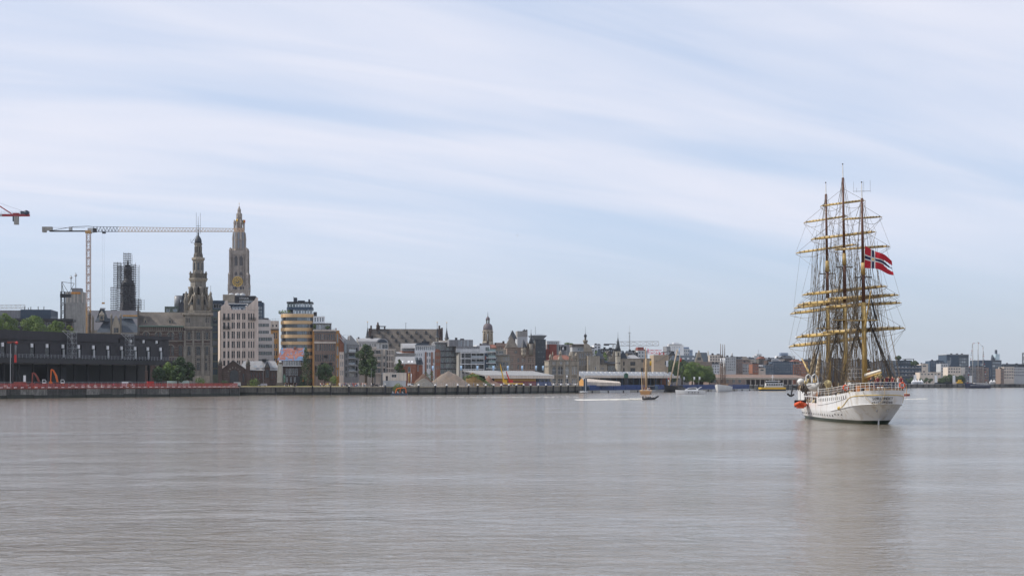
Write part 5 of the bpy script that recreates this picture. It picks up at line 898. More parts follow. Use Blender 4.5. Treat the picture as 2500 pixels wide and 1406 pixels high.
# ================================================================== castle-like house to the far right
B = Bld('castle_house', 'brick and stone castle-like house with steep pointed roofs and a corner oriel', 'house', 1238, 1307, 965, 7, 18)
B.body(B.z(848), rc([(1244, 1247), (1249, 1252), (1263, 1268), (1274, 1277.5), (1279, 1282), (1289, 1292), (1294, 1297), (1300, 1303)], [(874, 884), (890, 901)]) + rc([(1256, 1263)], [(855, 863)]), mw=M['brick_b'], mf=M['stone_w'], mg=M['gl'], st='cross')
for y in (852, 857, 866, 871, 876, 881, 886, 895, 900): B.box('stone_band', M['stone_w'], .05, -.06, B.z(y + .9), B.u(1262), -.003, B.z(y)); B.box('stone_band', M['stone_w'], B.u(1285), -.06, B.z(y + .9), B.w, -.003, B.z(y))
B.pyramid('main_roof', M['tile'], B.u(1250), 4.5, (B.u(1267) - B.u(1238)) / 2, B.z(848), B.z(816), hv=5); B.pyramid('rear_roof', M['slate'], B.u(1257), 11, 2.6, B.z(826), B.z(804)); B.box('rear_tower', M['brick_d'], B.u(1251.5), 8.6, B.z(850), B.u(1262.5), 13, B.z(826)); B.bars('finial', M['black'], [((B.u(1250), 4.5, B.z(816)), (B.u(1250), 4.5, B.z(806)))], .12)
u = B.u(1278); r = 1.65; B.lathe('oriel', M['stone_w'], [(.4, B.z(872)), (r, B.z(866)), (r, B.z(849)), (r * 1.15, B.z(848))], 8, u, -.4, None, .39, False); B.lathe('oriel_spire', M['slate'], [(r * 1.3, B.z(848)), (r * .9, B.z(842)), (.08, B.z(828))], 8, u, -.4, None, .39, False)
for k in range(3): a = -math.pi / 2 + (k - 1) * .785; B.lathe('oriel_window', M['gl_d'], [(.34, B.z(860)), (.34, B.z(854))], 6, u + math.cos(a) * r * .8, -.4 + math.sin(a) * r * .8)
for k in range(5): B.box('stepped_gable', M['brick_b'], B.u(1286 + 2 * k), -.3, B.z(848), B.u(1307 - 2 * k), .6, B.z(842 - 2.8 * k))
u = B.u(1296); B.lathe('corner_turret', M['stone'], [(1.3, B.z(866)), (1.3, B.z(838))], 8, u, -1); B.lathe('corner_spire', M['slate'], [(1.5, B.z(838)), (.9, B.z(829)), (.06, B.z(811))], 8, u, -1); B.bars('finial', M['black'], [((u, -1, B.z(811)), (u, -1, B.z(804)))], .1)
for px in (1287, 1305.5): pinnacle(B, px, 831, 850, 2.6, M['stone_w'], -.4)
B = Bld('blank_block', 'plain grey windowless block rising behind the castle-like house', 'building', 1263, 1288, 1010, 5, 12)
B.body(B.z(822), mw=M['lgrey'], depth=12); B.body(B.z(808), z0=B.z(822), v0=-.1, mw=M['concrete'], name='upper_wall')
for px in (1277, 1280, 1283, 1286): B.vent(B.u(px), 3, B.z(808), .7, .7, random.uniform(.6, 1.3))
B = Bld('flared_office', 'dark blue office tower with a flared overhanging roof and flag mast', 'office', 1303, 1333, 985, 6, 14)
B.body(B.z(828), rc(spread(1309, 1326, 6, .4), [(829, 838)]) + rc(spread(1311, 1319, 3, .7) + spread(1321, 1332, 4, .7), [(845, 848), (857, 861), (869, 873), (882, 885), (893, 897)]), px0=1306, px1=1332.5, mw=mat('blue_charcoal', (.05, .06, .07), .55), mf=M['dgrey'], mg=M['gl_l'])
mb = MB(); a_, b_ = B.u(1295), B.u(1334.5); c_, d_ = B.u(1304), B.u(1327); mb.add([(c_, 0, B.z(828)), (d_, 0, B.z(828)), (d_, 12, B.z(828)), (c_, 12, B.z(828)), (a_, -2.4, B.z(819)), (b_, -2.4, B.z(819)), (b_, 14, B.z(819)), (a_, 14, B.z(819)), (a_ + 3, 0, B.z(816)), (b_ - 3, 0, B.z(816)), (b_ - 3, 12, B.z(816)), (a_ + 3, 12, B.z(816))], [(0, 1, 5, 4), (1, 2, 6, 5), (2, 3, 7, 6), (3, 0, 4, 7), (4, 5, 9, 8), (5, 6, 10, 9), (6, 7, 11, 10), (7, 4, 8, 11), (8, 9, 10, 11)]); mb.build('flared_roof', mat('blue_grey_metal', (.20, .23, .26), .45, .1), B.root); B.bars('flag_mast', M['steel'], [((B.u(1309), 4, B.z(816)), (B.u(1309), 4, B.z(797)))], .14)
B = Bld('red_block', 'dark red windowless block beside the flared office tower', 'building', 1333, 1359, 990, 6, 12)
B.body(B.z(840), px0=1341, mw=M['rust'], depth=12); B.body(B.z(852), px1=1340.8, v0=.3, mw=M['rust'], name='lower_wall')
B = Bld('long_terrace', 'long grey building with a roof garden behind the stone pavilion', 'building', 1336, 1432, 1040, 6, 14)
B.body(B.z(841), rc(spread(1362, 1372, 2, .8) + spread(1388, 1402, 5, .6), [(845, 855)]), mw=M['grey'], mg=M['gl_l']); B.body(B.z(832), rc(spread(1340, 1362, 5, .5), [(835, 839)]), px1=1367, v0=2, depth=10, z0=B.z(841), mw=M['lgrey'], mg=M['gl_d'], name='upper_wall'); B.gable('roof', M['zinc'], B.u(1400), B.w, 0, 12, B.z(842), B.z(838))
for i, (px, w_) in enumerate(((1358, 14), (1384, 16), (1393, 14))): shrub(('rooftop greenery above the red block', 'rooftop shrubs above the black emblem sign', 'rooftop shrubs left of the curved gable house')[i], px, 835 + i, 1045, w_, 'leaf', i, base=zz(841.5, 1045))
sg = thing('emblem_sign', 'black square sign with a white tree emblem above the stone pavilion', 'sign', P(1366, 858, 950)); MB().box(0, 0, 0.6, 4.1, .3, 2.9).build('board', M['black'], sg); MB().tube((2, .15, -3.5), (2, .15, .6), .15, .15).build('post', M['dgrey'], sg)
mb = MB(); mb.add([(1.4, -.02, .9), (2.7, -.02, .9), (2.7, -.02, 1.05), (2.15, -.02, 1.1), (2.7, -.02, 1.55), (2.3, -.02, 1.6), (2.55, -.02, 2.05), (2.05, -.02, 2.65), (1.55, -.02, 2.05), (1.8, -.02, 1.6), (1.4, -.02, 1.55), (1.95, -.02, 1.1), (1.4, -.02, 1.05)], [tuple(range(13))]); mb.build('emblem', M['white'], sg); sg.location.z = zz(855, 950) - .6
sg.children[1].scale = (1, 1, 1)
for i, px in enumerate((1363, 1369, 1384, 1389.5)): t = tag(MB().tube((0, 0, 0), (0, 0, zz(832, 948) - G), .12, .08).build('flagpole', M['lgrey'], None, (kx(px) * 948, 948, G)), ('tall bare flagpole, first on the left above the stone pavilion', 'tall bare flagpole at the left edge of the black emblem sign', 'tall bare flagpole at the right edge of the black emblem sign', 'rightmost tall bare flagpole above the stone pavilion')[i], 'flagpole', 'bare flagpoles above the pavilion')
# ---- stone pavilion on the quay
B = Bld('stone_pavilion', 'ornate warm stone pavilion with arched windows and small turrets on the quay', 'pavilion', 1340.5, 1411.5, 918, 8, 16, base=G)
B.body(B.z(880), rc([(1348, 1357.5), (1362, 1374.5), (1380, 1389)], [(894, 914)]) + rc([(1397, 1399.5), (1401.5, 1404), (1406, 1408.5)], [(895, 913)]) + [(p, 882, p + 2.6, 889) for p in (1349, 1353.5, 1358, 1367, 1370, 1376.5, 1381, 1385)] + rc([(1348, 1357), (1362, 1374), (1380, 1388)], [(924, 936)]) + rc([(1396, 1399.5), (1401, 1404), (1405.5, 1408.5)], [(923, 938)]), mw=M['stone_w'], mf=M['white'], mg=M['gl'], st='cross')
for y, e in ((894, .35), (881, .3), (918, .2), (921, .35)): B.band('cornice', M['stone'], B.z(y), B.z(y - 1.8), e)
for a_, b_, yt in ((1347, 1358.5, 893), (1361, 1375.5, 893), (1379, 1390, 893)):
    u0, u1 = B.u(a_), B.u(b_); um = (u0 + u1) / 2; r = (u1 - u0) / 2
    for sg_ in (0, 1):
        pl = [(um + (-1 if not sg_ else 1) * r * .8 * math.cos(math.pi / 2 * k / 5), B.z(899.5) + r * .8 * math.sin(math.pi / 2 * k / 5)) for k in range(6)] + [(um, B.z(893.5)), (u0 if not sg_ else u1, B.z(893.5)), (u0 if not sg_ else u1, B.z(899.5))]
        mb = MB(); mb.prism(pl, 'y', -.12, .1); mb.build('arch', M['stone_w'], B.root)
B.gable('roof', M['tile_r'], B.u(1346), B.u(1404), 2, 14, B.z(880), B.z(866), ins=4)
for px, y0, w_ in ((1344, 864, 6), (1349.5, 857, 2.6), (1368.5, 855, 6), (1392.5, 860, 6.5), (1399, 866, 4), (1407, 860, 6), (1410.5, 868, 3)): pinnacle(B, px, y0, 881, w_, M['stone_w'], .4)
mb = MB(); mb.prism([(B.u(1364), B.z(880)), (B.u(1374), B.z(880)), (B.u(1373), B.z(874)), (B.u(1369), B.z(866)), (B.u(1365), B.z(874))], 'y', -.3, 4); mb.build('centre_gable', M['stone_w'], B.root)
for i in range(13): u = .4 + (B.w - .8) * i / 12; B.box('merlon', M['stone_w'], u - .45, -.35, B.z(880), u + .45, .1, B.z(877.5))
for px in (1341.3, 1359.5, 1377.3, 1392.5, 1411): B.box('buttress', M['stone_w'], B.u(px) - .5, -.5, 0, B.u(px) + .5, -.003, B.z(882))
# ---- goods sheds
B = Bld('goods_shed', 'long low goods shed with pale roof, orange slatted front and blue end', 'shed', 1180, 1341, 852, 55, 16)
zr0, zr1 = 5.7, 7.2
B.box('back_wall', M['dgrey'], 0, 8, 0, B.w, 8.4, zr0); mb = MB(); mb.prism([(-2.5, zr0), (12, zr1 + 1), (12, zr1 + .4), (-2.5, zr0 - .6)], 'x', -2, B.w + .5); mb.build('roof', M['zinc'], B.root); B.box('fascia', M['cream'], -2, -2.8, zr0 - 1.7, B.w + .5, -2.55, zr0 - .2)
for i in range(30): u = -1.6 + (B.w + 1.8) * i / 29; mb = MB(); mb.prism([(-2.4, zr0 + .02), (12, zr1 + 1.03), (12, zr1 + 1.18), (-2.4, zr0 + .2)], 'x', u, u + .12); mb.build('roof_rib', M['lgrey'], B.root)
us, ue = B.u(1202), B.u(1303); n = 46
for i in range(n): u = us + (ue - us) * i / n; B.box('slat', M['orangep' if i % 9 == 4 else 'yellowp'] if False else mat('ochre_slat', (.50, .28, .06), .6, .15), u, -1.6, 2.6, u + (ue - us) / n * .55, -1.3, zr0 - 1.2)
B.box('red_hoarding', mat('dark_red_hoarding', (.20, .03, .03), .7, .3, .8), us, -1.5, 0.1, ue, -1.2, 2.6); B.box('blue_wall', M['blue'], B.u(1305), -1.4, .05, B.w, -1.1, 2.2); B.box('blue_lintel', M['navy'], B.u(1305), -1.4, 3.9, B.w, -1.1, zr0 - 1); B.box('shop_window', M['gl_d'], B.u(1312), -.9, 2.2, B.w - .5, -.8, 3.9)
for px in (1312, 1322, 1332): B.box('post', M['blue'], B.u(px), -1.6, 0, B.u(px) + .3, -1.41, 4)
B = Bld('skylight_shed', 'long goods shed with a row of slanted white skylights behind the blue containers', 'shed', 1413, 1650, 962, 52, 18)
B.box('back_wall', M['dgrey'], 0, 12, 0, B.w, 12.4, 5.4); B.box('roof', M['concrete'], -1, -2, 5.4, B.w + 1, 16, 6.1); B.box('fascia', M['cream'], -1, -2.4, 4.6, B.w + 1, -2.05, 6.05)
n = 22
for i in range(n):
    u0 = 1 + (B.w - 2) * i / n; d_ = (B.w - 2) / n; mb = MB(); mb.add([(u0, 0, 6.12), (u0 + d_ * .86, 0, 6.12), (u0 + d_ * .86, 6, 6.12), (u0, 6, 6.12), (u0 + d_ * .25, 2.5, 8.5), (u0 + d_ * 1.0, 2.5, 8.5)], [(0, 1, 5, 4), (2, 3, 4, 5), (0, 4, 3), (1, 2, 5)])
    if B.root.location.y + (u0) * math.sin(B.a) < 1045: mb.build('skylight', M['lgrey'], B.root)
for i in range(18): u = (B.w) * i / 17; B.box('column', M['navy'], u - .25, -1.2, 0, u + .25, -.7, 5.4)
B.bars('arch_brace', M['dgrey'], [((B.u(1523), -1, 2.5), (B.u(1527), -1, 4.4)), ((B.u(1527), -1, 4.4), (B.u(1535), -1, 4.4)), ((B.u(1535), -1, 4.4), (B.u(1539), -1, 2.5))], .4)
gk = thing('green_kiosk', 'small dark green gabled kiosk on the shed roof', 'kiosk', (kx(1524) * 985, 985, zz(922, 985))); MB().box(0, 0, 0, 2.4, 2.4, 2.1).build('wall', mat('kiosk_green', (.03, .10, .06), .6), gk); mb = MB(); mb.prism([(-.2, 2.1), (2.6, 2.1), (1.2, 3.0)], 'y', -.2, 2.6); mb.build('roof', MC['kiosk_green'], gk); MB().box(.3, .3, -8.0, 2.1, 2.1, 0).build('stem', M['dgrey'], gk)
B = Bld('tiled_shed', 'long pinkish tiled goods shed behind the yellow ferry', 'shed', 1726, 1962, 1200, 55, 16)
B.box('back_wall', M['brick_d'], 0, 10, 0, B.w, 10.4, 5.6); mb = MB(); mb.prism([(-2, 5.4), (9, 7.6), (9, 7.0), (-2, 4.9)], 'x', -1, B.w + 1); mb.build('roof', mat('pink_tile', (.28, .21, .18), .8, .2, .3), B.root)
for i in range(34): u = (B.w) * i / 33; mb = MB(); mb.prism([(-1.9, 5.46), (9, 7.64), (9, 8.1), (2, 6.9)], 'x', u, u + .5); mb.build('roof_fin', MC['pink_tile'], B.root)
B.box('fascia', M['stone_w'], -1, -2.3, 3.9, B.w + 1, -2.02, 5.3); B.box('brick_end', M['brick_b'], 0, -1.9, 0, B.w * .35, 3, 4.6)
for i in range(5): B.box('brick_window', M['gl_d'], B.w * (.04 + .06 * i), -1.97, 1.6, B.w * (.065 + .06 * i), -1.903, 4.2)
for i in range(14): u = B.w * (.36 + .64 * i / 13); B.box('column', M['cream'], u - .3, -1.6, 0, u + .3, -1.0, 5.0)
# ---- curved gable house with a lantern turret
B = Bld('turret_house', 'grey stone house with a swept gable and small domed lantern turret', 'house', 1398, 1447, 1000, 6, 14)
B.body(B.z(858), rc(spread(1413, 1443, 5, .5), [(862, 874), (880, 892)]), mw=M['stone'], mg=M['gl_d'], st='two'); B.body(B.z(846), rc([(1411, 1424), (1427, 1437)], [(848, 856)]), px1=1440, v0=1.5, depth=10, z0=B.z(858), mw=M['lgrey'], mg=M['gl_b'], st='wide', name='attic_wall'); B.box('roof', M['tile'], -.3, .5, B.z(846), B.u(1432), 12, B.z(840))
mb = MB(); mb.prism([(B.u(1426), B.z(858)), (B.u(1446.5), B.z(858)), (B.u(1444), B.z(850)), (B.u(1440), B.z(843)), (B.u(1435), B.z(839)), (B.u(1426), B.z(838))], 'y', -.2, .9); mb.build('swept_gable', M['stone_w'], B.root)
u = B.u(1429.7); B.lathe('lantern_base', M['stone'], [(.8, B.z(840)), (1.2, B.z(836)), (1.5, B.z(834)), (1.5, B.z(830)), (1.2, B.z(829.8))], 8, u, 1); B.lathe('lantern', M['stone_d'], [(.62, B.z(830)), (.62, B.z(822))], 8, u, 1); B.lathe('lantern_dome', M['slate'], [(.95, B.z(822)), (.95, B.z(819)), (.7, B.z(816.5)), (.2, B.z(815)), (.08, B.z(812)), (.06, B.z(797))], 10, u, 1)
B.body(B.z(869), px0=1433, px1=1462, v0=-4, depth=8, mw=M['stone_w'], ops=[(1435, 880, 1437, 890), (1450, 895, 1453, 904)], name='side_wall')
# ---- the riverside castle
B = Bld('riverside_castle', 'old riverside stone castle with a gatehouse roof, round turret and spire', 'castle', 1446, 1597, 1045, 6, 18)
B.body(B.z(876), rc([(1521, 1525), (1539, 1551)], [(883, 892)]) + rc([(1521, 1525), (1539, 1551), (1565, 1572)], [(898, 908)]) + [(1566, 878, 1572, 884)], px0=1514, mw=M['stone_w'], mf=M['stone_d'], mg=M['gl_d'], st='cross', name='main_wall')
B.body(B.z(885), rc([(1452, 1458)], [(893, 902)]) + rc([(1466, 1468), (1469, 1471), (1472, 1474)], [(896, 902)]), px0=1448, px1=1482, v0=-1, depth=9, mw=M['stone_w'], mg=M['gl_d'], name='gatehouse_wall')
uc = B.u(1464.5); hw2 = B.u(1484) - uc; mb = MB(); prof = [(1.0, 885), (.72, 880), (.48, 873), (.27, 863), (.10, 851)]; rings = []
for f, y in prof: rings.append([(uc - hw2 * f, 3.5 - 5.2 * f, B.z(y)), (uc + hw2 * f, 3.5 - 5.2 * f, B.z(y)), (uc + hw2 * f, 3.5 + 5.2 * f, B.z(y)), (uc - hw2 * f, 3.5 + 5.2 * f, B.z(y))])
mb.loft(rings, True, True, False); mb.build('gatehouse_roof', M['slate_b'], B.root); B.band('timber_eaves', M['stone_d'], B.z(889), B.z(885.5), .5, u0=B.u(1448), u1=B.u(1482), d=9, v0=-1)
u = B.u(1470); B.box('dormer', M['stone_d'], u - 1.1, -1.8, B.z(889), u + 1.1, 2, B.z(876)); B.pyramid('dormer_roof', M['slate'], u, -.4, 1.5, B.z(876), B.z(866)); B.pyramid('small_spire', M['slate'], B.u(1456.5), 1, .9, B.z(876), B.z(863))
B.body(B.z(887), rc(spread(1485, 1502, 4, .7), [(893, 904)]), px0=1482.2, px1=1513.8, v0=1, depth=8, mw=M['stone_d'], mg=M['gl_g'], name='link_wall'); B.gable('link_roof', M['slate_b'], B.u(1482.2), B.u(1504), 1, 9, B.z(887), B.z(880))
u = B.u(1508.3); r = B.u(1514.6) - u; B.lathe('round_turret', mat('pale_stone', (.50, .46, .38), .85, .12, .5, streak=.2), [(r * .7, 0), (r * .85, B.z(904)), (r, B.z(898)), (r, B.z(858)), (r * 1.15, B.z(857))], 14, u, -.6); B.lathe('turret_spire', M['slate'], [(r * 1.25, B.z(857)), (r * .75, B.z(846)), (r * .42, B.z(835)), (.1, B.z(823)), (.06, B.z(810))], 12, u, -.6)
for y in (869, 886): B.lathe('turret_ring', M['stone'], [(r * 1.01, B.z(y + 1)), (r * 1.08, B.z(y)), (r * 1.01, B.z(y - 1))], 14, u, -.6)
B.box('turret_window', M['gl_d'], u - .35, -.6 - r - .04, B.z(869), u + .35, -.6 - r + .3, B.z(861)); B.box('turret_window', M['gl_d'], u + .3, -.6 - r + .02, B.z(889), u + .9, -.6 - r + .4, B.z(884))
mb = MB(); mb.prism([(B.u(1484), B.z(885)), (B.u(1503), B.z(885)), (B.u(1503), B.z(856)), (B.u(1500), B.z(856)), (B.u(1499), B.z(862)), (B.u(1497), B.z(866)), (B.u(1496), B.z(872)), (B.u(1492), B.z(874)), (B.u(1490.5), B.z(870)), (B.u(1489), B.z(878)), (B.u(1485), B.z(881))], 'y', 3, 4); mb.build('stepped_gable', M['stone_w'], B.root)
B.gable('hall_roof', M['slate_b'], B.u(1512), B.u(1533), 2, 12, B.z(875), B.z(855), ridge='v', ins=0); B.gable('lower_roof', M['zinc'], B.u(1532), B.u(1563), 1, 12, B.z(875), B.z(866), ins=2.5); B.box('parapet', M['stone'], B.u(1514), -.3, B.z(876.5), B.w, .2, B.z(874.8))
B = Bld('castle_annex', 'plain sandy brick annex block with a white bay at its right edge', 'building', 1596, 1631, 1040, 6, 14)
B.body(B.z(866), [(1623, 881, 1627, 891)], mw=mat('sandy_brick', (.36, .28, .20), .85, .12, .5), mg=M['gl_d']); B.box('bay', M['white'], B.u(1626), -.5, B.z(895), B.u(1631), .5, B.z(880)); mb = MB(); mb.prism([(B.u(1600), B.z(880)), (B.u(1612), B.z(876)), (B.u(1627), B.z(866)), (B.u(1629), B.z(868)), (B.u(1613), B.z(879)), (B.u(1601), B.z(883))], 'y', -.25, -.003); mb.build('stair_rail', M['stone_w'], B.root); B.box('terrace', M['brick'], B.u(1609), -3, 0, B.u(1625), -.01, B.z(915))
# ---- behind the castle
def blk(label, px0, px1, y, D, mw, rows=3, cols=4, mg=None, mf=None, st='plain', name='house', cat='house', roof=None, a=6, depth=12, y0=None, fill=.55, group=None, chim=True, fh=8.5, rh=.5):
    B = Bld(name, label, cat, px0, px1, D, a, depth, group=group); yb = 925; n = rows
    B.body(B.z(y), rc(spread(px0 + .8, px1 - .8, cols, fill), [(y + 2.5 + fh * i, y + 2.5 + fh * (i + rh)) for i in range(n)]), mw=M[mw] if isinstance(mw, str) else mw, mf=mf or M['lgrey'], mg=mg or M['gl'], st=st)
    if roof: B.gable('roof', M[roof[0]], 0, B.w, 0, depth, B.z(y), B.z(y - roof[1]), ridge=roof[2] if len(roof) > 2 else 'u', ins=roof[3] if len(roof) > 3 else 0)
    else: B.box('parapet', M[mw] if isinstance(mw, str) else mw, -.15, -.15, B.z(y), B.w + .15, .4, B.z(y - .8))
    if chim: B.vent(B.w * .25, 4, B.z(y), 1.5, 1.5, 1.6 + (roof[1] * .18 if roof else 0)); B.vent(B.w * .65, 5, B.z(y), 2.2, 1.5, 1.2 + (roof[1] * .18 if roof else 0))
    return B
grp = 'houses behind the riverside castle'
blk('white cubic house tower behind the gatehouse roof', 1450, 1467, 843, 1250, 'white', 2, 2, M['gl_d'], group=grp); blk('low pale house left of the white cubic tower', 1440, 1451, 851, 1240, 'lgrey', 2, 2, group=grp); blk('dark flat roofed house right of the gatehouse roof', 1467, 1502, 852, 1230, 'dgrey', 3, 6, M['gl_l'], group=grp); blk('gabled stone house half hidden behind the gatehouse', 1480, 1492, 868, 1180, 'stone', 2, 2, group=grp, roof=('tile', 12, 'v'))
blk('dark roofed house right of the castle spire', 1533, 1552, 862, 1200, 'stone_d', 2, 4, group=grp, roof=('slate', 6)); B = blk('stepped gable house with a stone finial right of the castle spire', 1544, 1558, 872, 1190, 'stone_w', 2, 3, group=grp, roof=('slate', 14, 'v')); pinnacle(B, 1551, 848, 866, 2.4, M['stone_w'], 0)
B = blk('pale blue-white block with a red upper storey right of the castle', 1557, 1581, 856, 1300, 'lgrey', 4, 3, M['gl_b'], name='apartment_block', cat='apartments'); B.body(B.z(847), px0=1558, px1=1573, v0=2, depth=8, z0=B.z(855.2), mw=M['rust'], name='red_storey')
B = blk('dark gabled stone church front behind the black hulled ship', 1633, 1648, 866, 1350, 'stone_d', 2, 3, name='old_church', cat='church', roof=('slate', 10, 'v'))
for i, (px, py, w_) in enumerate(((1457, 857, 26), (1477, 861, 18), (1606, 874, 26))): tree(('bright treetop left of the gatehouse roof', 'treetop right of the gatehouse roof', 'treetop left of the plain sandy brick annex')[i], px, py, 1150, w_, m='leaf', low=.3, seed=i)
B = Bld('apartment_tower', 'tall white apartment tower with stacked balconies far behind the trees', 'apartments', 1627, 1669, 1950, 6, 20)
B.body(B.z(842), rc(spread(1641, 1661, 5, .45), [(846 + 3.4 * i, 848 + 3.4 * i) for i in range(9)]), px0=1637, mw=M['white'], mg=M['gl_b']); B.body(B.z(845), px1=1636.8, v0=1, mw=M['grey'], name='balcony_wall'); B.box('roof_slab', M['lgrey'], B.u(1634), -1, B.z(842), B.u(1664), 12, B.z(839.5)); B.box('plant_room', M['white'], B.u(1645), 2, B.z(839.5), B.u(1658), 8, B.z(836))
for i in range(9): B.box('balcony', M['lgrey'], B.u(1626.5), -1.5, B.z(849 + 3.4 * i), B.u(1637), .9, B.z(847.6 + 3.4 * i))
BT = blk('pale tower with a blue top next to the white apartment tower', 1669, 1684, 852, 2000, 'lgrey', 3, 3, M['gl_b'], name='blue_tower', cat='tower', chim=False); B = blk('narrow grey blue tower right of the blue topped tower', 1683.5, 1691, 855, 2000, mat('blue_grey_clad', (.17, .23, .33), .6), 3, 2, M['gl_b'], name='blue_tower', cat='tower', chim=False); BT.body(BT.z(847), px0=1670, px1=1683, v0=2, depth=9, z0=BT.z(851.3), mw=MC['blue_grey_clad'], name='blue_crown')
# ---- town row behind the schooner and ferry
B = blk('long dark slate mansard building with rooflights behind the trees', 1640, 1701, 881, 1290, 'grey', 3, 10, roof=('slate_b', 14, 'u', 2), st='two')
for px in (1667, 1679, 1691): mb = MB(); u = B.u(px); mb.box(u, .7, B.z(877), u + 1.4, 1.2, B.z(873)); mb.build('rooflight', M['white'], B.root)
B = Bld('scroll_gable_house', 'striped brick and stone house with an ornate scrolled gable', 'house', 1694, 1738, 1255, 7, 16); B.body(B.z(883), rc(spread(1696, 1736, 9, .45), [(886, 890), (895, 899), (903, 907)]), mw=M['brick_b'], mg=M['gl_d'])
for i in range(7): B.box('stone_band', M['stone_w'], -.05, -.1, B.z(885.2 + 4.4 * i), B.w + .05, -.003, B.z(884 + 4.4 * i))
mb = MB(); mb.prism([(B.u(x), B.z(y)) for x, y in ((1697, 883), (1717, 883), (1715, 875), (1712, 872), (1711.5, 864), (1708.5, 861), (1707, 855), (1705.6, 855), (1704.5, 861), (1701.5, 864), (1701, 872), (1698, 875))], 'y', -.3, 1); mb.build('scrolled_gable', M['stone_w'], B.root); B.gable('roof', M['slate_b'], B.u(1703), B.u(1731), 1, 13, B.z(883), B.z(860), over=0); B.box('gable_window', M['gl_d'], B.u(1702.5), -.4, B.z(879), B.u(1711), -.303, B.z(872)); pinnacle(B, 1729.5, 855, 884, 1.8, M['stone_w'], 1)
row = [('cream rendered house right of the scrolled gable', 1732, 1766, 867, 'cream', 4, 5, None), ('small white house below the cream rendered house', 1737, 1757, 890, 'white', 3, 3, ('slate', 4)), ('grey blue glass block right behind the white schooner masts', 1770, 1797, 872, 'lgrey', 5, 5, None), ('narrow brown house right of the grey blue glass block', 1797, 1813, 877, 'brick_b', 5, 3, ('slate', 4)), ('pale house with dark roof terrace in the town row', 1812.5, 1837, 888, 'lgrey', 3, 4, ('brick_d', 6, 'u', 1)), ('reddish brown house left of the plain cream block', 1837, 1852, 889, 'brick', 3, 3, None), ('plain cream windowless block in the town row', 1852, 1869, 899, 'cream', 1, 1, None), ('white narrow block above the plain cream block', 1851.5, 1863, 891, 'white', 2, 2, None), ('dark blue grey house left of the messy glass building', 1868.5, 1890, 893, 'navy', 3, 4, ('slate', 3)), ('tall glassy dark building with clutter on its roof behind the ferry', 1885, 1936, 883, 'navy', 4, 9, None), ('red house near the bow of the tall ship', 1937, 1957, 889, 'brick', 4, 4, ('slate', 3))]
for i, (lb, p0, p1, y, m_, r_, c_, rf) in enumerate(row):
    GB_ = blk(lb, p0, p1, y, 1300 - (40 if 'small' in lb or 'plain' in lb else 0) + i * 14, m_, r_, c_, M['gl_b'] if m_ == 'navy' else M['gl'], roof=rf, group='houses of the town row', fh=6.6, rh=.55)
    if 'glassy' in lb: GB = GB_
B = GB; z9 = B.z(882); B.bars('arch', M['white'], [((B.u(1886), 2, z9), (B.u(1886), 2, z9 + 2)), ((B.u(1886), 2, z9 + 2), (B.u(1902), 2, z9 + 1.6)), ((B.u(1902), 2, z9 + 1.6), (B.u(1907), 2, z9 - .3))], .3)
for i, px in enumerate((1888, 1891, 1894, 1897, 1900)): B.box('roof_fin', M['lgrey'], B.u(px), 1.8, z9, B.u(px) + .6, 2.1, z9 + 2.2)
B = blk('pale far hospital block with a mast', 1836, 1874, 873, 2300, 'lgrey', 6, 12, M['gl_b'], name='hospital_block', cat='hospital', fh=3, chim=False); B.body(B.z(864), px0=1848, px1=1860, v0=1, depth=10, z0=B.z(872), mw=M['lgrey'], name='lift_tower'); B.bars('aerial', M['steel'], [((B.u(1853), 4, B.z(864)), (B.u(1853), 4, B.z(853)))], .3); B.box('side_step', M['lgrey'], B.u(1842), 1.5, B.z(872), B.u(1847.5), 10, B.z(868))
B = blk('far white hospital block with a blue rooftop box', 1897, 1942, 869, 2350, 'white', 6, 10, M['gl_b'], name='hospital_block', cat='hospital', fh=3.2, chim=False); B.body(B.z(861), px0=1907, px1=1925, v0=2, depth=9, z0=B.z(868), mw=MC['blue_grey_clad'], name='plant_box'); B.box('canopy', M['steel'], B.u(1904), 1, B.z(865), B.u(1934), 8, B.z(864.3))
# ---- back row of pitched roofs
rg = random.Random(31); od = ('first', 'second', 'third', 'fourth', 'fifth', 'sixth', 'seventh', 'eighth', 'ninth', 'tenth', 'eleventh', 'twelfth', 'thirteenth', 'fourteenth', 'fifteenth', 'sixteenth', 'seventeenth', 'eighteenth', 'nineteenth')
for i in range(15):
    p0 = 1645 + i * 20.5 + rg.uniform(-3, 3); p1 = p0 + rg.uniform(14, 24); y = rg.uniform(874, 884); mm_ = rg.choice(('brick_b', 'stone_d', 'grey', 'cream', 'brick_d', 'stone'))
    blk(f'{ {"brick_b": "brown", "stone_d": "dark", "grey": "grey", "cream": "pale", "brick_d": "dark brick", "stone": "stone"}[mm_] } pitched roof house in the far back row, {od[i]} from the left', p0, p1, y, 1540 + rg.uniform(0, 60), mm_, 3, 4, roof=(rg.choice(('slate', 'slate_b', 'tile', 'tile_r')), rg.uniform(4, 8), rg.choice(('u', 'v')), 1), group='far back row of houses', fh=6, rh=.5)
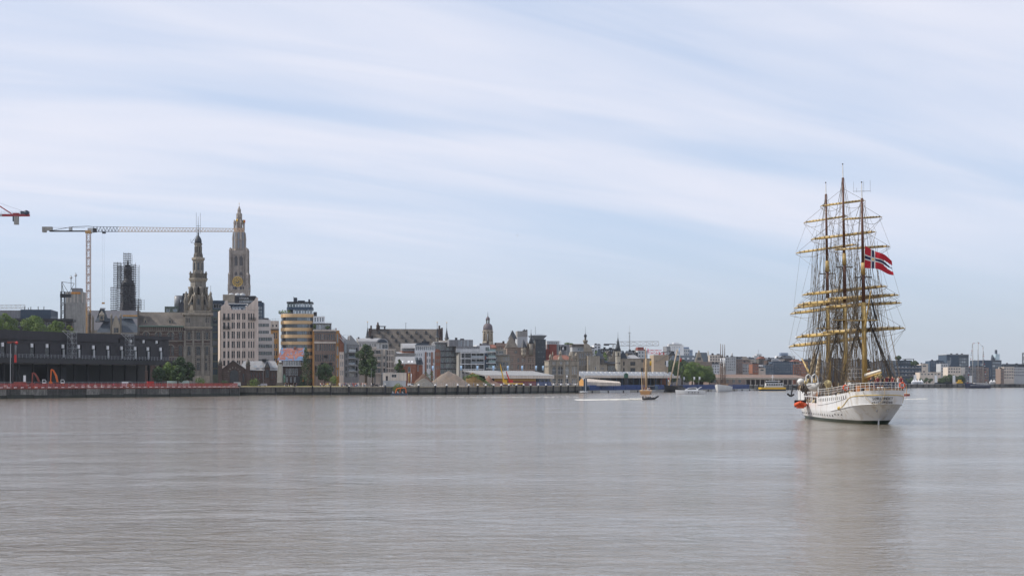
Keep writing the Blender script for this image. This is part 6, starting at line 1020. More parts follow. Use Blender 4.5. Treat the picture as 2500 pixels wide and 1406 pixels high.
# ---- houses seen through the rigging
rig = [(1955, 1972, 884, 'brick'), (1968, 2006, 879, 'navy'), (2004, 2028, 884, 'lgrey'), (2024, 2064, 876, 'dgrey'), (2060, 2092, 882, 'lgrey'), (2090, 2122, 878, 'navy'), (2118, 2150, 886, 'grey'), (2146, 2184, 881, 'slate_b')]
wd = ('red brick', 'navy', 'pale grey', 'charcoal', 'light grey', 'dark blue', 'mid grey', 'slate blue')
for i, (p0, p1, y, m_) in enumerate(rig): blk(f'{wd[i]} quay house seen through the rigging, ' + ('left of the foremast', 'behind the foremast', 'just right of the foremast', 'left of the mainmast', 'just right of the mainmast', 'behind the mizzenmast', 'right of the mizzenmast', 'rightmost behind the rigging')[i], p0, p1, y, 1480 + i * 34, m_, 4, 6, M['gl_b'], group='quay houses behind the rigging', fh=7, roof=('slate', 3) if i in (1, 6) else None)
t = thing('church_spire', 'slim dark church spire seen through the rigging', 'church', (kx(2170) * 1900, 1900, G)); MB().lathe([(6, 0), (6, zz(890, 1900) - G), (3.6, zz(885, 1900) - G), (.2, zz(866, 1900) - G)], 8).build('spire', M['slate_b'], t)
# ---- far right quarter
B = blk('dark balcony flats with white framed windows at the far right', 2182, 2250, 892, 1740, 'navy', 3, 8, M['gl_l'], M['white'], name='balcony_flats', cat='apartments', fh=9.5, rh=.45, a=10)
for y in (899, 909, 918): B.box('balcony', M['grey'], -.5, -1.4, B.z(y), B.w, -.003, B.z(y - 1.6))
B = blk('upper terrace block with a roof canopy on the dark balcony flats', 2187, 2226, 880, 1755, 'slate_b', 1, 8, M['gl_b'], name='terrace_block', cat='apartments', a=10); B.box('canopy', M['dgrey'], B.u(2210), -1, B.z(876.5), B.u(2231), 8, B.z(875.5)); B.box('canopy_leg', M['dgrey'], B.u(2229), -.6, B.z(892), B.u(2229) + .6, 0, B.z(876.6))
tree('roof terrace tree beside the canopy at the far right', 2233, 880, 1740, 22, m='leaf_d', base=zz(893, 1740), low=.05); tree('dark roof terrace shrub tree at the top of the balcony flats', 2193, 868, 1752, 16, m='leaf_d', base=zz(880, 1752), low=.05)
far = [('tall plain cream block right of the balcony flats', 2248, 2266, 889, 1800, 'cream', 1, 1), ('long low cream house with arched windows and chimneys', 2246, 2297, 909, 1730, 'cream', 1, 6), ('navy blue office block with a glass corner', 2270, 2304, 881, 1830, 'navy', 4, 5), ('slim white walled grey house before the big navy block', 2297, 2314, 888, 1790, 'lgrey', 4, 3), ('cream and grey house below the big navy block', 2314, 2346, 896, 1760, 'cream', 2, 5), ('grey brick terrace behind the blue schooner bow', 2356, 2384, 896, 1770, 'grey', 4, 6), ('reddish brick terrace behind the blue schooner masts', 2384, 2398, 896, 1775, 'brick_b', 4, 3), ('brown brick terrace behind the blue schooner stern', 2398, 2414, 898, 1780, 'brick_b', 4, 4), ('red brick house between navy block and cream flats', 2443, 2451, 900, 1800, 'brick_b', 4, 2), ('cream balcony flats with a rounded corner at the far right', 2450, 2476, 896, 1810, 'cream', 4, 4), ('white panelled flats at the right edge of the picture', 2474, 2506, 897, 1820, 'lgrey', 3, 6), ('dark set back flats above the cream flats at the right edge', 2447, 2506, 889, 1900, 'slate_b', 2, 9)]
for lb, p0, p1, y, D_, m_, r_, c_ in far: blk(lb, p0, p1, y, D_, m_, r_, c_, M['gl_b'] if m_ == 'navy' else M['gl'], a=10, fh=7.2, group='quay houses at the far right', name='quay_house')
B = Bld('navy_block', 'big navy blue office block with grey banded corner, tallest at the far right', 'office', 2311, 2365, 1850, 10, 24); B.body(B.z(866), rc([(2319, 2321.5)], [(873, 890)]) + rc([(2312.5, 2319)], [(880, 888), (889, 895)]), mw=M['navy'], mf=M['white'], mg=M['gl_l'], px1=2340, depth=22); B.body(B.z(866), rc(spread(2342, 2363, 4, .85), [(874, 878.5), (881, 886), (888.5, 893)]), px0=2340.2, mw=M['slate_b'], mf=M['grey'], mg=M['gl_l'], st='band', name='glass_wall'); B.box('roof_edge', M['lgrey'], -.3, -.4, B.z(866), B.w + .3, 22, B.z(864.6))
for px in (2326, 2340, 2352): B.vent(B.u(px), 5, B.z(864.6), 2, 2, 1)
B = Bld('navy_block', 'navy office block with wide grey window bands behind the white tents', 'office', 2391, 2445, 1860, 10, 24); B.body(B.z(880), rc([(2393, 2399)], [(887, 892), (895, 899)]) + rc([(2417, 2419)], [(902, 918)]), px1=2421, mw=M['navy'], mf=M['white'], mg=M['gl_l']); B.body(B.z(880), rc(spread(2423, 2443, 3, .94), [(883 + 7.7 * i, 888 + 7.7 * i) for i in range(6)]), px0=2421.2, mw=M['slate_b'], mg=M['gl_l'], mf=M['grey'], st='band', name='glass_wall'); B.box('roof_edge', M['grey'], -.3, -.4, B.z(880), B.w + .3, 20, B.z(879))
t = thing('slim_tower', 'slim pale stepped tower far behind the navy office block', 'tower', (kx(2436) * 2100, 2100, G), R(10)); MB().box(-3, 0, 0, 2.6, 6, zz(864, 2100) - G).build('shaft', mat('pale_glass_clad', (.45, .56, .62), .4), t); MB().box(-2.2, 1, zz(864, 2100) - G, -.2, 4, zz(854, 2100) - G).build('head', M['slate_b'], t); mb = MB(); mb.prism([(-8, zz(880, 2100) - G), (-3.2, zz(880, 2100) - G), (-6.6, zz(866, 2100) - G)], 'y', 0, 4); mb.build('sail_wing', M['slate_b'], t)
t = thing('church_spire', 'slim green church spire above the blue schooner', 'church', (kx(2380) * 1950, 1950, G)); MB().lathe([(2.6, 0), (2.6, zz(892, 1950) - G), (1.8, zz(889, 1950) - G), (.1, zz(877, 1950) - G)], 8).build('spire', M['copper'], t)
t = thing('lattice_mast', 'lattice mast at the right edge of the picture', 'mast', (kx(2498.5) * 1900, 1900, G)); mb = MB(); lattice(mb, (0, 0, 0), (0, 0, zz(861, 1900) - G), 2, 3, .25); mb.build('mast', M['dgrey'], t)
for i, (px, py, w_) in enumerate(((2225, 922, 26), (2262, 922, 36), (2318, 914, 34), (2345, 916, 22), (2190, 925, 30), (2300, 922, 20))): tree(('green quay tree behind the first white banner', 'wide green quay tree below the long cream house', 'tallest green quay tree below the big navy block', 'small green quay tree left of the blue schooner', 'green quay tree next to the tall ship stern', 'low green quay tree behind the brown marquee')[i], px, py, 1700, w_, m='leaf_d', low=.1, seed=i + 9, group='trees on the far right quay')
for i, (px, py, w_, D_) in enumerate(((1640, 880, 46, 1160), (1665, 878, 60, 1150), (1690, 884, 60, 1145), (1714, 893, 52, 1150), (1732, 905, 34, 1155), (1636, 900, 36, 1120))): tree(('tall green tree right of the sandy brick annex', 'tallest crown of the green trees behind the black hulled ship', 'wide bright green crown left of the white schooner', 'sloping green crown in front of the striped brick house', 'lowest green crown of the group by the white schooner', 'low dark green tree by the sandy brick annex')[i], px, py, D_, w_, m='leaf' if i in (2, 3) else 'leaf_d', low=.08, seed=i + 70, group='riverside trees by the schooner', lobes=16)
# ================================================================== cranes, site plant, boats, people
def zg(y, D): return zz(y, D) - G
D = 910; s = D / F; t = thing('tower_crane', 'tall tower crane with long pale lattice jib across the bell tower and cathedral', 'tower crane', (kx(216) * D, D, G))
tan = mat('crane_tan', (.46, .33, .22), .5, .15); amber = mat('crane_amber', (.46, .27, .10), .5, .15); redw = mat('crane_rust_white', (.40, .27, .21), .5, .3)
mb = MB(); lattice(mb, (0, 0, 0), (0, 0, zg(752, D)), 2.1, 2.3, .2); mb.build('lower_mast', amber, t); mb = MB(); lattice(mb, (0, 0, zg(752, D)), (0, 0, zg(570, D)), 2.1, 2.2, .17); mb.build('upper_mast', redw, t)
for y in range(590, 752, 20): MB().box(-1.25, -1.25, zg(y, D) - .12, 1.25, 1.25, zg(y, D) + .12).build('mast_collar', redw, t)
MB().box(-1.5, -1.5, zg(570, D), 1.6, 1.5, zg(563, D)).build('slewing_ring', amber, t); MB().box(-.2, -1.2, zg(568, D), 3, 1.2, zg(557, D)).build('machine_house', M['lgrey'], t); MB().box(2.9, -1.6, zg(567.5, D), 4.6, .6, zg(558, D)).build('cab', M['dgrey'], t)
zb, zt2, zte = zg(565.5, D), zg(553.5, D), zg(558.5, D); xe = (597 - 216) * s; n = 46
for nm, m_, i0, i1 in (('jib_root', M['dgrey'], 0, 8), ('jib', tan, 8, n)):
    mb = MB()
    for i in range(i0, i1):
        x0, x1 = 2 + (xe - 2) * i / n, 2 + (xe - 2) * (i + 1) / n; a_ = zt2 + (zte - zt2) * i / n; b_ = zt2 + (zte - zt2) * (i + 1) / n
        for y in (-.8, .8): mb.tube((x0, y, zb), (x1, y, zb), .15, .15, 4); mb.tube((x0, y, zb), ((x0 + x1) / 2, 0, (a_ + b_) / 2), .09, .09, 4); mb.tube(((x0 + x1) / 2, 0, (a_ + b_) / 2), (x1, y, zb), .09, .09, 4)
        mb.tube((x0, 0, a_), (x1, 0, b_), .17, .17, 4); mb.tube((x0, -.8, zb), (x0, .8, zb), .08, .08, 4)
    mb.build(nm, m_, t)
xl = (104 - 216) * s; MB().box(xl + 4, -.9, zg(566, D), -1, .9, zg(563.2, D)).build('counter_jib', M['dgrey'], t); MB().box(xl, -1.2, zg(563, D), xl + 5.4, 1.2, zg(554, D)).build('counterweight', M['concrete'], t); MB().box(xl, -1.1, zg(567.5, D), xl + 2, 1.1, zg(563, D)).build('counterweight', M['concrete'], t); MB().box((169 - 216) * s, -.9, zg(563, D), (175 - 216) * s, .9, zg(554, D)).build('switch_box', M['lgrey'], t)
mb = MB(); mb.path([(xl + 5, 0, zg(563, D)), (-9, 0, zg(554, D)), (0, 0, zg(552.5, D)), (2, 0, zt2)], .16); mb.path([(xl + 5, 0, zg(555.5, D)), (-2, 0, zg(556.5, D))], .06); mb.tube((-9, 0, zg(554, D)), (-9, 0, zg(563, D)), .1); mb.build('tie_bars', M['dgrey'], t)
MB().box((250 - 216) * s, -.7, zb - 1.1, (258 - 216) * s, .7, zb - .3).build('trolley', M['black'], t); mb = MB()
for px in (250, 254.5): mb.tube(((px - 216) * s, 0, zb - 1), ((px - 216) * s, 0, zg(738, D)), .035, .035, 4)
tag(mb.build('hoist_rope', M['steel'], t), kind='stuff'); MB().box((249 - 216) * s, -.4, zg(742, D), (255.5 - 216) * s, .4, zg(738, D)).build('hook_block', amber, t)
D = 770; s = D / F; t = thing('red_crane', 'red crane counter jib with grey counterweight at the left edge of the picture', 'tower crane', (kx(-120) * D, D, G)); X = lambda p: (p + 120) * s
mb = MB(); lattice(mb, (0, 0, 0), (0, 0, zg(524, D)), 2.4, 2.6, .2); mb.build('mast', M['red'], t); MB().box(X(-150), -.8, zg(528.5, D), X(72), .8, zg(523, D)).build('counter_jib', mat('crane_red', (.30, .03, .035), .5, .15), t); MB().box(X(35.5), -1, zg(548.5, D), X(45), 1, zg(528.6, D)).build('counterweight', M['concrete'], t); MB().box(X(32), -.9, zg(541, D), X(35.3), .9, zg(528.6, D)).build('ballast_plate', M['navy'], t)
mb = MB(); mb.lathe([(1.1, -1.3), (1.1, 1.3)], 10); o = mb.build('winch_drum', M['navy'], t, (X(65), 0, zg(519.5, D))); o.rotation_euler = (R(90), 0, 0); MB().box(X(51), -.9, zg(523, D), X(60), .9, zg(516, D)).build('winch_motor', M['slate_b'], t); MB().box(X(32), -.9, zg(523, D), X(47), .9, zg(520.6, D)).build('rail_saddle', MC['crane_red'], t)
mb = MB(); mb.path([(X(-150), 0, zg(450, D)), (X(0), 0, zg(496.5, D)), (X(54), 0, zg(515, D))], .06); mb.path([(X(-150), 0, zg(518, D)), (X(73), 0, zg(516, D))], .05); mb.path([(X(-150), 0, zg(521, D)), (X(48), 0, zg(519.5, D))], .04)
for p in range(-140, 76, 9): mb.tube((X(p), -.6, zg(523, D)), (X(p), -.6, zg(516.5, D)), .04, .04, 4)
mb.build('handrail', M['steel'], t); mb = MB(); mb.tube((X(-60), 0, zg(465, D)), (X(28), 0, zg(522, D)), .3, .3); mb.tube((X(-60), 0, zg(465, D)), (X(-115), 0, zg(524, D)), .3, .3); mb.build('stay_strut', MC['crane_red'], t); MB().box(X(-2), -.85, zg(528.8, D), X(6), -.81, zg(522.8, D)).build('name_plate', M['lgrey'], t)
def far_crane(label, pxm, px0, px1, y, D, m, th, ym=None):
    s = D / F; t = thing('far_crane', label, 'tower crane', (kx(pxm) * D, D, G)); mb = MB(); lattice(mb, (0, 0, 0), (0, 0, zg(y, D)), th * 1.6, th * 2.2, th * .16); mb.build('mast', m, t); sg = 1 if px1 > px0 else -1
    mb = MB(); lattice(mb, (0, 0, zg(y - 2, D)), ((px1 - pxm) * s, 0, zg(y - 2.6, D)), th * 1.3, th * 1.7, th * .11, tri=True); mb.build('jib', M['lgrey'] if m is not M['red'] else m, t); mb = MB(); mb.box(0, -th * .6, zg(y, D), (px0 - pxm) * s, th * .6, zg(y - 2, D)); mb.build('counter_jib', M['dgrey'], t); a_ = (px0 - pxm) * s; mb = MB(); mb.box(a_, -th * .7, zg(y + 2.5, D), a_ * .55, th * .7, zg(y, D)); mb.build('counterweight', M['dgrey'], t); return t
far_crane('far pale tower crane whose jib passes behind the castle spire', 1503, 1474, 1608, 841, 1700, M['lgrey'], 3.4); far_crane('far red and white crane with its jib pointing left, right of the castle', 1615, 1642, 1580, 861, 1750, M['red'], 3.0); far_crane('faint orange lattice jib above the grey office at the left edge', -40, -70, 61, 751, 1500, mat('far_orange', (.55, .36, .25), .6), 2.4)
t = thing('radio_mast', 'thin lattice radio mast rising behind the riverside castle', 'mast', (kx(1537) * 1500, 1500, G)); mb = MB(); lattice(mb, (0, 0, 0), (0, 0, zg(812, 1500)), .9, 1.5, .12, tri=True); mb.build('mast', M['grey'], t); MB().tube((0, 0, zg(812, 1500)), (0, 0, zg(795, 1500)), .14, .1).build('aerial', M['lgrey'], t); MB().box(-1.2, -.1, zg(812.5, 1500), 1.2, .1, zg(811.5, 1500)).build('crossarm', M['grey'], t)
t = thing('phone_mast', 'mobile phone mast with round aerials above the town row', 'mast', (kx(1787) * 1500, 1500, G)); MB().tube((0, 0, 0), (0, 0, zg(862, 1500)), .4, .3).build('pole', M['grey'], t); MB().lathe([(.8, zg(871, 1500)), (.9, zg(864, 1500)), (.3, zg(861, 1500))], 8).build('aerials', M['lgrey'], t)
# ---- people
def person_mesh(pose):
    V = {'stand': [(0, 0, .93), (0, 0, 1.15), (0, 0, 1.40), (0, .0, 1.52), (0, -.02, 1.66), (0, -.02, 1.74), (-.10, 0, .90), (-.11, -.02, .50), (-.11, .02, .08), (-.12, -.12, .03), (.10, 0, .90), (.11, .02, .50), (.11, .02, .08), (.12, -.12, .03), (-.20, 0, 1.40), (-.25, .02, 1.13), (-.24, -.08, .88), (.20, 0, 1.40), (.25, .02, 1.13), (.24, -.08, .88)],
         'walk': [(0, 0, .92), (0, -.02, 1.15), (0, -.04, 1.39), (0, -.05, 1.51), (0, -.08, 1.65), (0, -.08, 1.73), (-.10, 0, .89), (-.11, -.24, .52), (-.11, -.26, .08), (-.12, -.40, .04), (.10, 0, .89), (.11, .14, .50), (.11, .34, .12), (.12, .24, .03), (-.20, -.04, 1.39), (-.25, .16, 1.15), (-.24, .20, .92), (.20, -.04, 1.39), (.25, -.16, 1.15), (.24, -.34, 1.0)],
         'sit': [(0, 0, .12), (0, .06, .34), (0, .08, .58), (0, .06, .70), (0, .02, .84), (0, .02, .92), (-.10, 0, .12), (-.13, -.36, .38), (-.13, -.62, .08), (-.13, -.76, .04), (.10, 0, .12), (.13, -.40, .32), (.13, -.70, .07), (.13, -.84, .05), (-.20, .06, .57), (-.26, -.12, .36), (-.16, -.34, .38), (.20, .06, .57), (.27, .10, .30), (.24, .0, .06)]}[pose]
    E = [(0, 1), (1, 2), (2, 3), (3, 4), (4, 5), (0, 6), (6, 7), (7, 8), (8, 9), (0, 10), (10, 11), (11, 12), (12, 13), (2, 14), (14, 15), (15, 16), (2, 17), (17, 18), (18, 19)]
    rad = [.15, .14, .16, .065, .105, .09, .10, .07, .05, .04, .10, .07, .05, .04, .07, .05, .04, .07, .05, .04]
    me = bpy.data.meshes.new('person_src'); me.from_pydata(V, E, []); o = bpy.data.objects.new('person_src', me); col.objects.link(o); md = o.modifiers.new('Skin', 'SKIN'); sb_ = o.modifiers.new('Sub', 'SUBSURF'); sb_.levels = 1; sb_.render_levels = 1
    for i, d in enumerate(me.skin_vertices[0].data): d.radius = (rad[i], rad[i]); d.use_root = i == 0
    bpy.context.view_layer.update(); m2 = bpy.data.meshes.new_from_object(o.evaluated_get(bpy.context.evaluated_depsgraph_get())); bpy.data.objects.remove(o); m2.name = 'person_' + pose; m2.materials.clear()
    for k in range(4): m2.materials.append(M['white'])
    hip, neck, hair = (.9, 1.48, 1.69) if pose != 'sit' else (.2, .67, .88)
    for p in m2.polygons: c = p.center; p.material_index = 3 if c.z > hair or (c.z > hair - .12 and c.y > V[4][1] + .03) else (0 if c.z > neck or (abs(c.x) > .2 and c.z < (1.2 if pose != 'sit' else .4)) else (1 if c.z > hip and not (pose == 'sit' and c.y < -.1) else 2)); p.use_smooth = True
    return m2
PM = {k: person_mesh(k) for k in ('stand', 'walk', 'sit')}
skin = mat('skin', (.48, .28, .19), .6, .1, 3); hairm = [mat('brown_hair', (.05, .03, .02), .7), mat('fair_hair', (.30, .20, .09), .7)]
cloth = {'white': (.72, .70, .66), 'red': (.45, .04, .035), 'dark': (.03, .03, .04), 'blue': (.06, .11, .26), 'pink': (.75, .10, .25), 'grey': (.25, .25, .26), 'maroon': (.16, .025, .03), 'orange': (.70, .18, .03), 'yellow': (.62, .48, .08), 'navy': (.025, .035, .08), 'green': (.08, .16, .08)}
CM = {k: mat(k + '_cloth', v, .85, .1, 2) for k, v in cloth.items()}
def person(label, loc, pose, top, bot, rz=0.0, group=None, sc=1.0, parent=None):
    o = link('person', PM[pose], parent, loc, rz); o.scale = (sc,) * 3
    for i, m_ in enumerate((skin, CM[top], CM[bot], hairm[int(abs(loc[0] * 7)) % 2])): o.material_slots[i].link = 'OBJECT'; o.material_slots[i].material = m_
    return tag(o, label, 'person', group)
rng = random.Random(5)
def crowd(n, a, b, d0, d1, lab, tops, poses, grp):
    for i in range(n):
        px = a + (b - a) * (i + rng.uniform(.1, .9)) / n; tp = rng.choice(tops); po = rng.choice(poses); D = qd(px) + rng.uniform(d0, d1)
        person(f'person in a {tp} top {"sitting" if po == "sit" else "standing" if po == "stand" else "walking"} {lab}', (kx(px) * D, D, G + (.0 if po == 'sit' else .02)), po, tp, rng.choice(('dark', 'blue', 'grey', 'white')), rng.uniform(-2, 2), grp + f', {tp} top, {po}', rng.uniform(.95, 1.08))
crowd(34, 826, 876, 1.2, 9, 'in the quay crowd below the gabled flats', ('white', 'white', 'red', 'dark', 'blue', 'grey', 'maroon'), ('stand', 'stand', 'walk', 'sit'), 'quay crowd')
crowd(9, 882, 895, 1.5, 5, 'in the group right of the quay crowd', ('maroon', 'maroon', 'red', 'white'), ('stand', 'stand'), 'maroon group'); crowd(7, 906, 942, 1.5, 7, 'near the cream site cabin', ('dark', 'white', 'grey'), ('stand', 'walk', 'sit'), 'cabin group')
crowd(9, 692, 726, 3, 14, 'on the grass beside the obelisk', ('white', 'red', 'dark'), ('sit', 'stand'), 'lawn group'); crowd(7, 780, 808, 2, 8, 'on the quay before the brown warehouse block', ('red', 'red', 'white', 'yellow'), ('stand', 'walk'), 'brown block group'); crowd(14, 1345, 1410, 1.5, 12, 'in front of the stone pavilion', ('white', 'blue', 'white', 'dark'), ('stand', 'walk'), 'pavilion visitors'); crowd(10, 1110, 1320, 1.5, 4, 'behind the railing of the fender quay', ('red', 'white', 'grey'), ('walk', 'stand'), 'railing walkers'); crowd(26, 2230, 2480, 2, 14, 'on the far right quay among the tents', ('white', 'red', 'blue'), ('stand', 'walk'), 'far quay visitors')
for px, tp, lb in ((277, 'pink', 'person in a bright pink top standing by the red barrier near the white van'), (154, 'orange', 'worker in an orange top standing right of the orange excavator')): D = qd(px) + 6; person(lb, (kx(px) * D, D, G + .02), 'stand', tp, 'dark')
# ---- left quay building site
poly = [qpt(q) for q in QL]; cum = along(poly); nb = int(cum[-1] / 3.4); bm_r = mat('red_mesh_panel', (.28, .045, .04), .6, .4, 1.2)
def barrier_src():
    a = MB(); a.box(0, -.03, .15, 3.2, .03, .28); a.box(0, -.03, 1.52, 3.2, .03, 1.64)
    for i in range(17): a.box(.02 + i * .19, -.025, .28, .02 + i * .19 + .085, .025, 1.52)
    f = MB(); f.box(-.1, -.35, 0, .75, .35, .22); return a.mesh('panel', bm_r), f.mesh('foot', M['white'])
pan, fot = barrier_src()
for i in range(nb):
    p, d = at_len(poly, cum, (i + .1) * cum[-1] / nb); nn = Vector((d.y, -d.x, 0)); p = p - nn * .5; a = math.atan2(d.y, d.x)
    if kx(-70) * p.y > p.x: continue
    t = thing('safety_barrier', 'red slatted safety barrier with white feet along the stone quay edge', 'barrier', (p.x, p.y, G + .05), a, 'red barriers along the stone quay'); link('panel', pan, t); link('foot', fot, t)
def site(px, off): D = qd(px) + off; return (kx(px) * D, D, G)
fsrc = MB(); fsrc.box(0, -.02, .1, .05, .02, 2.3); fsrc.box(3.3, -.02, .1, 3.35, .02, 2.3); fsrc.box(0, -.02, 2.26, 3.35, .02, 2.3); fsrc.box(0, -.02, .1, 3.35, .02, .14)
for i in range(26): fsrc.box(.1 + i * .125, -.006, .14, .112 + i * .125, .006, 2.26)
fm = fsrc.mesh('mesh_panel', M['steel']); ff = MB().box(-.35, -.15, 0, .35, .15, .14).mesh('foot', M['concrete'])
for i in range(38):
    p, d = at_len(poly, cum, 38 + i * 3.6); nn = Vector((d.y, -d.x, 0)); p = p - nn * 17
    t = thing('fence_panel', 'grey wire mesh site fence panel on concrete feet before the charcoal hall', 'fence', (p.x, p.y, G), math.atan2(d.y, d.x), 'site fence panels before the hall'); link('mesh_panel', fm, t); link('foot', ff, t)
def excavator(label, px, off, m, sgn, hi, cabm):
    t = thing('excavator', label, 'excavator', site(px, off), R(15))
    for y in (-1.1, 1.1): mb = MB(); mb.prism([(-1.9, .3), (-1.6, .05), (1.6, .05), (1.9, .3), (1.9, .7), (1.6, .95), (-1.6, .95), (-1.9, .7)], 'y', y - .3, y + .3); mb.build('track', M['black'], t)
    mb = MB(); mb.prism([(-2.0, 1.05), (1.7, 1.05), (1.7, 1.7), (-.4, 2.1), (-2.0, 2.1)][::1] if sgn > 0 else [(-1.7, 1.05), (2, 1.05), (2, 2.1), (.4, 2.1), (-1.7, 1.7)], 'y', -1.3, 1.3); mb.build('body', cabm, t)
    x0 = .5 if sgn > 0 else .2; mb = MB(); mb.prism([(x0, 1.7), (x0 + 1.4, 1.7), (x0 + 1.4, 2.6), (x0 + 1.1, 3.1), (x0, 3.1)], 'y', -1.35, -.1); mb.build('cab', M['white'], t); MB().box(x0 + .15, -1.39, 2.05, x0 + 1.2, -1.352, 2.9).build('cab_window', M['gl_d'], t)
    mb = MB(); p = [(-.6, .35, 1.8), (-1.2, .35, hi * .66), (-2.3, .35, hi * .97), (-3.0, .35, hi)]; mb.tube(p[0], p[1], .5, .55, 4); mb.tube(p[1], p[2], .5, .4, 4); mb.tube(p[2], p[3], .38, .3, 4); mb.build('boom', m, t)
    mb = MB(); mb.tube(p[3], (-3.2, .35, hi * .35), .36, .26, 4); mb.build('dipper_arm', m, t); mb = MB(); mb.prism([(-3.6, hi * .35), (-2.7, hi * .35), (-2.5, hi * .35 - .7), (-3.2, hi * .35 - 1.1), (-3.9, hi * .35 - .6)], 'y', -.2, .9); mb.build('bucket', m, t); mb = MB(); mb.tube((-.4, .35, 1.5), (-1.5, .35, hi * .6), .12, .1); mb.build('ram', M['steel'], t)
excavator('small dark red excavator left of the orange one on the site', 100, 9, M['rust'], 1, 5.6, M['dgrey']); excavator('bright orange excavator with its arm folded high on the site', 145, 9, M['orangep'], 1, 6.9, M['dgrey'])
t = thing('drilling_rig', 'tall dark drilling rig with red hammer on the site at the left edge', 'drilling rig', site(33, 7), R(10)); H = zg(833, 600)
MB().box(-.55, -.5, .9, .1, .3, H - .5).build('leader_mast', M['black'], t); MB().box(-2.2, -.3, H - .8, .6, .3, H - .1).build('mast_head', M['rust'], t); MB().box(.3, -.5, H - 7.8, 1.05, .3, H - 5.0).build('red_hammer', M['red'], t); MB().lathe([(.4, H - 5), (.4, H - 1.6), (.2, H - 1.4)], 8, (.7, 0)).build('power_pack', M['grey'], t); MB().ball((1.1, 0, H - .6), .55, 8, 6).build('red_drum', M['red'], t); MB().tube((-1.1, 0, 0), (-1.0, 0, H - 1), .16, .16).build('drill_rod', M['steel'], t)
for y in (-1.2, 1.2): MB().box(-.5, y - .35, 0, 4.2, y + .35, .9).build('track', M['black'], t)
MB().box(.2, -1.4, .95, 4.4, 1.4, 2.2).build('engine_body', M['rust'], t); mb = MB(); mb.path([(1.0, 0, H - 2), (2.0, .2, H * .45), (1.2, 0, 2.2)], .09); mb.tube((3, 0, 2.2), (.1, 0, H * .5), .14, .12); mb.build('hoses', M['black'], t); MB().box(3.6, -1.2, 2.25, 4.4, -.4, 4.6).build('cab', M['white'], t)
def van(label, loc, m, rz, L_=5.2, H_=2.3, name='van', cat='van'):
    t = thing(name, label, cat, loc, rz); W = 1.9; hood = .95
    mb = MB(); mb.prism([(0, .35), (L_, .35), (L_, .9), (L_ - .3, H_ * .5), (L_ - hood, H_ * .55), (L_ - hood - .65, H_), (.1, H_), (0, H_ * .6)], 'y', -W / 2, W / 2); mb.build('body', m, t)
    mb = MB(); mb.prism([(L_ - hood - .08, H_ * .57), (L_ - hood - .6, H_ * .95), (L_ - hood - 1.6, H_ * .95), (L_ - hood - 1.6, H_ * .57)], 'y', -W / 2 - .02, -W / 2 + .05); mb.build('side_window', M['gl_d'], t); mb = MB(); mb.add([(L_ - hood + .01, -W * .44, H_ * .56), (L_ - hood + .01, W * .44, H_ * .56), (L_ - hood - .6, W * .4, H_ * .96), (L_ - hood - .6, -W * .4, H_ * .96)], [(0, 1, 2, 3)]); o = mb.build('windscreen', M['gl_d'], t); o.location = (.04, 0, .02)
    for x in (.9, L_ - 1.0):
        for y in (-W / 2, W / 2): mb = MB(); mb.lathe([(.34, -.1), (.34, .1)], 10); o = mb.build('wheel', M['black'], t, (x, y, .34)); o.rotation_euler = (R(90), 0, 0)
    for y in (-.7, .7): MB().box(L_ - .02, y - .15, .7, L_ + .03, y + .15, .9).build('headlight', M['lgrey'], t)
    return t
x, y, z = site(297, 20); van('white delivery van parked behind the site fence', (x, y, z), M['white'], R(12)); x, y, z = site(587, 12); van('silver minibus parked before the gate house', (x, y, z), M['lgrey'], R(200), 4.6, 2.1, 'minibus', 'minibus'); bpy.context.view_layer.objects.active = None
x, y, z = site(652, 12); van('lilac grey car parked left of the obelisk', (x, y, z), mat('lilac_paint', (.36, .36, .46), .35, .05), R(185), 4.2, 1.45, 'car', 'car'); x, y, z = site(905, 30); van('dark parked car behind the quay crowd', (x, y, z), M['dgrey'], R(5), 4.3, 1.5, 'car', 'car'); x, y, z = site(995, 34); van('white parked car beside the cream site cabin', (x, y, z), M['white'], R(5), 4.3, 1.5, 'car', 'car')
x, y, z = site(360, 5); t = thing('skip', 'red steel skip standing at the quay barrier', 'skip', (x, y, z), R(20)); mb = MB(); mb.prism([(0, .3), (.4, 0), (2.1, 0), (2.5, .3), (2.5, 2.3), (0, 2.3)], 'y', 0, 1.8); mb.build('tub', M['red'], t)
for k in range(4): MB().box(.2 + k * .62, -.06, .3, .3 + k * .62, -.003, 2.3).build('rib', M['rust'], t)
mb = MB(); mb.box(-.05, -.1, 2.3, 2.55, 1.9, 2.42); mb.build('rim', M['red'], t)
for i in range(5): p = site(408 + i * 10, 22); t = thing('hoarding_panel', 'pale green site hoarding panel in front of the bell tower trees', 'hoarding', p, R(50), 'pale hoarding panels'); MB().box(0, 0, .1, 3.1, .08, 2.6).build('sheet', mat('pale_green_sheet', (.36, .46, .42), .6, .15, .6), t); MB().box(1.4, .08, 0, 1.6, .9, .15).build('foot', M['concrete'], t)
for i, px in enumerate((14, 68, 105, 178, 216, 233, 251, 268, 203)): p = site(px, 12 + (i % 3)); o = MB().lathe([(.55, 0), (.75, .25), (.72, .7), (.5, .95), (.15, 1.05)], 8).build('bulk_bag', mat('grey_sack', (.42, .42, .40), .9, .2, 2), None, p); tag(o, f'grey white bulk bag along the site fence, at {("the drilling rig", "the stacks", "the red excavator", "the orange excavator", "the left scaffold stair", "the fence middle", "the pink clad person", "the white van", "the hall columns")[i]}', 'bulk bag', 'bulk bags along the site fence')
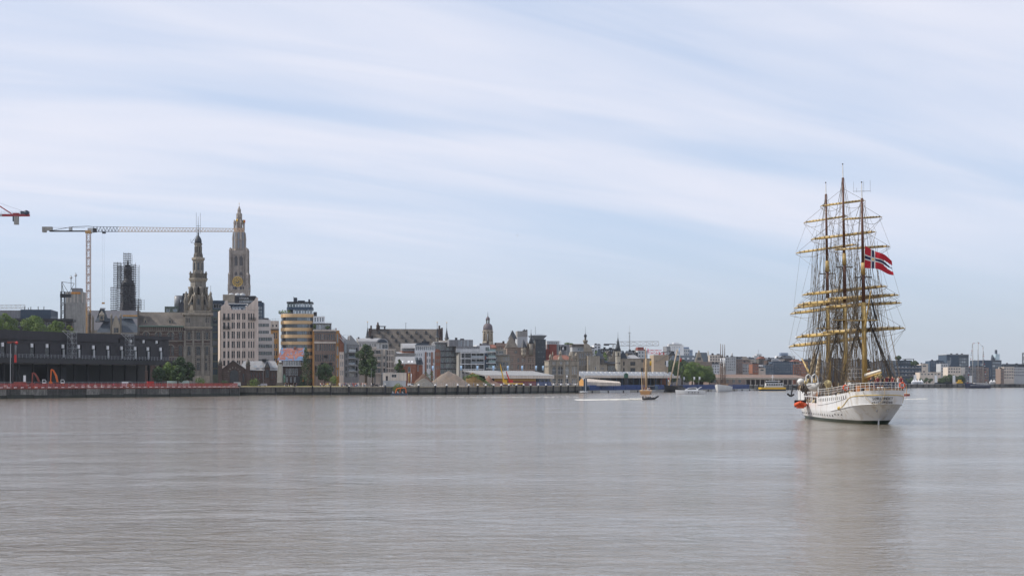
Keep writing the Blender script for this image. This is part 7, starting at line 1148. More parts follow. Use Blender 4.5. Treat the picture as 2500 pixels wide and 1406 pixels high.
for i, px in enumerate((46, 61, 75, 88)): p = site(px, 4); tag(MB().box(0, 0, 0, 3.4, 1.2, .5 + .35 * (i % 2)).build('material_stack', M['rust'] if i % 2 else M['orangep'], None, p, R(55)), ('low orange stack of site material below the drilling rig', 'taller rusty stack beside the drilling rig', 'low orange stack left of the red excavator', 'taller rusty stack under the red excavator')[i], 'stack')
# ---- middle quay
D = 778; t = thing('site_cabin', 'cream site cabin raised above grey panels with one window', 'cabin', (kx(934) * D, D, G), R(4)); s = D / F; W = 58 * s; H = zg(910, D); h1 = zg(929, D)
MB().box(0, 0, h1, W, 3, H).build('wall', M['cream'], t); MB().box(.2, .15, 0, W - .2, 2.8, h1 - .02).build('base_panel', M['lgrey'], t); MB().box(-.08, -.08, H, W + .08, 3.1, H + .15).build('roof', M['lgrey'], t)
for px in (934, 953, 972, 991.5): MB().box((px - 934) * s, -.04, h1, (px - 934) * s + .15, -.003, H).build('frame_post', M['lgrey'], t)
o = link('window', window_mesh(12 * s, 1.5, 'two', M['white'], M['gl_d']), t, ((956 - 934) * s, -.24, zg(921, D))); MB().box((942 - 934) * s, -.05, h1, (947 - 934) * s, -.003, zg(917.5, D)).build('door', M['dgrey'], t); mb = MB(); mb.prism([(0, 0), (.9, 0), (1.6, h1), (1.0, h1)], 'y', -1.6, -.6); o = mb.build('stair', M['steel'], t); o.location = ((940 - 934) * s, 0, 0)
def heap(label, px, y, D, wpx, m, rough=.06, dep=.5, name='earth_heap', cat='heap', skew=0.0, seed=1):
    s = D / F; H = zg(y, D); rx = wpx * s / 2; ry = rx * dep; t_ = MB(); nx, ny = 30, 14; rg = random.Random(seed); vs = []
    from mathutils import noise
    for j in range(ny + 1):
        for i in range(nx + 1):
            u = i / nx * 2 - 1; v = j / ny * 2 - 1; r = min(1, math.hypot(u - skew * (1 - abs(u)), v)); h = H * max(0, (1 - r ** 1.15)) ** .95
            n_ = noise.noise(Vector((u * 4 + seed * 9, v * 4, 0))) * .10 * H + noise.noise(Vector((u * 13, v * 13, seed))) * rough * H
            vs.append((u * rx, v * ry, max(-.05, h + n_ * (h / H + .03))))
    t_.add(vs, [(j * (nx + 1) + i, j * (nx + 1) + i + 1, (j + 1) * (nx + 1) + i + 1, (j + 1) * (nx + 1) + i) for j in range(ny) for i in range(nx)], True); return tag(t_.build(name, m, None, (kx(px) * D, D, G)), label, cat)
heap('large smooth brown gravel heap, highest of the heaps on the quay', 1096, 905, 815, 112, M['dirt'], .02, .35, seed=2); heap('dark brown heap behind the grey rubble pile', 1034, 912, 808, 60, mat('dark_earth', (.15, .10, .075), .95, .2, .6, bump=.5), .03, .4, seed=3); heap('reddish earth heap right of the overgrown heap', 1203, 917, 838, 56, M['dirt_r'], .03, .35, skew=-.5, seed=4); og = heap('overgrown brown heap with weeds on its right flank', 1155, 909, 828, 74, mat('dry_weeds', (.19, .12, .045), .95, .35, .8, bump=.6), .06, .4, seed=5)
t = thing('weed_cover', 'bright green weeds covering the top and right flank of the overgrown heap', 'weeds', (kx(1162) * 824, 824, G)); mb = MB(); rg = random.Random(4)
for k in range(26): f = k / 25; foliage(mb, (-6 + f * 14, rg.uniform(-2.5, .5), zg(910, 824) * (1 - abs(f - .32) ** 1.3 * 1.5) * .93 - .3 + rg.uniform(-.6, .1)), 1.0, 1.0, .7, 30, .3, rg)
tag(mb.build('foliage', M['leaf'], t), kind='stuff')
rb = heap('grey rubble pile of broken stones before the brown heaps', 1035, 923, 796, 58, M['rubble'], .08, .45, seed=6); mb = MB(); rg = random.Random(2)
for k in range(420): u = rg.uniform(-.95, .95); v = rg.uniform(-.95, .2); r = min(1, math.hypot(u, v)); s_ = rg.uniform(.12, .3); mb.box(*(lambda c: (c[0] - s_, c[1] - s_, c[2] - s_, c[0] + s_, c[1] + s_ * .8, c[2] + s_ * .7))((u * 58 * .199 / 2, v * 58 * .199 / 2 * .45, zg(923, 796) * (1 - r ** 1.15) + .02)))
tag(mb.build('stones', M['rubble'], rb), kind='stuff')
for i in range(6): px = 988 + i * 13; t = thing('hedge', f'clipped green hedge section behind the heaps, {od[i]} from the left', 'hedge', (kx(px) * 822, 822, G), 0, 'clipped hedge sections'); mb = MB(); rg = random.Random(i); foliage(mb, (0, 0, zg(906, 822) * .5), 1.6, 1.2, zg(906, 822) * .52, 150, .3, rg); mb.build('foliage', M['leaf'], t); MB().tube((0, 0, 0), (0, 0, 3), .2, .1).build('stem', M['bark'], t)
def mobile_crane(label, px0, px1, y1, D, m, body=True):
    t = thing('mobile_crane', label, 'mobile crane', (kx(px0) * D, D, G)); s = D / F; z1 = zg(y1, D); dx = (px1 - px0) * s
    mb = MB(); mb.tube((0, 0, 1.6), (dx * .8, 0, z1 * .8), .5, .42, 4); mb.build('boom', m, t); mb = MB(); mb.tube((dx * .78, 0, z1 * .78), (dx, 0, z1), .34, .25, 4); mb.build('boom_tip', m, t); MB().box(-.2, -1.2, .9, 6.5, 1.2, 1.7).build('chassis', M['yellowp'], t); MB().box(-.8, -1.1, 1.7, 1.4, 1.1, 3.2).build('cab', m, t); mb = MB(); mb.tube((dx, 0, z1), (dx - .2, 0, z1 - 4), .05); mb.build('hook_rope', M['black'], t)
    for x in (.6, 2.2, 4.4, 5.8): mb = MB(); mb.lathe([(.5, -1.3), (.5, 1.3)], 10); o = mb.build('axle_wheels', M['black'], t, (x, 0, .5)); o.rotation_euler = (R(90), 0, 0)
mobile_crane('orange yellow mobile crane with its boom raised before the goods shed', 1231, 1221.5, 889, 840, M['yellowp']); mobile_crane('red mobile crane with a slanting boom right of the orange crane', 1246, 1236, 906, 845, M['red'])
for i, (px, D) in enumerate(((1059, 800), (1128, 832), (1168, 850), (1207, 868), (1242, 885), (1277, 905), (1311, 925), (1328, 930))): flag(('pale blue banner flag left of the gravel heaps', 'pale blue banner flag behind the large gravel heap', 'pale blue banner flag before the balcony flats', 'pale blue banner flag before the white cubic flats', 'pale blue banner flag before the beige terraced flats', 'pale blue banner flag before the castle-like house', 'pale blue banner flag before the flared office', 'pale blue banner flag left of the stone pavilion')[i], px, 893, D, -4.5, 11, [M['lblue']], .6, 44, name='banner_flag')
for i, (px, D) in enumerate(((1349, 905), (1382, 908), (1418, 925), (1424, 925), (1668, 1050), (1693, 1070), (1706, 1075))): flag(('white pennant flag at the left door of the pavilion', 'white pennant flag at the right door of the pavilion', 'left white pennant flag by the mooring pile', 'right white pennant flag by the mooring pile', 'white pennant flag right of the black hulled ship', 'small white pennant flag between ship and schooner', 'white pennant flag left of the white schooner')[i], px, 916 if i < 4 else 920, D, 4, 7, [M['white']], 1, 22, name='pennant_flag')
for i, (px, m_) in enumerate(((997, 'yellowp'), (1003, 'white'))): flag(('yellow feather flag right of the site cabin', 'white feather flag right of the site cabin')[i], px, 912, 782, 2, 20, [M[m_]], .5, 30, name='feather_flag')
for i, (px, y) in enumerate(((643, 886), (774, 892), (838, 905), (876, 915), (907, 900), (1137, 908), (1065, 900))): p = site(px, 9); D = p[1]; t = thing('lamp_post', ('slim grey lamp post before the gate house wing', 'slim grey lamp post before the dark round tree', 'short lamp post before the gabled flats', 'dark lamp post right of the quay crowd', 'lamp post left of the site cabin', 'lamp post behind the gravel heap', 'lamp post by the brick gable')[i], 'lamp post', p); MB().tube((0, 0, 0), (0, 0, zg(y, D)), .11, .07, 6).build('pole', M['grey'], t); MB().box(-.15, -.9, zg(y, D), .15, .2, zg(y, D) + .16).build('lamp_head', M['lgrey'], t)
pm = [qpt(q) for q in QM]; cm = along(pm); rail = MB()
for i in range(95): p, d = at_len(pm, cm, 85 + i * (cm[-1] - 86) / 95); p2, _ = at_len(pm, cm, 85 + (i + 1) * (cm[-1] - 86) / 95); nn = Vector((d.y, -d.x, 0)); p, p2 = p - nn * 2.5, p2 - nn * 2.5; rail.tube((p.x, p.y, G), (p.x, p.y, G + 1.9), .05, .05, 4); [rail.tube((p.x, p.y, G + h), (p2.x, p2.y, G + h), .03, .03, 4) for h in (.3, .7, 1.1, 1.5, 1.88)]
t = thing('quay_railing', 'long grey wire railing along the fender quay before the heaps', 'railing', (0, 0, 0)); rail.build('wires', M['steel'], t)
gr = MB(); a_ = [qpt((px, qd(px) + 1)) for px in range(588, 860, 16)]; b_ = [qpt((px, qd(px) + 15)) for px in range(588, 860, 16)]; gr.add([(p.x, p.y, G + .06) for p in a_] + [(p.x, p.y, G + .25) for p in b_], [(i, i + 1, len(a_) + i + 1, len(a_) + i) for i in range(len(a_) - 1)]); tag(gr.build('grass_strip', mat('dry_grass', (.36, .28, .10), .95, .3, .4, c2=(.20, .20, .06))), kind='structure', label='strip of dry yellow grass along the quay edge')
shrub('spiky green bush growing over the quay edge below the site cabin', 971, 933, 756, 26, 'leaf_y', 3, base=1.2)
t = thing('work_pontoon', 'dark work pontoon with orange gear below the site cabin', 'pontoon', (kx(955) * 748, 748, 0)); MB().box(0, -2, -.3, 7.4, 1, .9).build('deck', M['navy'], t)
for k in range(3): mb = MB(); mb.prism([(k * 2.2 + .6, .9), (k * 2.2 + 1.5, .9), (k * 2.2 + .6, 1.9)], 'y', -1.9, -1.5); mb.build('fender_plate', M['lgrey'], t)
mb = MB(); mb.path([(2, -.5, .9), (2.6, -.5, 2.9), (5, -.5, 3.3), (6.6, -.5, 3.2), (6.9, -.5, .9)], .22); mb.path([(4, -.5, .9), (4.4, -.5, 3.2)], .2); mb.build('orange_gantry', M['orangep'], t)
def hull(L_, W, Hs, Hb, mats, band=.25, n=14, m=7, full=.85, stern=.75):      # small boat hull, bow at +x
    mb = MB(); rings = []
    for i in range(n + 1):
        t_ = i / n; x = L_ * (t_ - .5); b = W / 2 * ((stern + (1 - stern) * min(1, t_ / .4)) if t_ < .5 else max(.02, 1 - ((t_ - .5) / .5) ** 2.2)); top = Hs + (Hb - Hs) * t_ ** 2; pr = []
        for j in range(2 * m + 1):
            q = j / m - 1; pr.append((x + (top * .35 * (t_ ** 3)) * (abs(q)) , b * (1 if q > 0 else -1) * abs(q) ** (.45 if t_ < .8 else .9) if q else 0, -.6 + (top + .6) * abs(q) ** (2.2 if t_ < .8 else 1.4)))
        rings.append(pr)
    mb.loft(rings, False, False); mb.add(rings[0], [tuple(range(2 * m + 1))]); mb.mat(1); mb.add([r[0] for r in rings] + [r[-1] for r in rings], [(i, i + 1, n + 1 + i + 1, n + 1 + i) for i in range(n)]); return mb
def boat(name, label, px, D, rz, L_, W, Hs, Hb, m, deck, cat, full=.85, stern=.75): t = thing(name, label, cat, (kx(px) * D, D, 0), rz); hull(L_, W, Hs, Hb, None, stern=stern).build('hull', [m, deck], t); return t
deckm = mat('boat_deck', (.40, .30, .18), .7, .2, .8)
# varnished gaff boat
t = boat('gaff_boat', 'varnished wooden sailing boat with brown masts and crew seen from astern', 1577, 800, R(82), 13, 6.2, 1.7, 2.4, M['wood'], deckm, 'sailing boat', stern=.85); s = .2
mast = mat('brown_spar', (.36, .20, .09), .5, .2, .8); sailb = mat('tan_sail', (.45, .33, .20), .85, .15, .5)
MB().tube((1, -.0, 1), (1, .3, zz(848, 800)), .28, .16, 8).build('main_mast', mast, t); MB().lathe([(.55, 3), (.6, 10), (.5, 16.5), (.2, 17.4)], 8, (.2, -.1)).build('furled_sail', sailb, t); MB().tube((-1.5, .9, 1), (-1.2, .9, 17), .17, .12, 6).build('gaff_spar', mast, t); MB().tube((-3, 1.6, 1), (-3, 2.0, 11), .3, .15).build('mizzen_sail', sailb, t)
mb = MB(); [mb.tube((1, .2, 19), (1 + dx, dy, 1.9), .03, .03, 4) for dx in (-1.5, 1.5) for dy in (-2.9, 2.9)]; mb.tube((1, .2, 20), (7, 0, 2.4), .03, .03, 4); tag(mb.build('rigging', M['black'], t), kind='stuff'); 
for i, (x, y, tp) in enumerate(((-4, -1.2, 'white'), (-3.6, .3, 'orange'), (-4.4, -2, 'grey'), (-2.5, -1.9, 'orange'), (-4.8, .9, 'dark'))): pp = t.matrix_basis @ Vector((x, y, 1.6)); person(f'crew member in a {tp} top, {("at the left rail","in the middle","leftmost","at the right rail","on the right quarter")[i]} of the varnished sailing boat', pp, 'stand' if i % 2 else 'walk', tp, 'blue', 1.0 * i)
flag('small pink pennant at the masthead of the varnished boat', 1581, 851, 799, 2.2, 9, [mat('pink_cloth', (.60, .28, .25), .8)], 1, 4, name='pennant_flag'); flag('yellow flag hanging beside the varnished sailing boat masts', 1586, 881, 800, 4.4, 11, [M['yellowp']], 1, 6)
# black hulled ship
t = boat('black_ship', 'black hulled old sailing ship with raked pale spars, bow towards the river', 1645, 965, R(235), 20, 6.4, 2.6, 4.4, M['black'], deckm, 'sailing ship'); spar = mat('pale_spar', (.46, .36, .25), .55, .15, .8)
inv = t.matrix_basis.inverted()
for nm, a_, b_, r in (('main_spar', (1633, 943), (1654, 853), .5), ('fore_spar', (1652, 940), (1660, 866), .42), ('bowsprit', (1632, 949), (1602, 952), .2), ('dark_mast', (1640, 940), (1639, 862), .22)): MB().tube(inv @ P(*a_, 962), inv @ P(*b_, 962), r, r * .7, 8).build(nm, spar if 'spar' in nm else M['black'], t)
mb = MB(); [mb.tube(inv @ P(*a_, 962), inv @ P(*b_, 962), .04, .04, 4) for a_, b_ in (((1654, 853), (1668, 940)), ((1654, 853), (1640, 945)), ((1660, 866), (1672, 940)), ((1639, 862), (1610, 950)), ((1654, 853), (1604, 951)))]; tag(mb.build('rigging', M['black'], t), kind='stuff'); MB().box(-7, -2.4, 2.4, -2, 2.4, 4.1).build('deckhouse', M['dgrey'], t)
flag('white and blue pennant at the spar top of the black ship', 1656, 850, 961, 3.5, 13, [M['white'], M['lblue']], 1, 3, True, name='pennant_flag'); flag('red flag on the black ship', 1660, 874, 961, 3.6, 9, [M['red']], 1, 4); flag('small red and white flag at the foot of the black ship spars', 1631, 922, 960, 2.4, 10, [M['red'], M['white']], 1, 8)
# motor yacht
t = boat('motor_yacht', 'sleek white motor yacht with dark windows moored left of the white schooner', 1687, 805, R(176), 14, 3.9, 1.7, 2.1, M['white'], M['white'], 'motor yacht', stern=.9)
mb = MB(); mb.prism([(-3.6, 1.7), (3.2, 1.9), (1.0, 3.1), (-2.4, 3.3), (-3.4, 2.5)], 'y', -1.4, 1.4); mb.build('cabin', M['white'], t); mb = MB(); mb.prism([(-2.6, 2.35), (2.0, 2.35), (.8, 2.95), (-2.2, 3.0)], 'y', -1.44, 1.44); mb.build('cabin_glass', M['gl_d'], t); mb = MB(); mb.path([(-3.2, 0, 2.4), (-4.8, 0, 3.4), (-5.2, 0, 3.3)], .14); mb.build('radar_arch', M['white'], t); mb = MB(); mb.path([(6.3, 0, 2.9), (2.5, -1.3, 2.6), (2.4, -1.3, 2.0)], .04); mb.build('bow_rail', M['steel'], t)
for x in (-3.6, -2, -.7, 1.0): MB().box(x, 1.78, .55, x + .35, 2.0, 1.15).build('fender', M['black'], t)
# white schooner
t = boat('white_schooner', 'white three masted schooner with dark slim masts, bow towards the river', 1765, 1000, R(-110), 26, 8.6, 3.2, 4.6, M['white'], deckm, 'schooner'); inv = t.matrix_basis.inverted(); dk = mat('dark_spar', (.10, .06, .045), .5, .2)
for px, yt in ((1759.5, 839), (1764.5, 840.5), (1769.4, 841)):
    MB().tube(inv @ P(px + .6, 942, 1000), inv @ P(px, 887, 1000), .34, .28, 8).build('lower_mast', dk, t); MB().tube(inv @ P(px, 887, 1000), inv @ P(px, 874, 1000), .34, .34, 8).build('mast_doubling', M['white'], t); MB().tube(inv @ P(px, 874, 1000), inv @ P(px - .2, yt, 1000), .26, .16, 8).build('topmast', dk, t); MB().box(-1.3, -.2, 0, 1.3, .2, .2).build('crosstree', dk, t, inv @ P(px, 888, 1000))
mb = MB(); [mb.tube(inv @ P(px, 888, 1000), inv @ P(px + dx, 940, 1000), .06, .06, 4) for px in (1759.5, 1764.5, 1769.4) for dx in (-11, -8, -5, 5, 8, 11)]; mb.tube(inv @ P(1759, 889, 1000), inv @ P(1750, 940, 1000), .05); tag(mb.build('shrouds', mat('brown_rope', (.22, .17, .13), .9), t), kind='stuff'); MB().tube(inv @ P(1756, 943, 990), inv @ P(1748, 926, 982), .3, .15).build('bowsprit', dk, t)
mb = MB(); mb.path([(-11, -3.6, 4.0), (0, -4.0, 4.2), (11, -2.0, 5.2)], .06); mb.path([(-11, 3.6, 4.0), (0, 4.0, 4.2), (11, 2.0, 5.2)], .06); mb.build('rails', M['wood'], t); MB().box(-8, -1.5, 3, -1, 1.5, 4.6).build('deckhouse', M['wood'], t)
# ferry
t = boat('ferry', 'small yellow and white river ferry with a white wheelhouse', 1885, 1116, R(178), 18, 5.6, 1.1, 1.3, M['navy'], M['lgrey'], 'ferry', stern=.95); mb = MB(); mb.prism([(-9, -2.9), (7.5, -2.9), (9.2, -1.2), (9.2, 1.2), (7.5, 2.9), (-9, 2.9)], 'z', 1.0, 2.3); mb.build('yellow_belt', M['yellowp'], t); MB().box(-7.5, -2.3, 2.35, 5, 2.3, 3.3).build('saloon_base', M['lgrey'], t); MB().box(-7.2, -2.25, 3.3, 4.6, 2.25, 5.2).build('saloon', M['white'], t)
for k in range(7): MB().box(-6.8 + 1.6 * k, 2.24, 3.6, -5.5 + 1.6 * k, 2.32, 4.7).build('saloon_window', M['gl_d'], t)
MB().box(-3.2, -1.7, 5.2, 3.2, 1.7, 6.4).build('wheelhouse', M['gl_d'], t); MB().box(-5.4, -2.1, 6.4, 3.9, 2.1, 6.75).build('wheelhouse_roof', M['white'], t); mb = MB(); mb.path([(0, 0, 6.7), (-.4, 0, 9.6), (-.4, 0, 11)], .16); mb.tube((-1.5, 0, 9.2), (.8, 0, 9.2), .1); mb.tube((-1, 0, 10), (.3, 0, 10.3), .1); mb.build('radar_mast', M['white'], t)
# blue schooner far right
t = boat('blue_schooner', 'dark blue three masted schooner dressed with small flags at the far right', 2388, 1555, R(182), 23, 6, 3.4, 5.2, mat('hull_navy', (.012, .02, .06), .4), deckm, 'schooner'); inv = t.matrix_basis.inverted(); wm = mat('grey_spar', (.30, .29, .28), .6)
ms = ((2374.5, 837), (2387.8, 834.5), (2399.8, 845))
for px, yt in ms: MB().tube(inv @ P(px, 936, 1555), inv @ P(px + .4, yt, 1555), .42, .25, 8).build('mast', wm, t); MB().tube(inv @ P(px - 7, 898, 1555), inv @ P(px + 7, 899, 1555), .16).build('spreader', wm, t)
mb = MB(); pts = [P(2362, 936, 1555), P(2374.5, 838, 1555), P(2387.8, 835, 1555), P(2399.8, 846, 1555), P(2408, 934, 1555)]; mb.path([inv @ p for p in pts], .05); [mb.tube(inv @ P(px, yt + 12, 1555), inv @ P(px + dx, 934, 1555), .05, .05, 4) for px, yt in ms for dx in (-6, 5)]; tag(mb.build('rigging', M['black'], t), kind='stuff')
mb = MB()
for a_, b_ in zip(pts[:-1], pts[1:]):
    n = int((b_ - a_).length / 1.9)
    for k in range(n): q = inv @ a_.lerp(b_, (k + .5) / n); mb.mat(k % 4); mb.box(q.x - .35, q.y - .04, q.z - .75, q.x + .35, q.y + .04, q.z)
tag(mb.build('signal_flags', [M['red'], M['white'], M['blue'], M['dgrey']], t), kind='stuff'); mb = MB(); hl = hull(23.1, 6.1, 2.2, 3.2, None); MB().box(-9, -2.4, 3.2, 4, 2.4, 5).build('deckhouse', M['lgrey'], t); MB().box(-11, -3.02, 2.5, 8, 3.02, 2.75).build('white_stripe', M['white'], t)
# moored inflatable with wake
t = thing('inflatable_boat', 'black inflatable speedboat with crew leaving a white wake', 'inflatable boat', (kx(1588) * 545, 545, 0), R(8)); mb = MB()
for y in (-.8, .8):
    mb.tube((-2.5, y, .35), (1.2, y, .45), .32, .32, 8); mb.tube((1.2, y, .45), (2.7, y * .15, 1.25), .32, .22, 8)
mb.build('tubes', M['black'], t); MB().box(-2.4, -.7, .1, 1.2, .7, .42).build('floor', M['dgrey'], t); MB().box(-2.75, -.3, .2, -2.4, .3, 1.25).build('outboard_motor', M['dgrey'], t); MB().box(-.4, -.35, .42, .2, .35, 1.15).build('console', M['grey'], t)
for i, (x, y, tp) in enumerate(((-1.9, -.3, 'grey'), (-1.4, .3, 'dark'), (-.7, 0, 'dark'), (.5, -.2, 'white'))): pp = t.matrix_basis @ Vector((x, y, .5)); person(('helmsman in grey at the stern of the black inflatable', 'second man in dark clothes on the black inflatable', 'middle man in dark clothes on the black inflatable', 'front person in white on the black inflatable')[i], pp, 'sit', tp, 'dark', R(90), sc=1.05)
foam = mat('foam', (.80, .78, .72), .8, .1, 2.0)
def wake(px0, px1, D, wd, n, label, seed=1, taper=True):
    mb = MB(); rg = random.Random(seed)
    for k in range(n):
        f = rg.random() ** .8; px = px1 + (px0 - px1) * f; y = D + rg.gauss(0, wd * (.35 + f)); x = kx(px) * D; a = rg.uniform(.15, .8) * (1.3 - f); b = rg.uniform(.08, .3); z = .012 + .5 * rg.random() ** 2 * max(0, 1 - 1.3 * f)
        mb.add([(x - a, y, z), (x - a * .3, y - b, z + .02), (x + a, y - b * .3, z), (x + a * .2, y + b, z + .05)], [(0, 1, 2, 3)])
    tag(mb.build('wake', foam), kind='stuff', label=label)
wake(1405, 1568, 548, 4, 2600, 'white foam wake behind the black inflatable boat'); wake(880, 1420, 630, .8, 330, 'thin old wake line across the middle of the river', 2); wake(2205, 2262, 565, 2, 160, 'short white wake right of the tall ship', 3)
# pontoon with blue containers
pr = [qpt((px, D)) for px, D in ((1418, 893), (1480, 915), (1560, 948), (1640, 985), (1720, 1032), (1800, 1092), (1850, 1135))]; cp = along(pr)
t = thing('landing_pontoon', 'long pale concrete landing pontoon with dark fenders along the moored boats', 'pontoon', (0, 0, 0)); n = 16
for i in range(n):
    a, d = at_len(pr, cp, i * cp[-1] / n + .2); b, _ = at_len(pr, cp, (i + 1) * cp[-1] / n - .2); nn = Vector((d.y, -d.x, 0)); mb = MB(); q = [a + nn * 1.8, b + nn * 1.8, b - nn * 2, a - nn * 2]; mb.prism([(v.x, v.y) for v in q], 'z', -.4, 1.25); mb.build('float', M['lgrey'] if i % 3 else M['concrete'], t); c = a.lerp(b, .5) + nn * 1.85; MB().box(c.x - .5, c.y - .3, -.2, c.x + .5, c.y + .3, 1.1).build('fender', M['black'], t)
csrc = MB(); csrc.box(0, 0, 0, 12, 2.4, 2.6)
for k in range(24): csrc.box(.12 + .5 * k, -.09, .15, .36 + .5 * k, -.002, 2.45)
cmh = csrc.mesh('body', M['blue']); cdr = MB().box(-.03, .1, .1, 0, 2.3, 2.5).mesh('door', M['navy']); pc = [qpt((px, D)) for px, D in ((1440, 908), (1480, 924), (1560, 957), (1640, 994), (1720, 1041), (1800, 1101), (1830, 1127))]; cc = along(pc); nc = int(cc[-1] / 13.2)
for i in range(nc):
    a, d = at_len(pc, cc, i * cc[-1] / nc)
    if i in (5,): continue
    tt = thing('blue_container', f'long blue corrugated container behind the moored boats, {od[i]} from the left', 'container', (a.x, a.y, 1.3), math.atan2(d.y, d.x), 'blue containers along the landing pontoon'); o = link('body', cmh, tt); o.scale = (cc[-1] / nc / 12.4, 1, 1.12); link('door', cdr, tt)
t = thing('mooring_pile', 'thick dark mooring pile standing at the pontoon end', 'mooring pile', (kx(1429) * 890, 890, 0)); MB().box(-.9, -.7, -1.5, .9, .7, zz(924, 890)).build('pile', M['navy'], t); MB().box(-.15, -.75, .3, .35, -.703, zz(925, 890)).build('white_stripe', M['lgrey'], t); MB().lathe([(2.4, .1), (2.6, .5), (2.2, .9)], 12, (-1, .5)).build('collar', M['lgrey'], t)
t = thing('gangway_tent', 'tapering white covered gangway with a yellow open end', 'gangway', (kx(1420) * 912, 912, G), R(30)); s = .228
rA = [(0, -2.4, 0), (0, -3.0, 2.4), (0, 0, 4.4), (0, 3.0, 2.4), (0, 2.4, 0)]; rB = [(25, -1.5, 0), (25, -1.8, 1.6), (25, 0, 2.4), (25, 1.8, 1.6), (25, 1.5, 0)]; mb = MB(); mb.loft([rA, rB], False, False, False); mb.build('cover', M['cream'], t); mb = MB(); mb.add([(x - .03, y * .93, z * .95) for x, y, z in rA], [(0, 1, 2, 3, 4)]); mb.build('yellow_end', M['orange'], t)
# far right festival tents and banners
def tent(label, px, D, w, h, m=None, rz=0.0): t = thing('marquee', label, 'tent', (kx(px) * D, D, G), rz, 'white festival tents at the far right'); mb = MB(); mb.lathe([(w * .7, h * .45), (w * .32, h * .62), (w * .08, h * .95), (.03, h)], 4, (0, 0), R(45), False); mb.build('canopy', m or M['white'], t); MB().box(-w * .47, -w * .47, 0, w * .47, w * .47, h * .45).build('side_walls', mat('tent_side', (.45, .48, .52), .8), t)
lt = ('first', 'second', 'third', 'fourth', 'fifth', 'sixth', 'seventh')
for i in range(4): tent(f'white peaked tent, {lt[i]} from the left beside the first banner', 2230 + i * 6.5, 1665, 3.6, 5)
for i, px in enumerate((2420, 2427)): tent(f'white peaked tent, {("left", "right")[i]} one of the pair behind the blue schooner', px, 1815, 3.6, 5)
for i in range(6): tent(f'white peaked tent, {lt[i]} from the left in the row at the right edge', 2444 + i * 7, 1830, 3.8, 5)
for i, (px, y) in enumerate(((2234, 915), (2285, 916), (2329, 916), (2370, 917))): p = (kx(px) * 1690, 1690, G); t = thing('tall_banner', f'tall white festival banner, {lt[i]} from the left on the far right quay', 'banner', p, 0, 'tall white banners'); MB().box(-1.4, -.1, 1.5, 1.4, .1, zg(y, 1690)).build('sheet', M['white'], t); MB().tube((-1.5, 0, 0), (-1.5, 0, zg(y, 1690) + .3), .12).build('pole', M['grey'], t)
t = thing('marquee', 'wide brown gabled marquee on the far right quay', 'tent', (kx(2300) * 1700, 1700, G)); mb = MB(); mb.prism([(-7, 2.4), (13, 2.2), (2, 5.6)], 'y', 0, 8); mb.build('canopy', mat('brown_canvas', (.38, .29, .25), .85), t); MB().box(-6, .5, 0, 11, 7, 2.3).build('side_walls', M['slate_b'], t)
t = thing('yellow_machine', 'yellow work machine standing left of the blue schooner', 'machine', (kx(2343) * 1690, 1690, G)); MB().box(-3, -1, .8, 3, 1, 2.6).build('body', M['yellowp'], t); MB().box(-1.5, -1.1, 2.6, 1.5, 1, 4.4).build('cab', M['yellowp'], t); MB().box(-3.2, -1.2, 0, 3.2, 1.2, .8).build('wheels', M['black'], t)
t = boat('small_sailboat', 'small reddish sailing boat half hidden behind the tall ship stern', 2213, 700, R(90), 6, 2.2, .9, 1.2, M['rust'], deckm, 'sailing boat'); MB().tube((0, 0, .5), (0, 0, 4.6), .18, .08).build('mast', M['wood'], t)
# gulls
def gull(label, px, py, D, sc, tilt): t = thing('gull', label, 'bird', P(px, py, D)); t.scale = (sc,) * 3; t.rotation_euler = (0, R(tilt), R(20)); mb = MB(); mb.loft([[(x, math.cos(a) * r, math.sin(a) * r) for a in [k * math.pi / 3 for k in range(6)]] for x, r in ((-.28, .02), (-.1, .07), (.1, .08), (.22, .045), (.32, .01))]); sd = [(x, y, z) for x, y, z in mb.v]; [mb.add([(.1, 0, .03), (.16, sg * .3, .16), (.06, sg * .68, .06), (-.06, sg * .3, .13), (-.08, 0, .02)], [(0, 1, 2, 3, 4)]) for sg in (-1, 1)]; mb.build('body', mat('gull_grey', (.30, .30, .32), .7), t)
gull('dark gull gliding in the open sky in the middle of the picture', 1263, 575, 420, .75, 30); gull('tiny gull above the domed church tower', 1106, 778, 800, .8, 10); gull('small pale gull in the sky at the far right', 2414, 542, 420, .6, -10)
# ================================================================== the tall ship (x starboard, y forward, z up from the waterline)
SD = 256.0; SX0 = 52.3
ship = thing('tall_ship', 'white three masted full rigged ship with buff yards and furled sails, seen from astern', 'sailing ship', (SX0, SD, 0)); ship.rotation_euler = (0, R(-.9), R(-.8))
hm = bpy.data.materials.new('ship_white'); hm.use_nodes = True; n_ = hm.node_tree.nodes; l_ = hm.node_tree.links; b_ = n_['Principled BSDF']; b_.inputs['Roughness'].default_value = .32
tc_ = n_.new('ShaderNodeTexCoord'); sp_ = n_.new('ShaderNodeSeparateXYZ'); l_.new(tc_.outputs['Object'], sp_.inputs[0]); lt_ = n_.new('ShaderNodeMath'); lt_.operation = 'LESS_THAN'; l_.new(sp_.outputs[2], lt_.inputs[0]); lt_.inputs[1].default_value = .52
no_ = n_.new('ShaderNodeTexNoise'); mp_ = n_.new('ShaderNodeMapping'); mp_.inputs['Scale'].default_value = (.9, .9, .18); l_.new(tc_.outputs['Object'], mp_.inputs[0]); l_.new(mp_.outputs[0], no_.inputs['Vector']); no_.inputs['Scale'].default_value = 1.2; no_.inputs['Detail'].default_value = 6
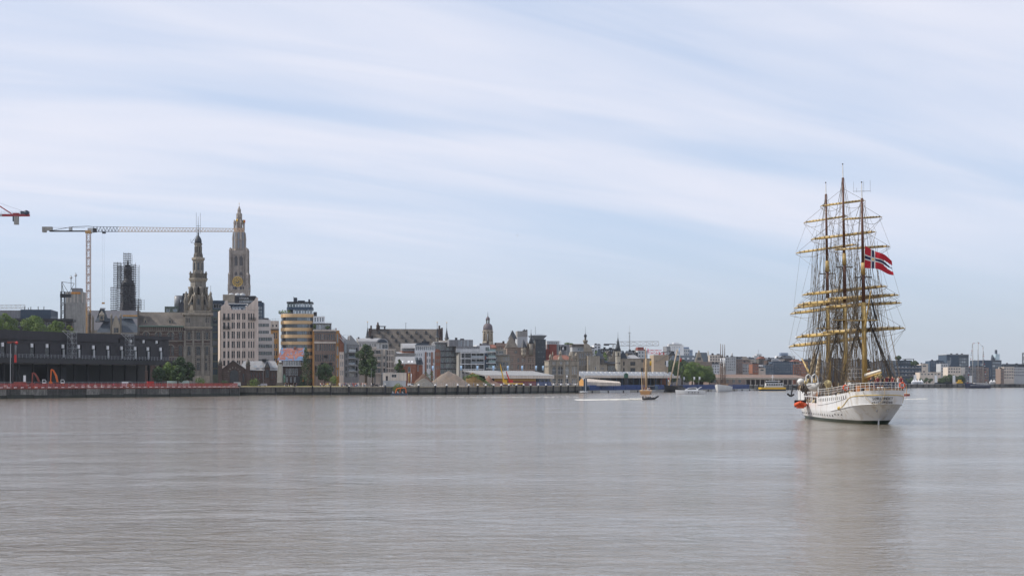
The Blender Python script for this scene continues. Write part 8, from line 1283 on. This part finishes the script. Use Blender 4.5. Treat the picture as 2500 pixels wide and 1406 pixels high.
rp_ = n_.new('ShaderNodeValToRGB'); rp_.color_ramp.elements[0].position = .25; rp_.color_ramp.elements[0].color = (.50, .44, .36, 1); rp_.color_ramp.elements[1].position = .5; rp_.color_ramp.elements[1].color = (.75, .75, .755, 1); l_.new(no_.outputs[0], rp_.inputs[0])
mx_ = n_.new('ShaderNodeMix'); mx_.data_type = 'RGBA'; l_.new(lt_.outputs[0], mx_.inputs[0]); l_.new(rp_.outputs[0], mx_.inputs[6]); mx_.inputs[7].default_value = (.015, .035, .018, 1); l_.new(mx_.outputs[2], b_.inputs['Base Color'])
swhite = mat('ship_white_paint', (.66, .66, .65), .45, .06, .8); buff = mat('buff_paint', (.52, .37, .14), .5, .2, .8, c2=(.42, .28, .09)); redmast = mat('oiled_mast', (.11, .045, .025), .45, .25, .7); dkrope = mat('tarred_rope', (.03, .026, .022), .9, .2, 2.); ltrope = mat('manila_rope', (.40, .32, .20), .9, .2, 2.); sailc = mat('furled_canvas', (.62, .52, .36), .9, .2, 1.2); vyel = mat('vent_cream', (.62, .52, .26), .5, .1); orng = mat('lifesaving_orange', (.70, .10, .03), .6, .15)
def Bd(y):
    if y < -21: return 3.95 * max(0, 1 - min(1, (-21 - y) / 5.8) ** 2.5) ** .55
    if y < -5: return 3.95 + .5 * (y + 21) / 16
    if y < 17: return 4.45
    return max(.06, 4.45 * (1 - min(1, (y - 17) / 14) ** 2.1))
def zrim(y): return 3.8 + 1.05 * ((1 - y) / 28) ** 1.6 if y < 1 else (2.75 if y < 13 else 4.2 + 1.6 * ((y - 13) / 16) ** 1.5)
def zkn(y): return 2.9 - 1.2 * min(1, max(0, (y + 26) / 16)) + (.0 if y < 5 else 1.2 * ((y - 5) / 24) ** 1.5)
def zbt(y): return -1.5 if y > -21.8 else (-1.5 + 1.75 * (-21.8 - y) / 1.7 if y > -23.5 else .25 + (zkn(y) - .25) * min(1, (-23.5 - y) / 3.2) ** .8)
def ex(y): return .8 if y < -23.5 else (.8 - .2 * (y + 23.5) / 3.5 if y < -20 else (.6 - .2 * (y + 20) / 6 if y < -14 else (.4 - .25 * (y + 14) / 10 if y < -4 else (.15 if y < 15 else .15 + .75 * ((y - 15) / 16)))))
def hb(y, z):
    zk = min(zkn(y), zrim(y) - .2); zb = min(zbt(y), zk - .05)
    return (Bd(y) - .3 * min(1, max(0, (-10 - y) / 12))) * max(0, min(1, (z - zb) / (zk - zb))) ** ex(y) if z < zk else Bd(y) - .3 * min(1, max(0, (-10 - y) / 12)) * (1 - (z - zk) / max(.1, zrim(y) - zk))
def yoff(y, z): return -.55 * max(0, min(1, (z - zkn(y)) / 2)) * min(1, max(0, (-18 - y) / 5))
st = [-26.8, -26.76, -26.65, -26.45, -26.1, -25.6, -25, -24.4, -23.9, -23.5, -23, -22.5, -22, -21.5, -21, -20, -19, -18, -17, -16, -15, -13.5, -12, -10.5, -9, -7.5, -6, -4.5, -3, -1.5, 0, .95, 1.05, 4, 8, 12, 12.95, 13.05, 15, 17, 18.5, 20, 21.5, 23, 24.5, 26, 27, 28, 29.5, 30.5, 31]
mb = MB(); rings = []; K = 10
for y in st:
    zk = min(zkn(y), zrim(y) - .2); zb = min(zbt(y), zk - .05); hv = [zb + (zk - zb) * (k / K) ** 1.25 for k in range(1, K + 1)] + [zk + (zrim(y) - zk) * f for f in (.02, .5, 1)]
    side = [(hb(y, z), y + yoff(y, z) + (.12 * z if y > 20 else 0), z) for z in hv]; rings.append([(-x, yy, z) for x, yy, z in side[::-1]] + [(0, y, zb)] + side)
mb.loft(rings, False, False); ho = mb.build('hull', hm, ship); md = ho.modifiers.new('split', 'EDGE_SPLIT'); md.split_angle = R(32)
dm = MB(); dk_ = mat('ship_deck', (.30, .20, .11), .7, .2, .8)
for a, b in zip(st[:-1], st[1:]):
    if b - a < .2: continue
    za, zb_ = zrim(a) - .25, zrim(b) - .25; dm.add([(-Bd(a) * .985, a, za), (Bd(a) * .985, a, za), (Bd(b) * .985, b, zb_), (-Bd(b) * .985, b, zb_)], [(0, 1, 2, 3)])
dm.build('deck', dk_, ship); MB().box(-4.4, .9, 2.3, 4.4, 1.1, 3.7).build('poop_bulkhead', swhite, ship); MB().box(-4.3, 12.9, 2.3, 4.3, 13.1, 4.1).build('forecastle_bulkhead', swhite, ship)
def rim(y, s, dz=0.0): z = zrim(y); return Vector((s * Bd(y), y + yoff(y, z), z + dz))
ys = [0, -3, -6, -9, -12, -15, -18, -20, -21.5, -22.7, -23.7, -24.5, -25.2, -25.8, -26.2, -26.5]; loop = [(y, -1) for y in ys] + [(y, 1) for y in ys[::-1]]
mb = MB()
for h in (.4, .75, 1.1): mb.path([rim(y, s, h) * 1.0 for y, s in loop], .022 if h < 1 else .035)
for y, s in loop: p = rim(y, s); mb.tube(p - Vector((0, 0, .05)), p + Vector((0, 0, 1.1)), .03, .03, 5)
for k in range(1, 20):
    y = -k * 1.0; [mb.tube(rim(y, s, -.05), rim(y, s, 1.1), .02, .02, 4) for s in (-1, 1)]
mb.build('poop_rail', swhite, ship); mb = MB()
for s in (-1, 1): mb.path([Vector((s * (Bd(y) - .1), y, zrim(y) + .03)) for y in (13.1, 17, 21, 25, 30)], .09); mb.path([Vector((s * 4.4, y, 3.7)) for y in (1.2, 5, 9, 12.8)], .08); [mb.tube((s * 4.4, y, 2.6), (s * 4.4, y, 3.7), .05) for y in (1.2, 3, 5, 7, 9, 11, 12.8)]
mb.build('cap_rail', swhite, ship)
mb = MB(); pts = []
for y, s, z in ((-15.5, -1, 2.2), (-17, -1, 2.35), (-19, -1, 2.9), (-21, -1, 3.55), (-22.6, -1, 3.9), (-24, -1, 4.05), (-25.2, -1, 4.12), (-26.1, -1, 4.15), (-26.6, -1, 4.16), (-26.76, 0, 4.17), (-26.6, 1, 4.16), (-26.1, 1, 4.13), (-25.2, 1, 4.05), (-24, 1, 3.9), (-23, 1, 3.5), (-22.4, 1, 2.95)): pts.append((s * (hb(y, z) + .03), y + yoff(y, z) - .03, z))
mb.path(pts, .055, 6); mb.build('gold_scroll', mat('scroll_gold', (.55, .38, .09), .45, .15), ship); MB().ball(pts[0], .3, 8, 6).build('scroll_rosette', MC['scroll_gold'], ship)
mb = MB(); mb.path([(s * (hb(y, zkn(y)) + .02), y - .02, zkn(y)) for y, s in [(y, -1) for y in (-10, -14, -18, -20, -22, -23.5, -24.7, -25.6, -26.2, -26.6)] + [(y, 1) for y in (-26.6, -26.2, -25.6, -24.7, -23.5, -22, -20)]], .05, 5); mb.build('knuckle_moulding', swhite, ship); mb = MB(); [mb.path([(s * (hb(y, z) + .02), y, z) for y, z in ((0, 2.45), (-4, 2.55), (-8, 2.75), (-12, 3.0), (-16, 3.3), (-20, 3.65))], .035, 4) for s in (-1, 1)]; mb.build('rubbing_strake', MC['grey_render'], ship)
blk_ = mat('black_lettering', (.01, .01, .012), .5)
def stern_y(x, z):
    lo, hi = -26.8, -21.0
    for _ in range(30):
        mid = (lo + hi) / 2
        if hb(mid, z) < abs(x): lo = mid
        else: hi = mid
    return lo + yoff(lo, z)
for word, z, sp in (('SØRLANDET', 3.68, .33), ('KRISTIANSAND', 3.15, .245)):
    for i, ch in enumerate(word):
        x = (i - (len(word) - 1) / 2) * sp; e = .05; y0, y1 = stern_y(x - e, z), stern_y(x + e, z); zz2 = z - .035 * x * x; tx = text(ch, .56 if sp > .3 else .45, blk_, ship, (x, stern_y(x, zz2) - .13, zz2), (R(104), 0, math.atan2(y1 - y0, 2 * e)), 'stern_letter', .012)
def hole(nm, y, s, z, w, h, m): x = hb(y, z); x2 = hb(y + .2, z); a = math.atan2(x2 - x, .2); mb = MB(); mb.box(-.05, -w / 2, -h / 2, .035, w / 2, h / 2); o = mb.build(nm, m, ship, (s * x, y + yoff(y, z), z), -a if s > 0 else math.pi + a)
for k in range(24): y = 24 - k * 1.7; [hole('porthole', y, s, 1.05 + (.25 if y < -10 else 0), .34, .34, M['gl_d']) for s in (-1, 1)]
for k in range(15): y = -1.2 - k * 1.35; [hole('cabin_port', y, s, zrim(y) - .55, .26, .46, M['gl_d']) for s in (-1, 1)]
MB().tube((0, -23.5, -1.4), (0, -23.9, 1.2), .14, .08, 6).build('rudder', swhite, ship); [MB().ball((x, -25.3, 1.9), .14, 6, 4).build('stern_light', M['lgrey'], ship) for x in (-.55, .95)]
# masts, yards, sails
fore, main, miz = (15, 271), (0, 256), (-14.5, 241.5)
def zy(py, D): return zz(py, D)
rig = MB(); rig2 = MB(); rat = MB()
def mast(y, D, deck, dbl0, dbl1, head, top, yards, beta, hound, name, plat, tilt):
    z = lambda p: zy(p, D)
    o = MB().tube((0, y, deck), (0, y, z(dbl0)), .42, .36, 10).build(name, buff, ship); MB().tube((0, y - .05, z(dbl0)), (0, y, z(dbl1) + .3), .29, .27, 10).build('topmast', redmast, o); MB().tube((0, y - .05, z(dbl1) - 1.6), (0, y - .05, z(dbl1) + .2), .34, .3, 10).build('doubling', buff, o); MB().tube((0, y, z(dbl1)), (0, y, z(head)), .24, .15, 8).build('topgallant_mast', redmast, o); MB().tube((0, y, z(head)), (0, y, z(top)), .09, .06, 6).build('pole', swhite, o); MB().ball((0, y, z(top)), .12, 6, 4).build('truck', M['black'], o)
    MB().box(-1.9, y - .9, z(plat) - .08, 1.9, y + .7, z(plat) + .06).build('fighting_top', buff, ship); MB().box(-1.3, y - .12, z(dbl1) - 2.0, 1.3, y + .12, z(dbl1) - 1.85).build('crosstrees', dkrope, ship); mb = MB(); [mb.tube((s * 1.7, y, z(plat)), (s * .3, y, z(plat) - 1.9), .06) for s in (-1, 1)]; mb.build('futtock_stays', dkrope, ship)
    c, sn = math.cos(R(beta)), math.sin(R(beta)); rg = random.Random(int(D)); E = []
    for py, hl, r in yards:
        zc = z(py); yf = y + .55; p = lambda t: Vector((t * hl * c, yf - t * hl * sn, zc + t * hl * tilt)); yd = MB(); yd.tube(p(-1), p(-.75), r * .5, r * .85, 8); yd.tube(p(-.75), p(.75), r, r, 8); yd.tube(p(.75), p(1), r * .85, r * .5, 8); yo = yd.build('yard', buff, ship); E.append((p(-1), p(1)))
        for t_ in (-1, 1): MB().tube(p(t_ * .965), p(t_ * 1.0), r * .75, r * .6, 8).build('yard_tip', swhite, yo)
        sl = MB(); pr = None
        for k in range(23):
            t_ = -.88 + 1.76 * k / 22; q = p(t_) + Vector((0, .05, r * .95 + rg.uniform(-.02, .05))); rr = r * rg.uniform(.5, .85) * (1 - .4 * abs(t_))
            if pr: sl.tube(pr[0], q, pr[1], rr, 6)
            pr = (q, rr)
        sl.build('furled_sail', sailc, yo); gk = MB()
        for k in range(13): t_ = -.86 + 1.72 * k / 12; q = p(t_) + Vector((0, 0, r * .5)); gk.tube(q - Vector((.035, 0, 0)), q + Vector((.035, 0, 0)), r * 1.35, r * 1.35, 8)
        tag(gk.build('gaskets', mat('dark_gasket', (.09, .05, .025), .8), yo), kind='stuff')
        n = 12; f = [p(-1 + 2 * k / n) + Vector((0, -.1, -.25 - .75 * (1 - abs((k % 6) / 3 - 1) ** 2))) for k in range(n + 1)]; rig.path(f, .03, 4)
        for t_ in (-.97, .97): rig.tube(p(t_), (0, y, zc + hl * .62), .028, .028, 4)
    for e in zip(E[:-1], E[1:]):
        for k in (0, 1): rig.tube(e[0][k], e[1][k].lerp(e[1][1 - k], .08), .018, .018, 4)
    zh = z(hound)
    for s in (-1, 1):
        cx = lambda yy: s * (Bd(yy) + .08)
        feet = [Vector((cx(y - .6 - .75 * k), y - .6 - .75 * k, zrim(y - .6 - .75 * k) + .15)) for k in range(6)]
        for ft in feet: rig2.tube((s * .25, y - .1, zh), ft, .044, .04, 4)
        a0, a1 = Vector((s * .25, y - .1, zh)), None
        for k in range(1, 26): f = k / 27; rat.tube(feet[0].lerp(a0, f), feet[-1].lerp(a0, f), .016, .016, 4)
        t0 = Vector((s * .2, y - .1, z(dbl1) - 1.6)); tf = [Vector((s * 1.75, y - .2 - .3 * k, z(plat))) for k in range(4)]
        for ft in tf: rig2.tube(t0, ft, .04, .036, 4)
        for k in range(1, 17): f = k / 18; rat.tube(tf[0].lerp(t0, f), tf[-1].lerp(t0, f), .015, .015, 4)
        g0 = Vector((s * .12, y, z(head) - .6)); [rig2.tube(g0, (s * 1.2, y - .1 * k, z(dbl1) - 1.9), .022, .022, 4) for k in range(2)]
        for k, (zt_, dy) in enumerate(((z(dbl1), 4.6), (z(dbl1) - .6, 5.4), (z(head), 6.2), (z(head) - 1.5, 6.9), (z(dbl1) - 5, 5.0))):
            yy = max(-26, y - dy - .2 * k); rig.tube((s * .15, y, zt_), (s * (Bd(yy) + .05), yy, zrim(yy) + .1), 0.03, 0.03, 4)
    return E, z
Ef, zf = mast(15, 271, 3.6, 752, 640, 474, 446, [(835.5, 6.9, .23), (755, 6.6, .2), (742, 5.9, .18), (607, 5.4, .16), (535, 3.9, .13)], 31, 772, 'fore_mast', 801, .078)
Em, zm_ = mast(0, 256, 2.6, 740, 622, 434, 401, [(812, 7.9, .25), (732.5, 7.6, .22), (709, 6.8, .2), (574.7, 5.2, .17), (495.6, 3.6, .13)], 25, 750, 'main_mast', 781, .065)
Ez, zz3 = mast(-14.5, 241.5, 3.8, 738, 645, 484, 445, [(806, 6.1, .2), (744, 5.6, .18), (724.7, 5.3, .17), (605, 4.1, .14), (532, 3.0, .11)], 9, 760, 'mizzen_mast', 782, .035)
for (a, za), (b, zb_) in (((0, zm_(740)), (15, 4.6)), ((0, zm_(640)), (15, zf(760))), ((0, zm_(434)), (15, zf(640))), ((0, zm_(500)), (15, zf(560))), ((-14.5, zz3(738)), (0, 3.6)), ((-14.5, zz3(640)), (0, zm_(745))), ((-14.5, zz3(484)), (0, zm_(620))), ((15, zf(752)), (29, 6)), ((15, zf(640)), (37, 8.6)), ((15, zf(474)), (41, 10)), ((15, zf(560)), (39, 9.4))): rig.tube((0, a, za), (0, b, zb_), .035, .035, 4)
for E, y2, zl in ((Ef, 0, (3.6, zm_(760), zm_(745), zm_(640), zm_(600))), (Em, -14.5, (5, zz3(770), zz3(745), zz3(650), zz3(600))), (Ez, 0, (4, zm_(770), zm_(745), zm_(660), zm_(620)))):
    for k, (l, r) in enumerate(E):
        for s, q in ((-1, l), (1, r)): rig.tube(q, (s * .35, y2, zl[k]), .02, .02, 4); rig.tube(q, (s * (4.2 if k == 0 else .3), y2 + (6 if y2 == 0 else 2), 4.4 if k == 0 else zl[k] - 3), .016, .016, 4)
rg = random.Random(11)
for y, D in ((15, 271), (0, 256), (-14.5, 241.5)):
    for k in range(80): s = rg.choice((-1, 1)); zt_ = zy(rg.uniform(560, 800), D); rig.tube((s * rg.uniform(.1, 2.5), y + rg.uniform(-.3, .6), zt_), (s * rg.uniform(.5, 4.3), y - rg.uniform(.3, 2.6), 4.2), .025, .025, 4)
tag(rig.build('running_rigging', mat('brown_rigging', (.15, .115, .075), .9, .3, 1.), ship), kind='stuff'); tag(rig2.build('shrouds', dkrope, ship), kind='stuff'); tag(rat.build('ratlines', dkrope, ship), kind='stuff')
mb = MB(); mb.tube((0, -15, 6.6), (0, -26, 7.3), .17, .12, 8); mb.build('spanker_boom', buff, ship); mb = MB(); mb.tube((0, -15.4, 6.95), (0, -25.4, 7.6), .3, .16, 8); mb.build('furled_spanker', mat('white_canvas', (.70, .66, .58), .9, .1), ship); mb = MB(); mb.tube((0, -15, 13.6), (.2, -19, 19.2), .13, .09, 6); mb.build('spanker_gaff', buff, ship)
MB().tube((0, 29, 5.8), (0, 42, 10.2), .28, .12, 8).build('bowsprit', buff, ship)
for k, (y0, z0, y1, z1) in enumerate(((27, 6, 22.5, 11), (30, 6.6, 26, 11.5))): mb = MB(); rr = .5; a, b = Vector((-.5 * k, y0, z0)), Vector((-.3 * k, y1, z1)); prev = None; [mb.tube(a.lerp(b, j / 7), a.lerp(b, (j + 1) / 7), max(.1, .42 * math.sin(.5 + j * .36)), max(.08, .42 * math.sin(.5 + (j + 1) * .36)), 7) for j in range(7)]; mb.build('furled_jib', sailc, ship)
mb = MB(); zt_ = zz3(467); mb.path([(-1.2, -14.5, zt_), (1.25, -14.5, zt_)], .035); [mb.tube((x, -14.5, zt_ - .15), (x, -14.5, zt_ + h), .025, .025, 4) for x, h in ((-1.2, 1.4), (-.75, .5), (.3, 1.5), (1.25, 1.6))]; mb.build('aerial_yard', M['steel'], ship)
# deck gear
mb = MB(); rg = random.Random(21)
for k in range(210):
    y = rg.uniform(-24, 26); s = rg.choice((-1, -1, 1)); f = rg.choice((.93, .93, .7, .4, .2)); x = s * Bd(y) * f; zb = zrim(y) - .25; h = rg.uniform(.3, 1.25) * (1.5 if f < .6 else 1); w = rg.uniform(.1, .45); mb.mat(rg.choice((0, 0, 1, 1, 2, 3, 4))); mb.lathe([(w * .7, zb), (w, zb + h * .4), (w * .8, zb + h * .8), (w * .3, zb + h)], 6, (x, y), rg.random())
mb2 = mb
tag(mb.build('deck_gear', [mat('dark_teak', (.10, .05, .025), .7), dkrope, ltrope, M['black'], sailc], ship), kind='stuff')
MB().box(-1.4, -24.9, 4.2, 3.0, -20.4, 5.0).build('poop_platform', MC['ship_deck'], ship)
MB().box(-1.7, -12.6, 3.7, 1.5, -8, 6.1).build('chart_house', swhite, ship); MB().box(-1.9, -12.8, 6.1, 1.7, -7.8, 6.25).build('chart_house_roof', MC['ship_deck'], ship); MB().box(-.2, -12.66, 3.9, .5, -12.603, 5.8).build('chart_house_door', mat('teak', (.40, .16, .05), .5), ship); [MB().box(x, -12.66, 4.9, x + .35, -12.603, 5.4).build('chart_house_window', M['gl_d'], ship) for x in (-1.3, .9)]
mb = MB(); [mb.tube((x, y, 6.2), (x, y, 7.9), .04) for x, y in ((-1.6, -12.5), (0, -12.5), (1.4, -12.5), (-1.6, -10), (1.4, -10))]; [mb.path([(-1.6, -10, h), (-1.6, -12.5, h), (1.4, -12.5, h), (1.4, -10, h)], .03) for h in (6.7, 7.3, 7.9)]; mb.build('bridge_rail', swhite, ship); MB().box(.7, -12.2, 6.25, 1.3, -11.5, 7.7).build('binnacle', MC['teak'], ship)
for x, y, z, r, m_ in ((-3.3, -2.5, 5.6, .62, vyel), (2.2, -13.2, 6.6, .62, vyel), (-3.5, 22, 5.9, .62, swhite), (-2.6, 20, 5.8, .66, vyel), (3.0, -13, 6.1, .35, vyel)):
    v = MB(); v.lathe([(r * .5, zrim(y) - .2), (r * .45, z - r * .5), (r * .95, z), (r, z + r * .5), (r * .7, z + r), (.05, z + r * 1.2)], 12, (x, y)); v.build('cowl_vent', m_, ship)
def lifeboat(x, y, z, L_, W, label):
    b = thing('lifeboat', label, 'lifeboat', ship.matrix_basis @ Vector((x, y, z)), R(-90)); mb = MB(); mb.loft([[(L_ * (t - .5), W / 2 * bb * math.cos(a), 1.0 + .25 * abs(2 * t - 1) ** 2 - (1.15 * bb ** .5) * math.sin(a)) for a in [math.pi * k / 10 for k in range(11)]] for t, bb in [(k / 12, max(.03, math.sin(math.pi * k / 12) ** .55)) for k in range(13)]], False, False); mb.build('hull', [swhite, M['grey']], b); MB().box(-L_ * .3, -W * .3, .95, L_ * .3, W * .3, 1.25).build('canvas_cover', M['grey'], b); mb = MB(); mb.path([(-L_ * .45, -W * .45, .75), (0, -W * .53, .7), (L_ * .4, -W * .4, .9)], .04); mb.build('grab_line', dkrope, b); return b
lifeboat(-4.35, 3.2, 4.7, 6.4, 2.5, 'white lifeboat hung in davits on the left side of the tall ship'); lifeboat(4.35, 3.2, 4.7, 6.4, 2.5, 'white lifeboat hung in davits on the right side of the tall ship'); lifeboat(-3.4, 9.5, 3.4, 5, 2.2, 'lower white boat stowed in the waist of the tall ship')
for s in (-1, 1):
    for y in (.4, 6.2): mb = MB(); mb.path([(s * 4.3, y, 2.6), (s * 4.25, y, 5.6), (s * 4.4, y, 6.8), (s * 4.8, y, 7.3), (s * 5.2, y, 7.0), (s * 5.2, y, 6.2)], .11, 6); mb.build('davit', swhite, ship)
b = thing('rescue_boat', 'orange and black rescue boat slung outside the left bow of the tall ship', 'rescue boat', ship.matrix_basis @ Vector((-5.75, 9, 2.1)), R(-100)); mb = MB(); [mb.tube((-2, y, .3), (1.2, y, .3), .38, .36, 8) for y in (-.65, .65)]; [mb.tube((1.2, y, .3), (2.4, 0, .7), .36, .25, 8) for y in (-.65, .65)]; mb.build('tubes', orng, b); MB().box(-1.9, -.6, -.25, 1.6, .6, .25).build('keel', orng, b); MB().box(-.6, -.95, -.1, .35, .9, 1.05).build('black_cover', M['black'], b); mb = MB(); [mb.tube((x, 0, .4), (-.1, 0, 3.0), .035) for x in (-1.6, 1.8)]; mb.tube((-.1, 0, 2.9), (-.1, 1.4, 2.7), .08); mb.build('sling', dkrope, b)
MB().box(-3.4, 5, 2.6, -1.0, 11, 4.4).build('deckhouse', MC['teak'], ship); MB().box(.6, 4, 2.6, 3.2, 11, 4.5).build('deckhouse', swhite, ship); MB().box(-1.8, -19.6, 4.1, 1.6, -16.6, 5.5).build('wheel_house', MC['teak'], ship); MB().box(-2.2, -6, 3.6, 2.2, -2, 5.2).build('saloon_skylight', MC['dark_teak'], ship); MB().box(-1, 1.4, 2.6, 1.2, 4, 4.8).build('skylight_house', MC['teak'], ship)
for k, (y, s) in enumerate(((-20.3, -1), (-25.0, 1))):
    p = rim(y, s, .75); lb = thing('lifebuoy', ('orange lifebuoy on the left of the stern rail', 'orange lifebuoy on the right of the stern rail')[k], 'lifebuoy', ship.matrix_basis @ (p + Vector((0, -.14, 0)))); mb = MB(); n = 14; rr = [[((.36 + .11 * math.cos(b_)) * math.cos(a), .11 * math.sin(b_), (.36 + .11 * math.cos(b_)) * math.sin(a)) for b_ in [j * math.pi / 3 for j in range(6)]] for a in [i * 2 * math.pi / n for i in range(n + 1)]]; mb.loft(rr, True, False); mb.build('ring', orng, lb); mb = MB(); [mb.tube((.36 * math.cos(a), -.13, .36 * math.sin(a)), (.36 * math.cos(a), .13, .36 * math.sin(a)), .05) for a in (.8, 2.4, 3.9, 5.5)]; mb.tube((-.47, .16, .25), (.47, .16, .25), .025); mb.path([(.36 * math.cos(a), .1, .36 * math.sin(a)) for a in (.8, 2.4, 3.9, 5.5)], .02); mb.build('grab_line', swhite, lb)
mb = MB(); p = [Vector((-2.6, stern_y(2.6, 4.6) - .1, 4.7)), Vector((-2.3, -26.4, 3.8)), Vector((-1.7, -27.0, 3.05)), Vector((-1.0, -27.3, 2.85)), Vector((-.3, -27.4, 3.2)), Vector((.1, -27.5, 4.2)), Vector((.2, -27.3, 5.2))]; mb.path(p, .035, 5); mb.build('stern_line', ltrope, ship)
mb = MB(); mb.tube((-4.5, 24.5, 5.2), (-4.9, 24, 3.7), .13, .13); mb.path([(-5.5, 24, 4.1), (-4.95, 23.9, 3.6), (-4.4, 23.8, 4.0)], .17); mb.tube((-2.6, 24.5, 5.0), (-4.5, 24.5, 5.25), .14); mb.build('anchor', M['black'], ship)
for x, y in ((-.3, -25.6), (.2, -25.6), (2.4, -24.6), (2.7, -24.6)): MB().lathe([(.12, 4.5), (.12, 5.1), (.2, 5.15), (.2, 5.3)], 8, (x, y)).build('bollard', swhite, ship)
cl = (('maroon', -.2, -24.6), ('dark', .5, -24.2), ('maroon', 1.0, -24.8), ('dark', 1.5, -23.9), ('maroon', 1.9, -24.4), ('white', 2.9, -23.5), ('maroon', 3.3, -22.6), ('maroon', 3.2, -24.0), ('grey', 2.4, -22.2), ('dark', -.6, -22), ('maroon', .2, -21.5), ('dark', 2.9, -20.6), ('green', -1.9, 3), ('maroon', -1.8, -6), ('dark', -2.4, 1.8))
wh = ('at the left of the stern group', 'behind the stern group leader', 'in the middle of the stern group', 'beside the spanker boom end', 'right of the boom end', 'leaning at the right stern rail', 'at the right shrouds', 'by the right lifebuoy', 'just ahead of the right rail group', 'left of the wheel', 'under the spanker boom', 'forward on the right side', 'standing near the left lifeboat', 'beside the chart house', 'at the foot of the mainmast')
for i, (tp, x, y) in enumerate(cl): person(f'crew member in {tp} {wh[i]} on the tall ship', ship.matrix_basis @ Vector((x, y, zrim(y) + (1.0 if y > 1 else (.35 if y < -19 else -.24)))), ('stand', 'walk')[i % 2], tp, 'navy', i * 1.3)
# ensign
cn = [M['red'], mat('ensign_white', (.62, .60, .58), .85, .08), mat('ensign_blue', (.012, .018, .07), .85, .1), mat('ensign_red', (.50, .015, .03), .8, .12), M['gold']]
en = thing('ensign', 'red swallow tailed ensign with white edged blue cross flying from the mizzen', 'flag', P(2112, 600, 237.5)); nu, nv = 54, 32; s = 237.5 / F; mb = MB(); vs_ = []
for j in range(nv + 1):
    for i in range(nu + 1):
        u, v = i / nu, j / nv; x = 68 * u - 2.2 * v * (1 - u) + 3 * u * v; z = -(54 * v + u * (34 - 30 * v * (1 - .4 * u)) + 3.5 * math.sin(u * 7 + v * 2) * u); yy = math.sin(u * 8 + v * 1.5) * 4.5 * (.2 + u) + 6 * u
        vs_.append((x * s, yy * s, z * s))
cells = []
for j in range(nv):
    for i in range(nu):
        U, V = (i + .5) / nu * 27, (j + .5) / nv * 16; dv = abs(V - 8); q = (U - 17) / 10
        if q > 0 and max(0, 2.05 * (1 - q * .93)) < dv < 2.0 + 1.6 * q: continue
        c = 3
        if 7 < U < 9 or dv < 1: c = 2
        elif 6 < U < 10 or dv < 2: c = 1
        if 6 < U < 10 and dv < 2: c = 1
        if math.hypot(U - 8, V - 8) < .8: c = 4
        cells.append((c, (j * (nu + 1) + i, j * (nu + 1) + i + 1, (j + 1) * (nu + 1) + i + 1, (j + 1) * (nu + 1) + i)))
for c, f in cells: mb.f.append(list(f)); mb.m.append(c); mb.sm.append(True)
mb.v = vs_; o = mb.build('cloth', cn, en); MB().tube((.0, 0, .5), (-2.2 * s, 0, -56 * s), .03, .03, 5).build('halyard', ltrope, en)
# ------------------------------------------------------------------ the air
hz_m = bpy.data.materials.new('summer_haze'); hz_m.use_nodes = True; t_ = hz_m.node_tree; t_.nodes.remove(t_.nodes['Principled BSDF'])
pv = t_.nodes.new('ShaderNodeVolumePrincipled'); pv.inputs['Color'].default_value = (0.80, 0.88, 1.0, 1); pv.inputs['Density'].default_value = 0.00004; pv.inputs['Anisotropy'].default_value = 0.2
t_.links.new(pv.outputs[0], t_.nodes['Material Output'].inputs['Volume'])
hb = MB().box(-4100, -1000, -3, 4100, 7100, 190).build('haze', hz_m); tag(hb, kind='stuff', label='thin bluish summer haze over the river and city')
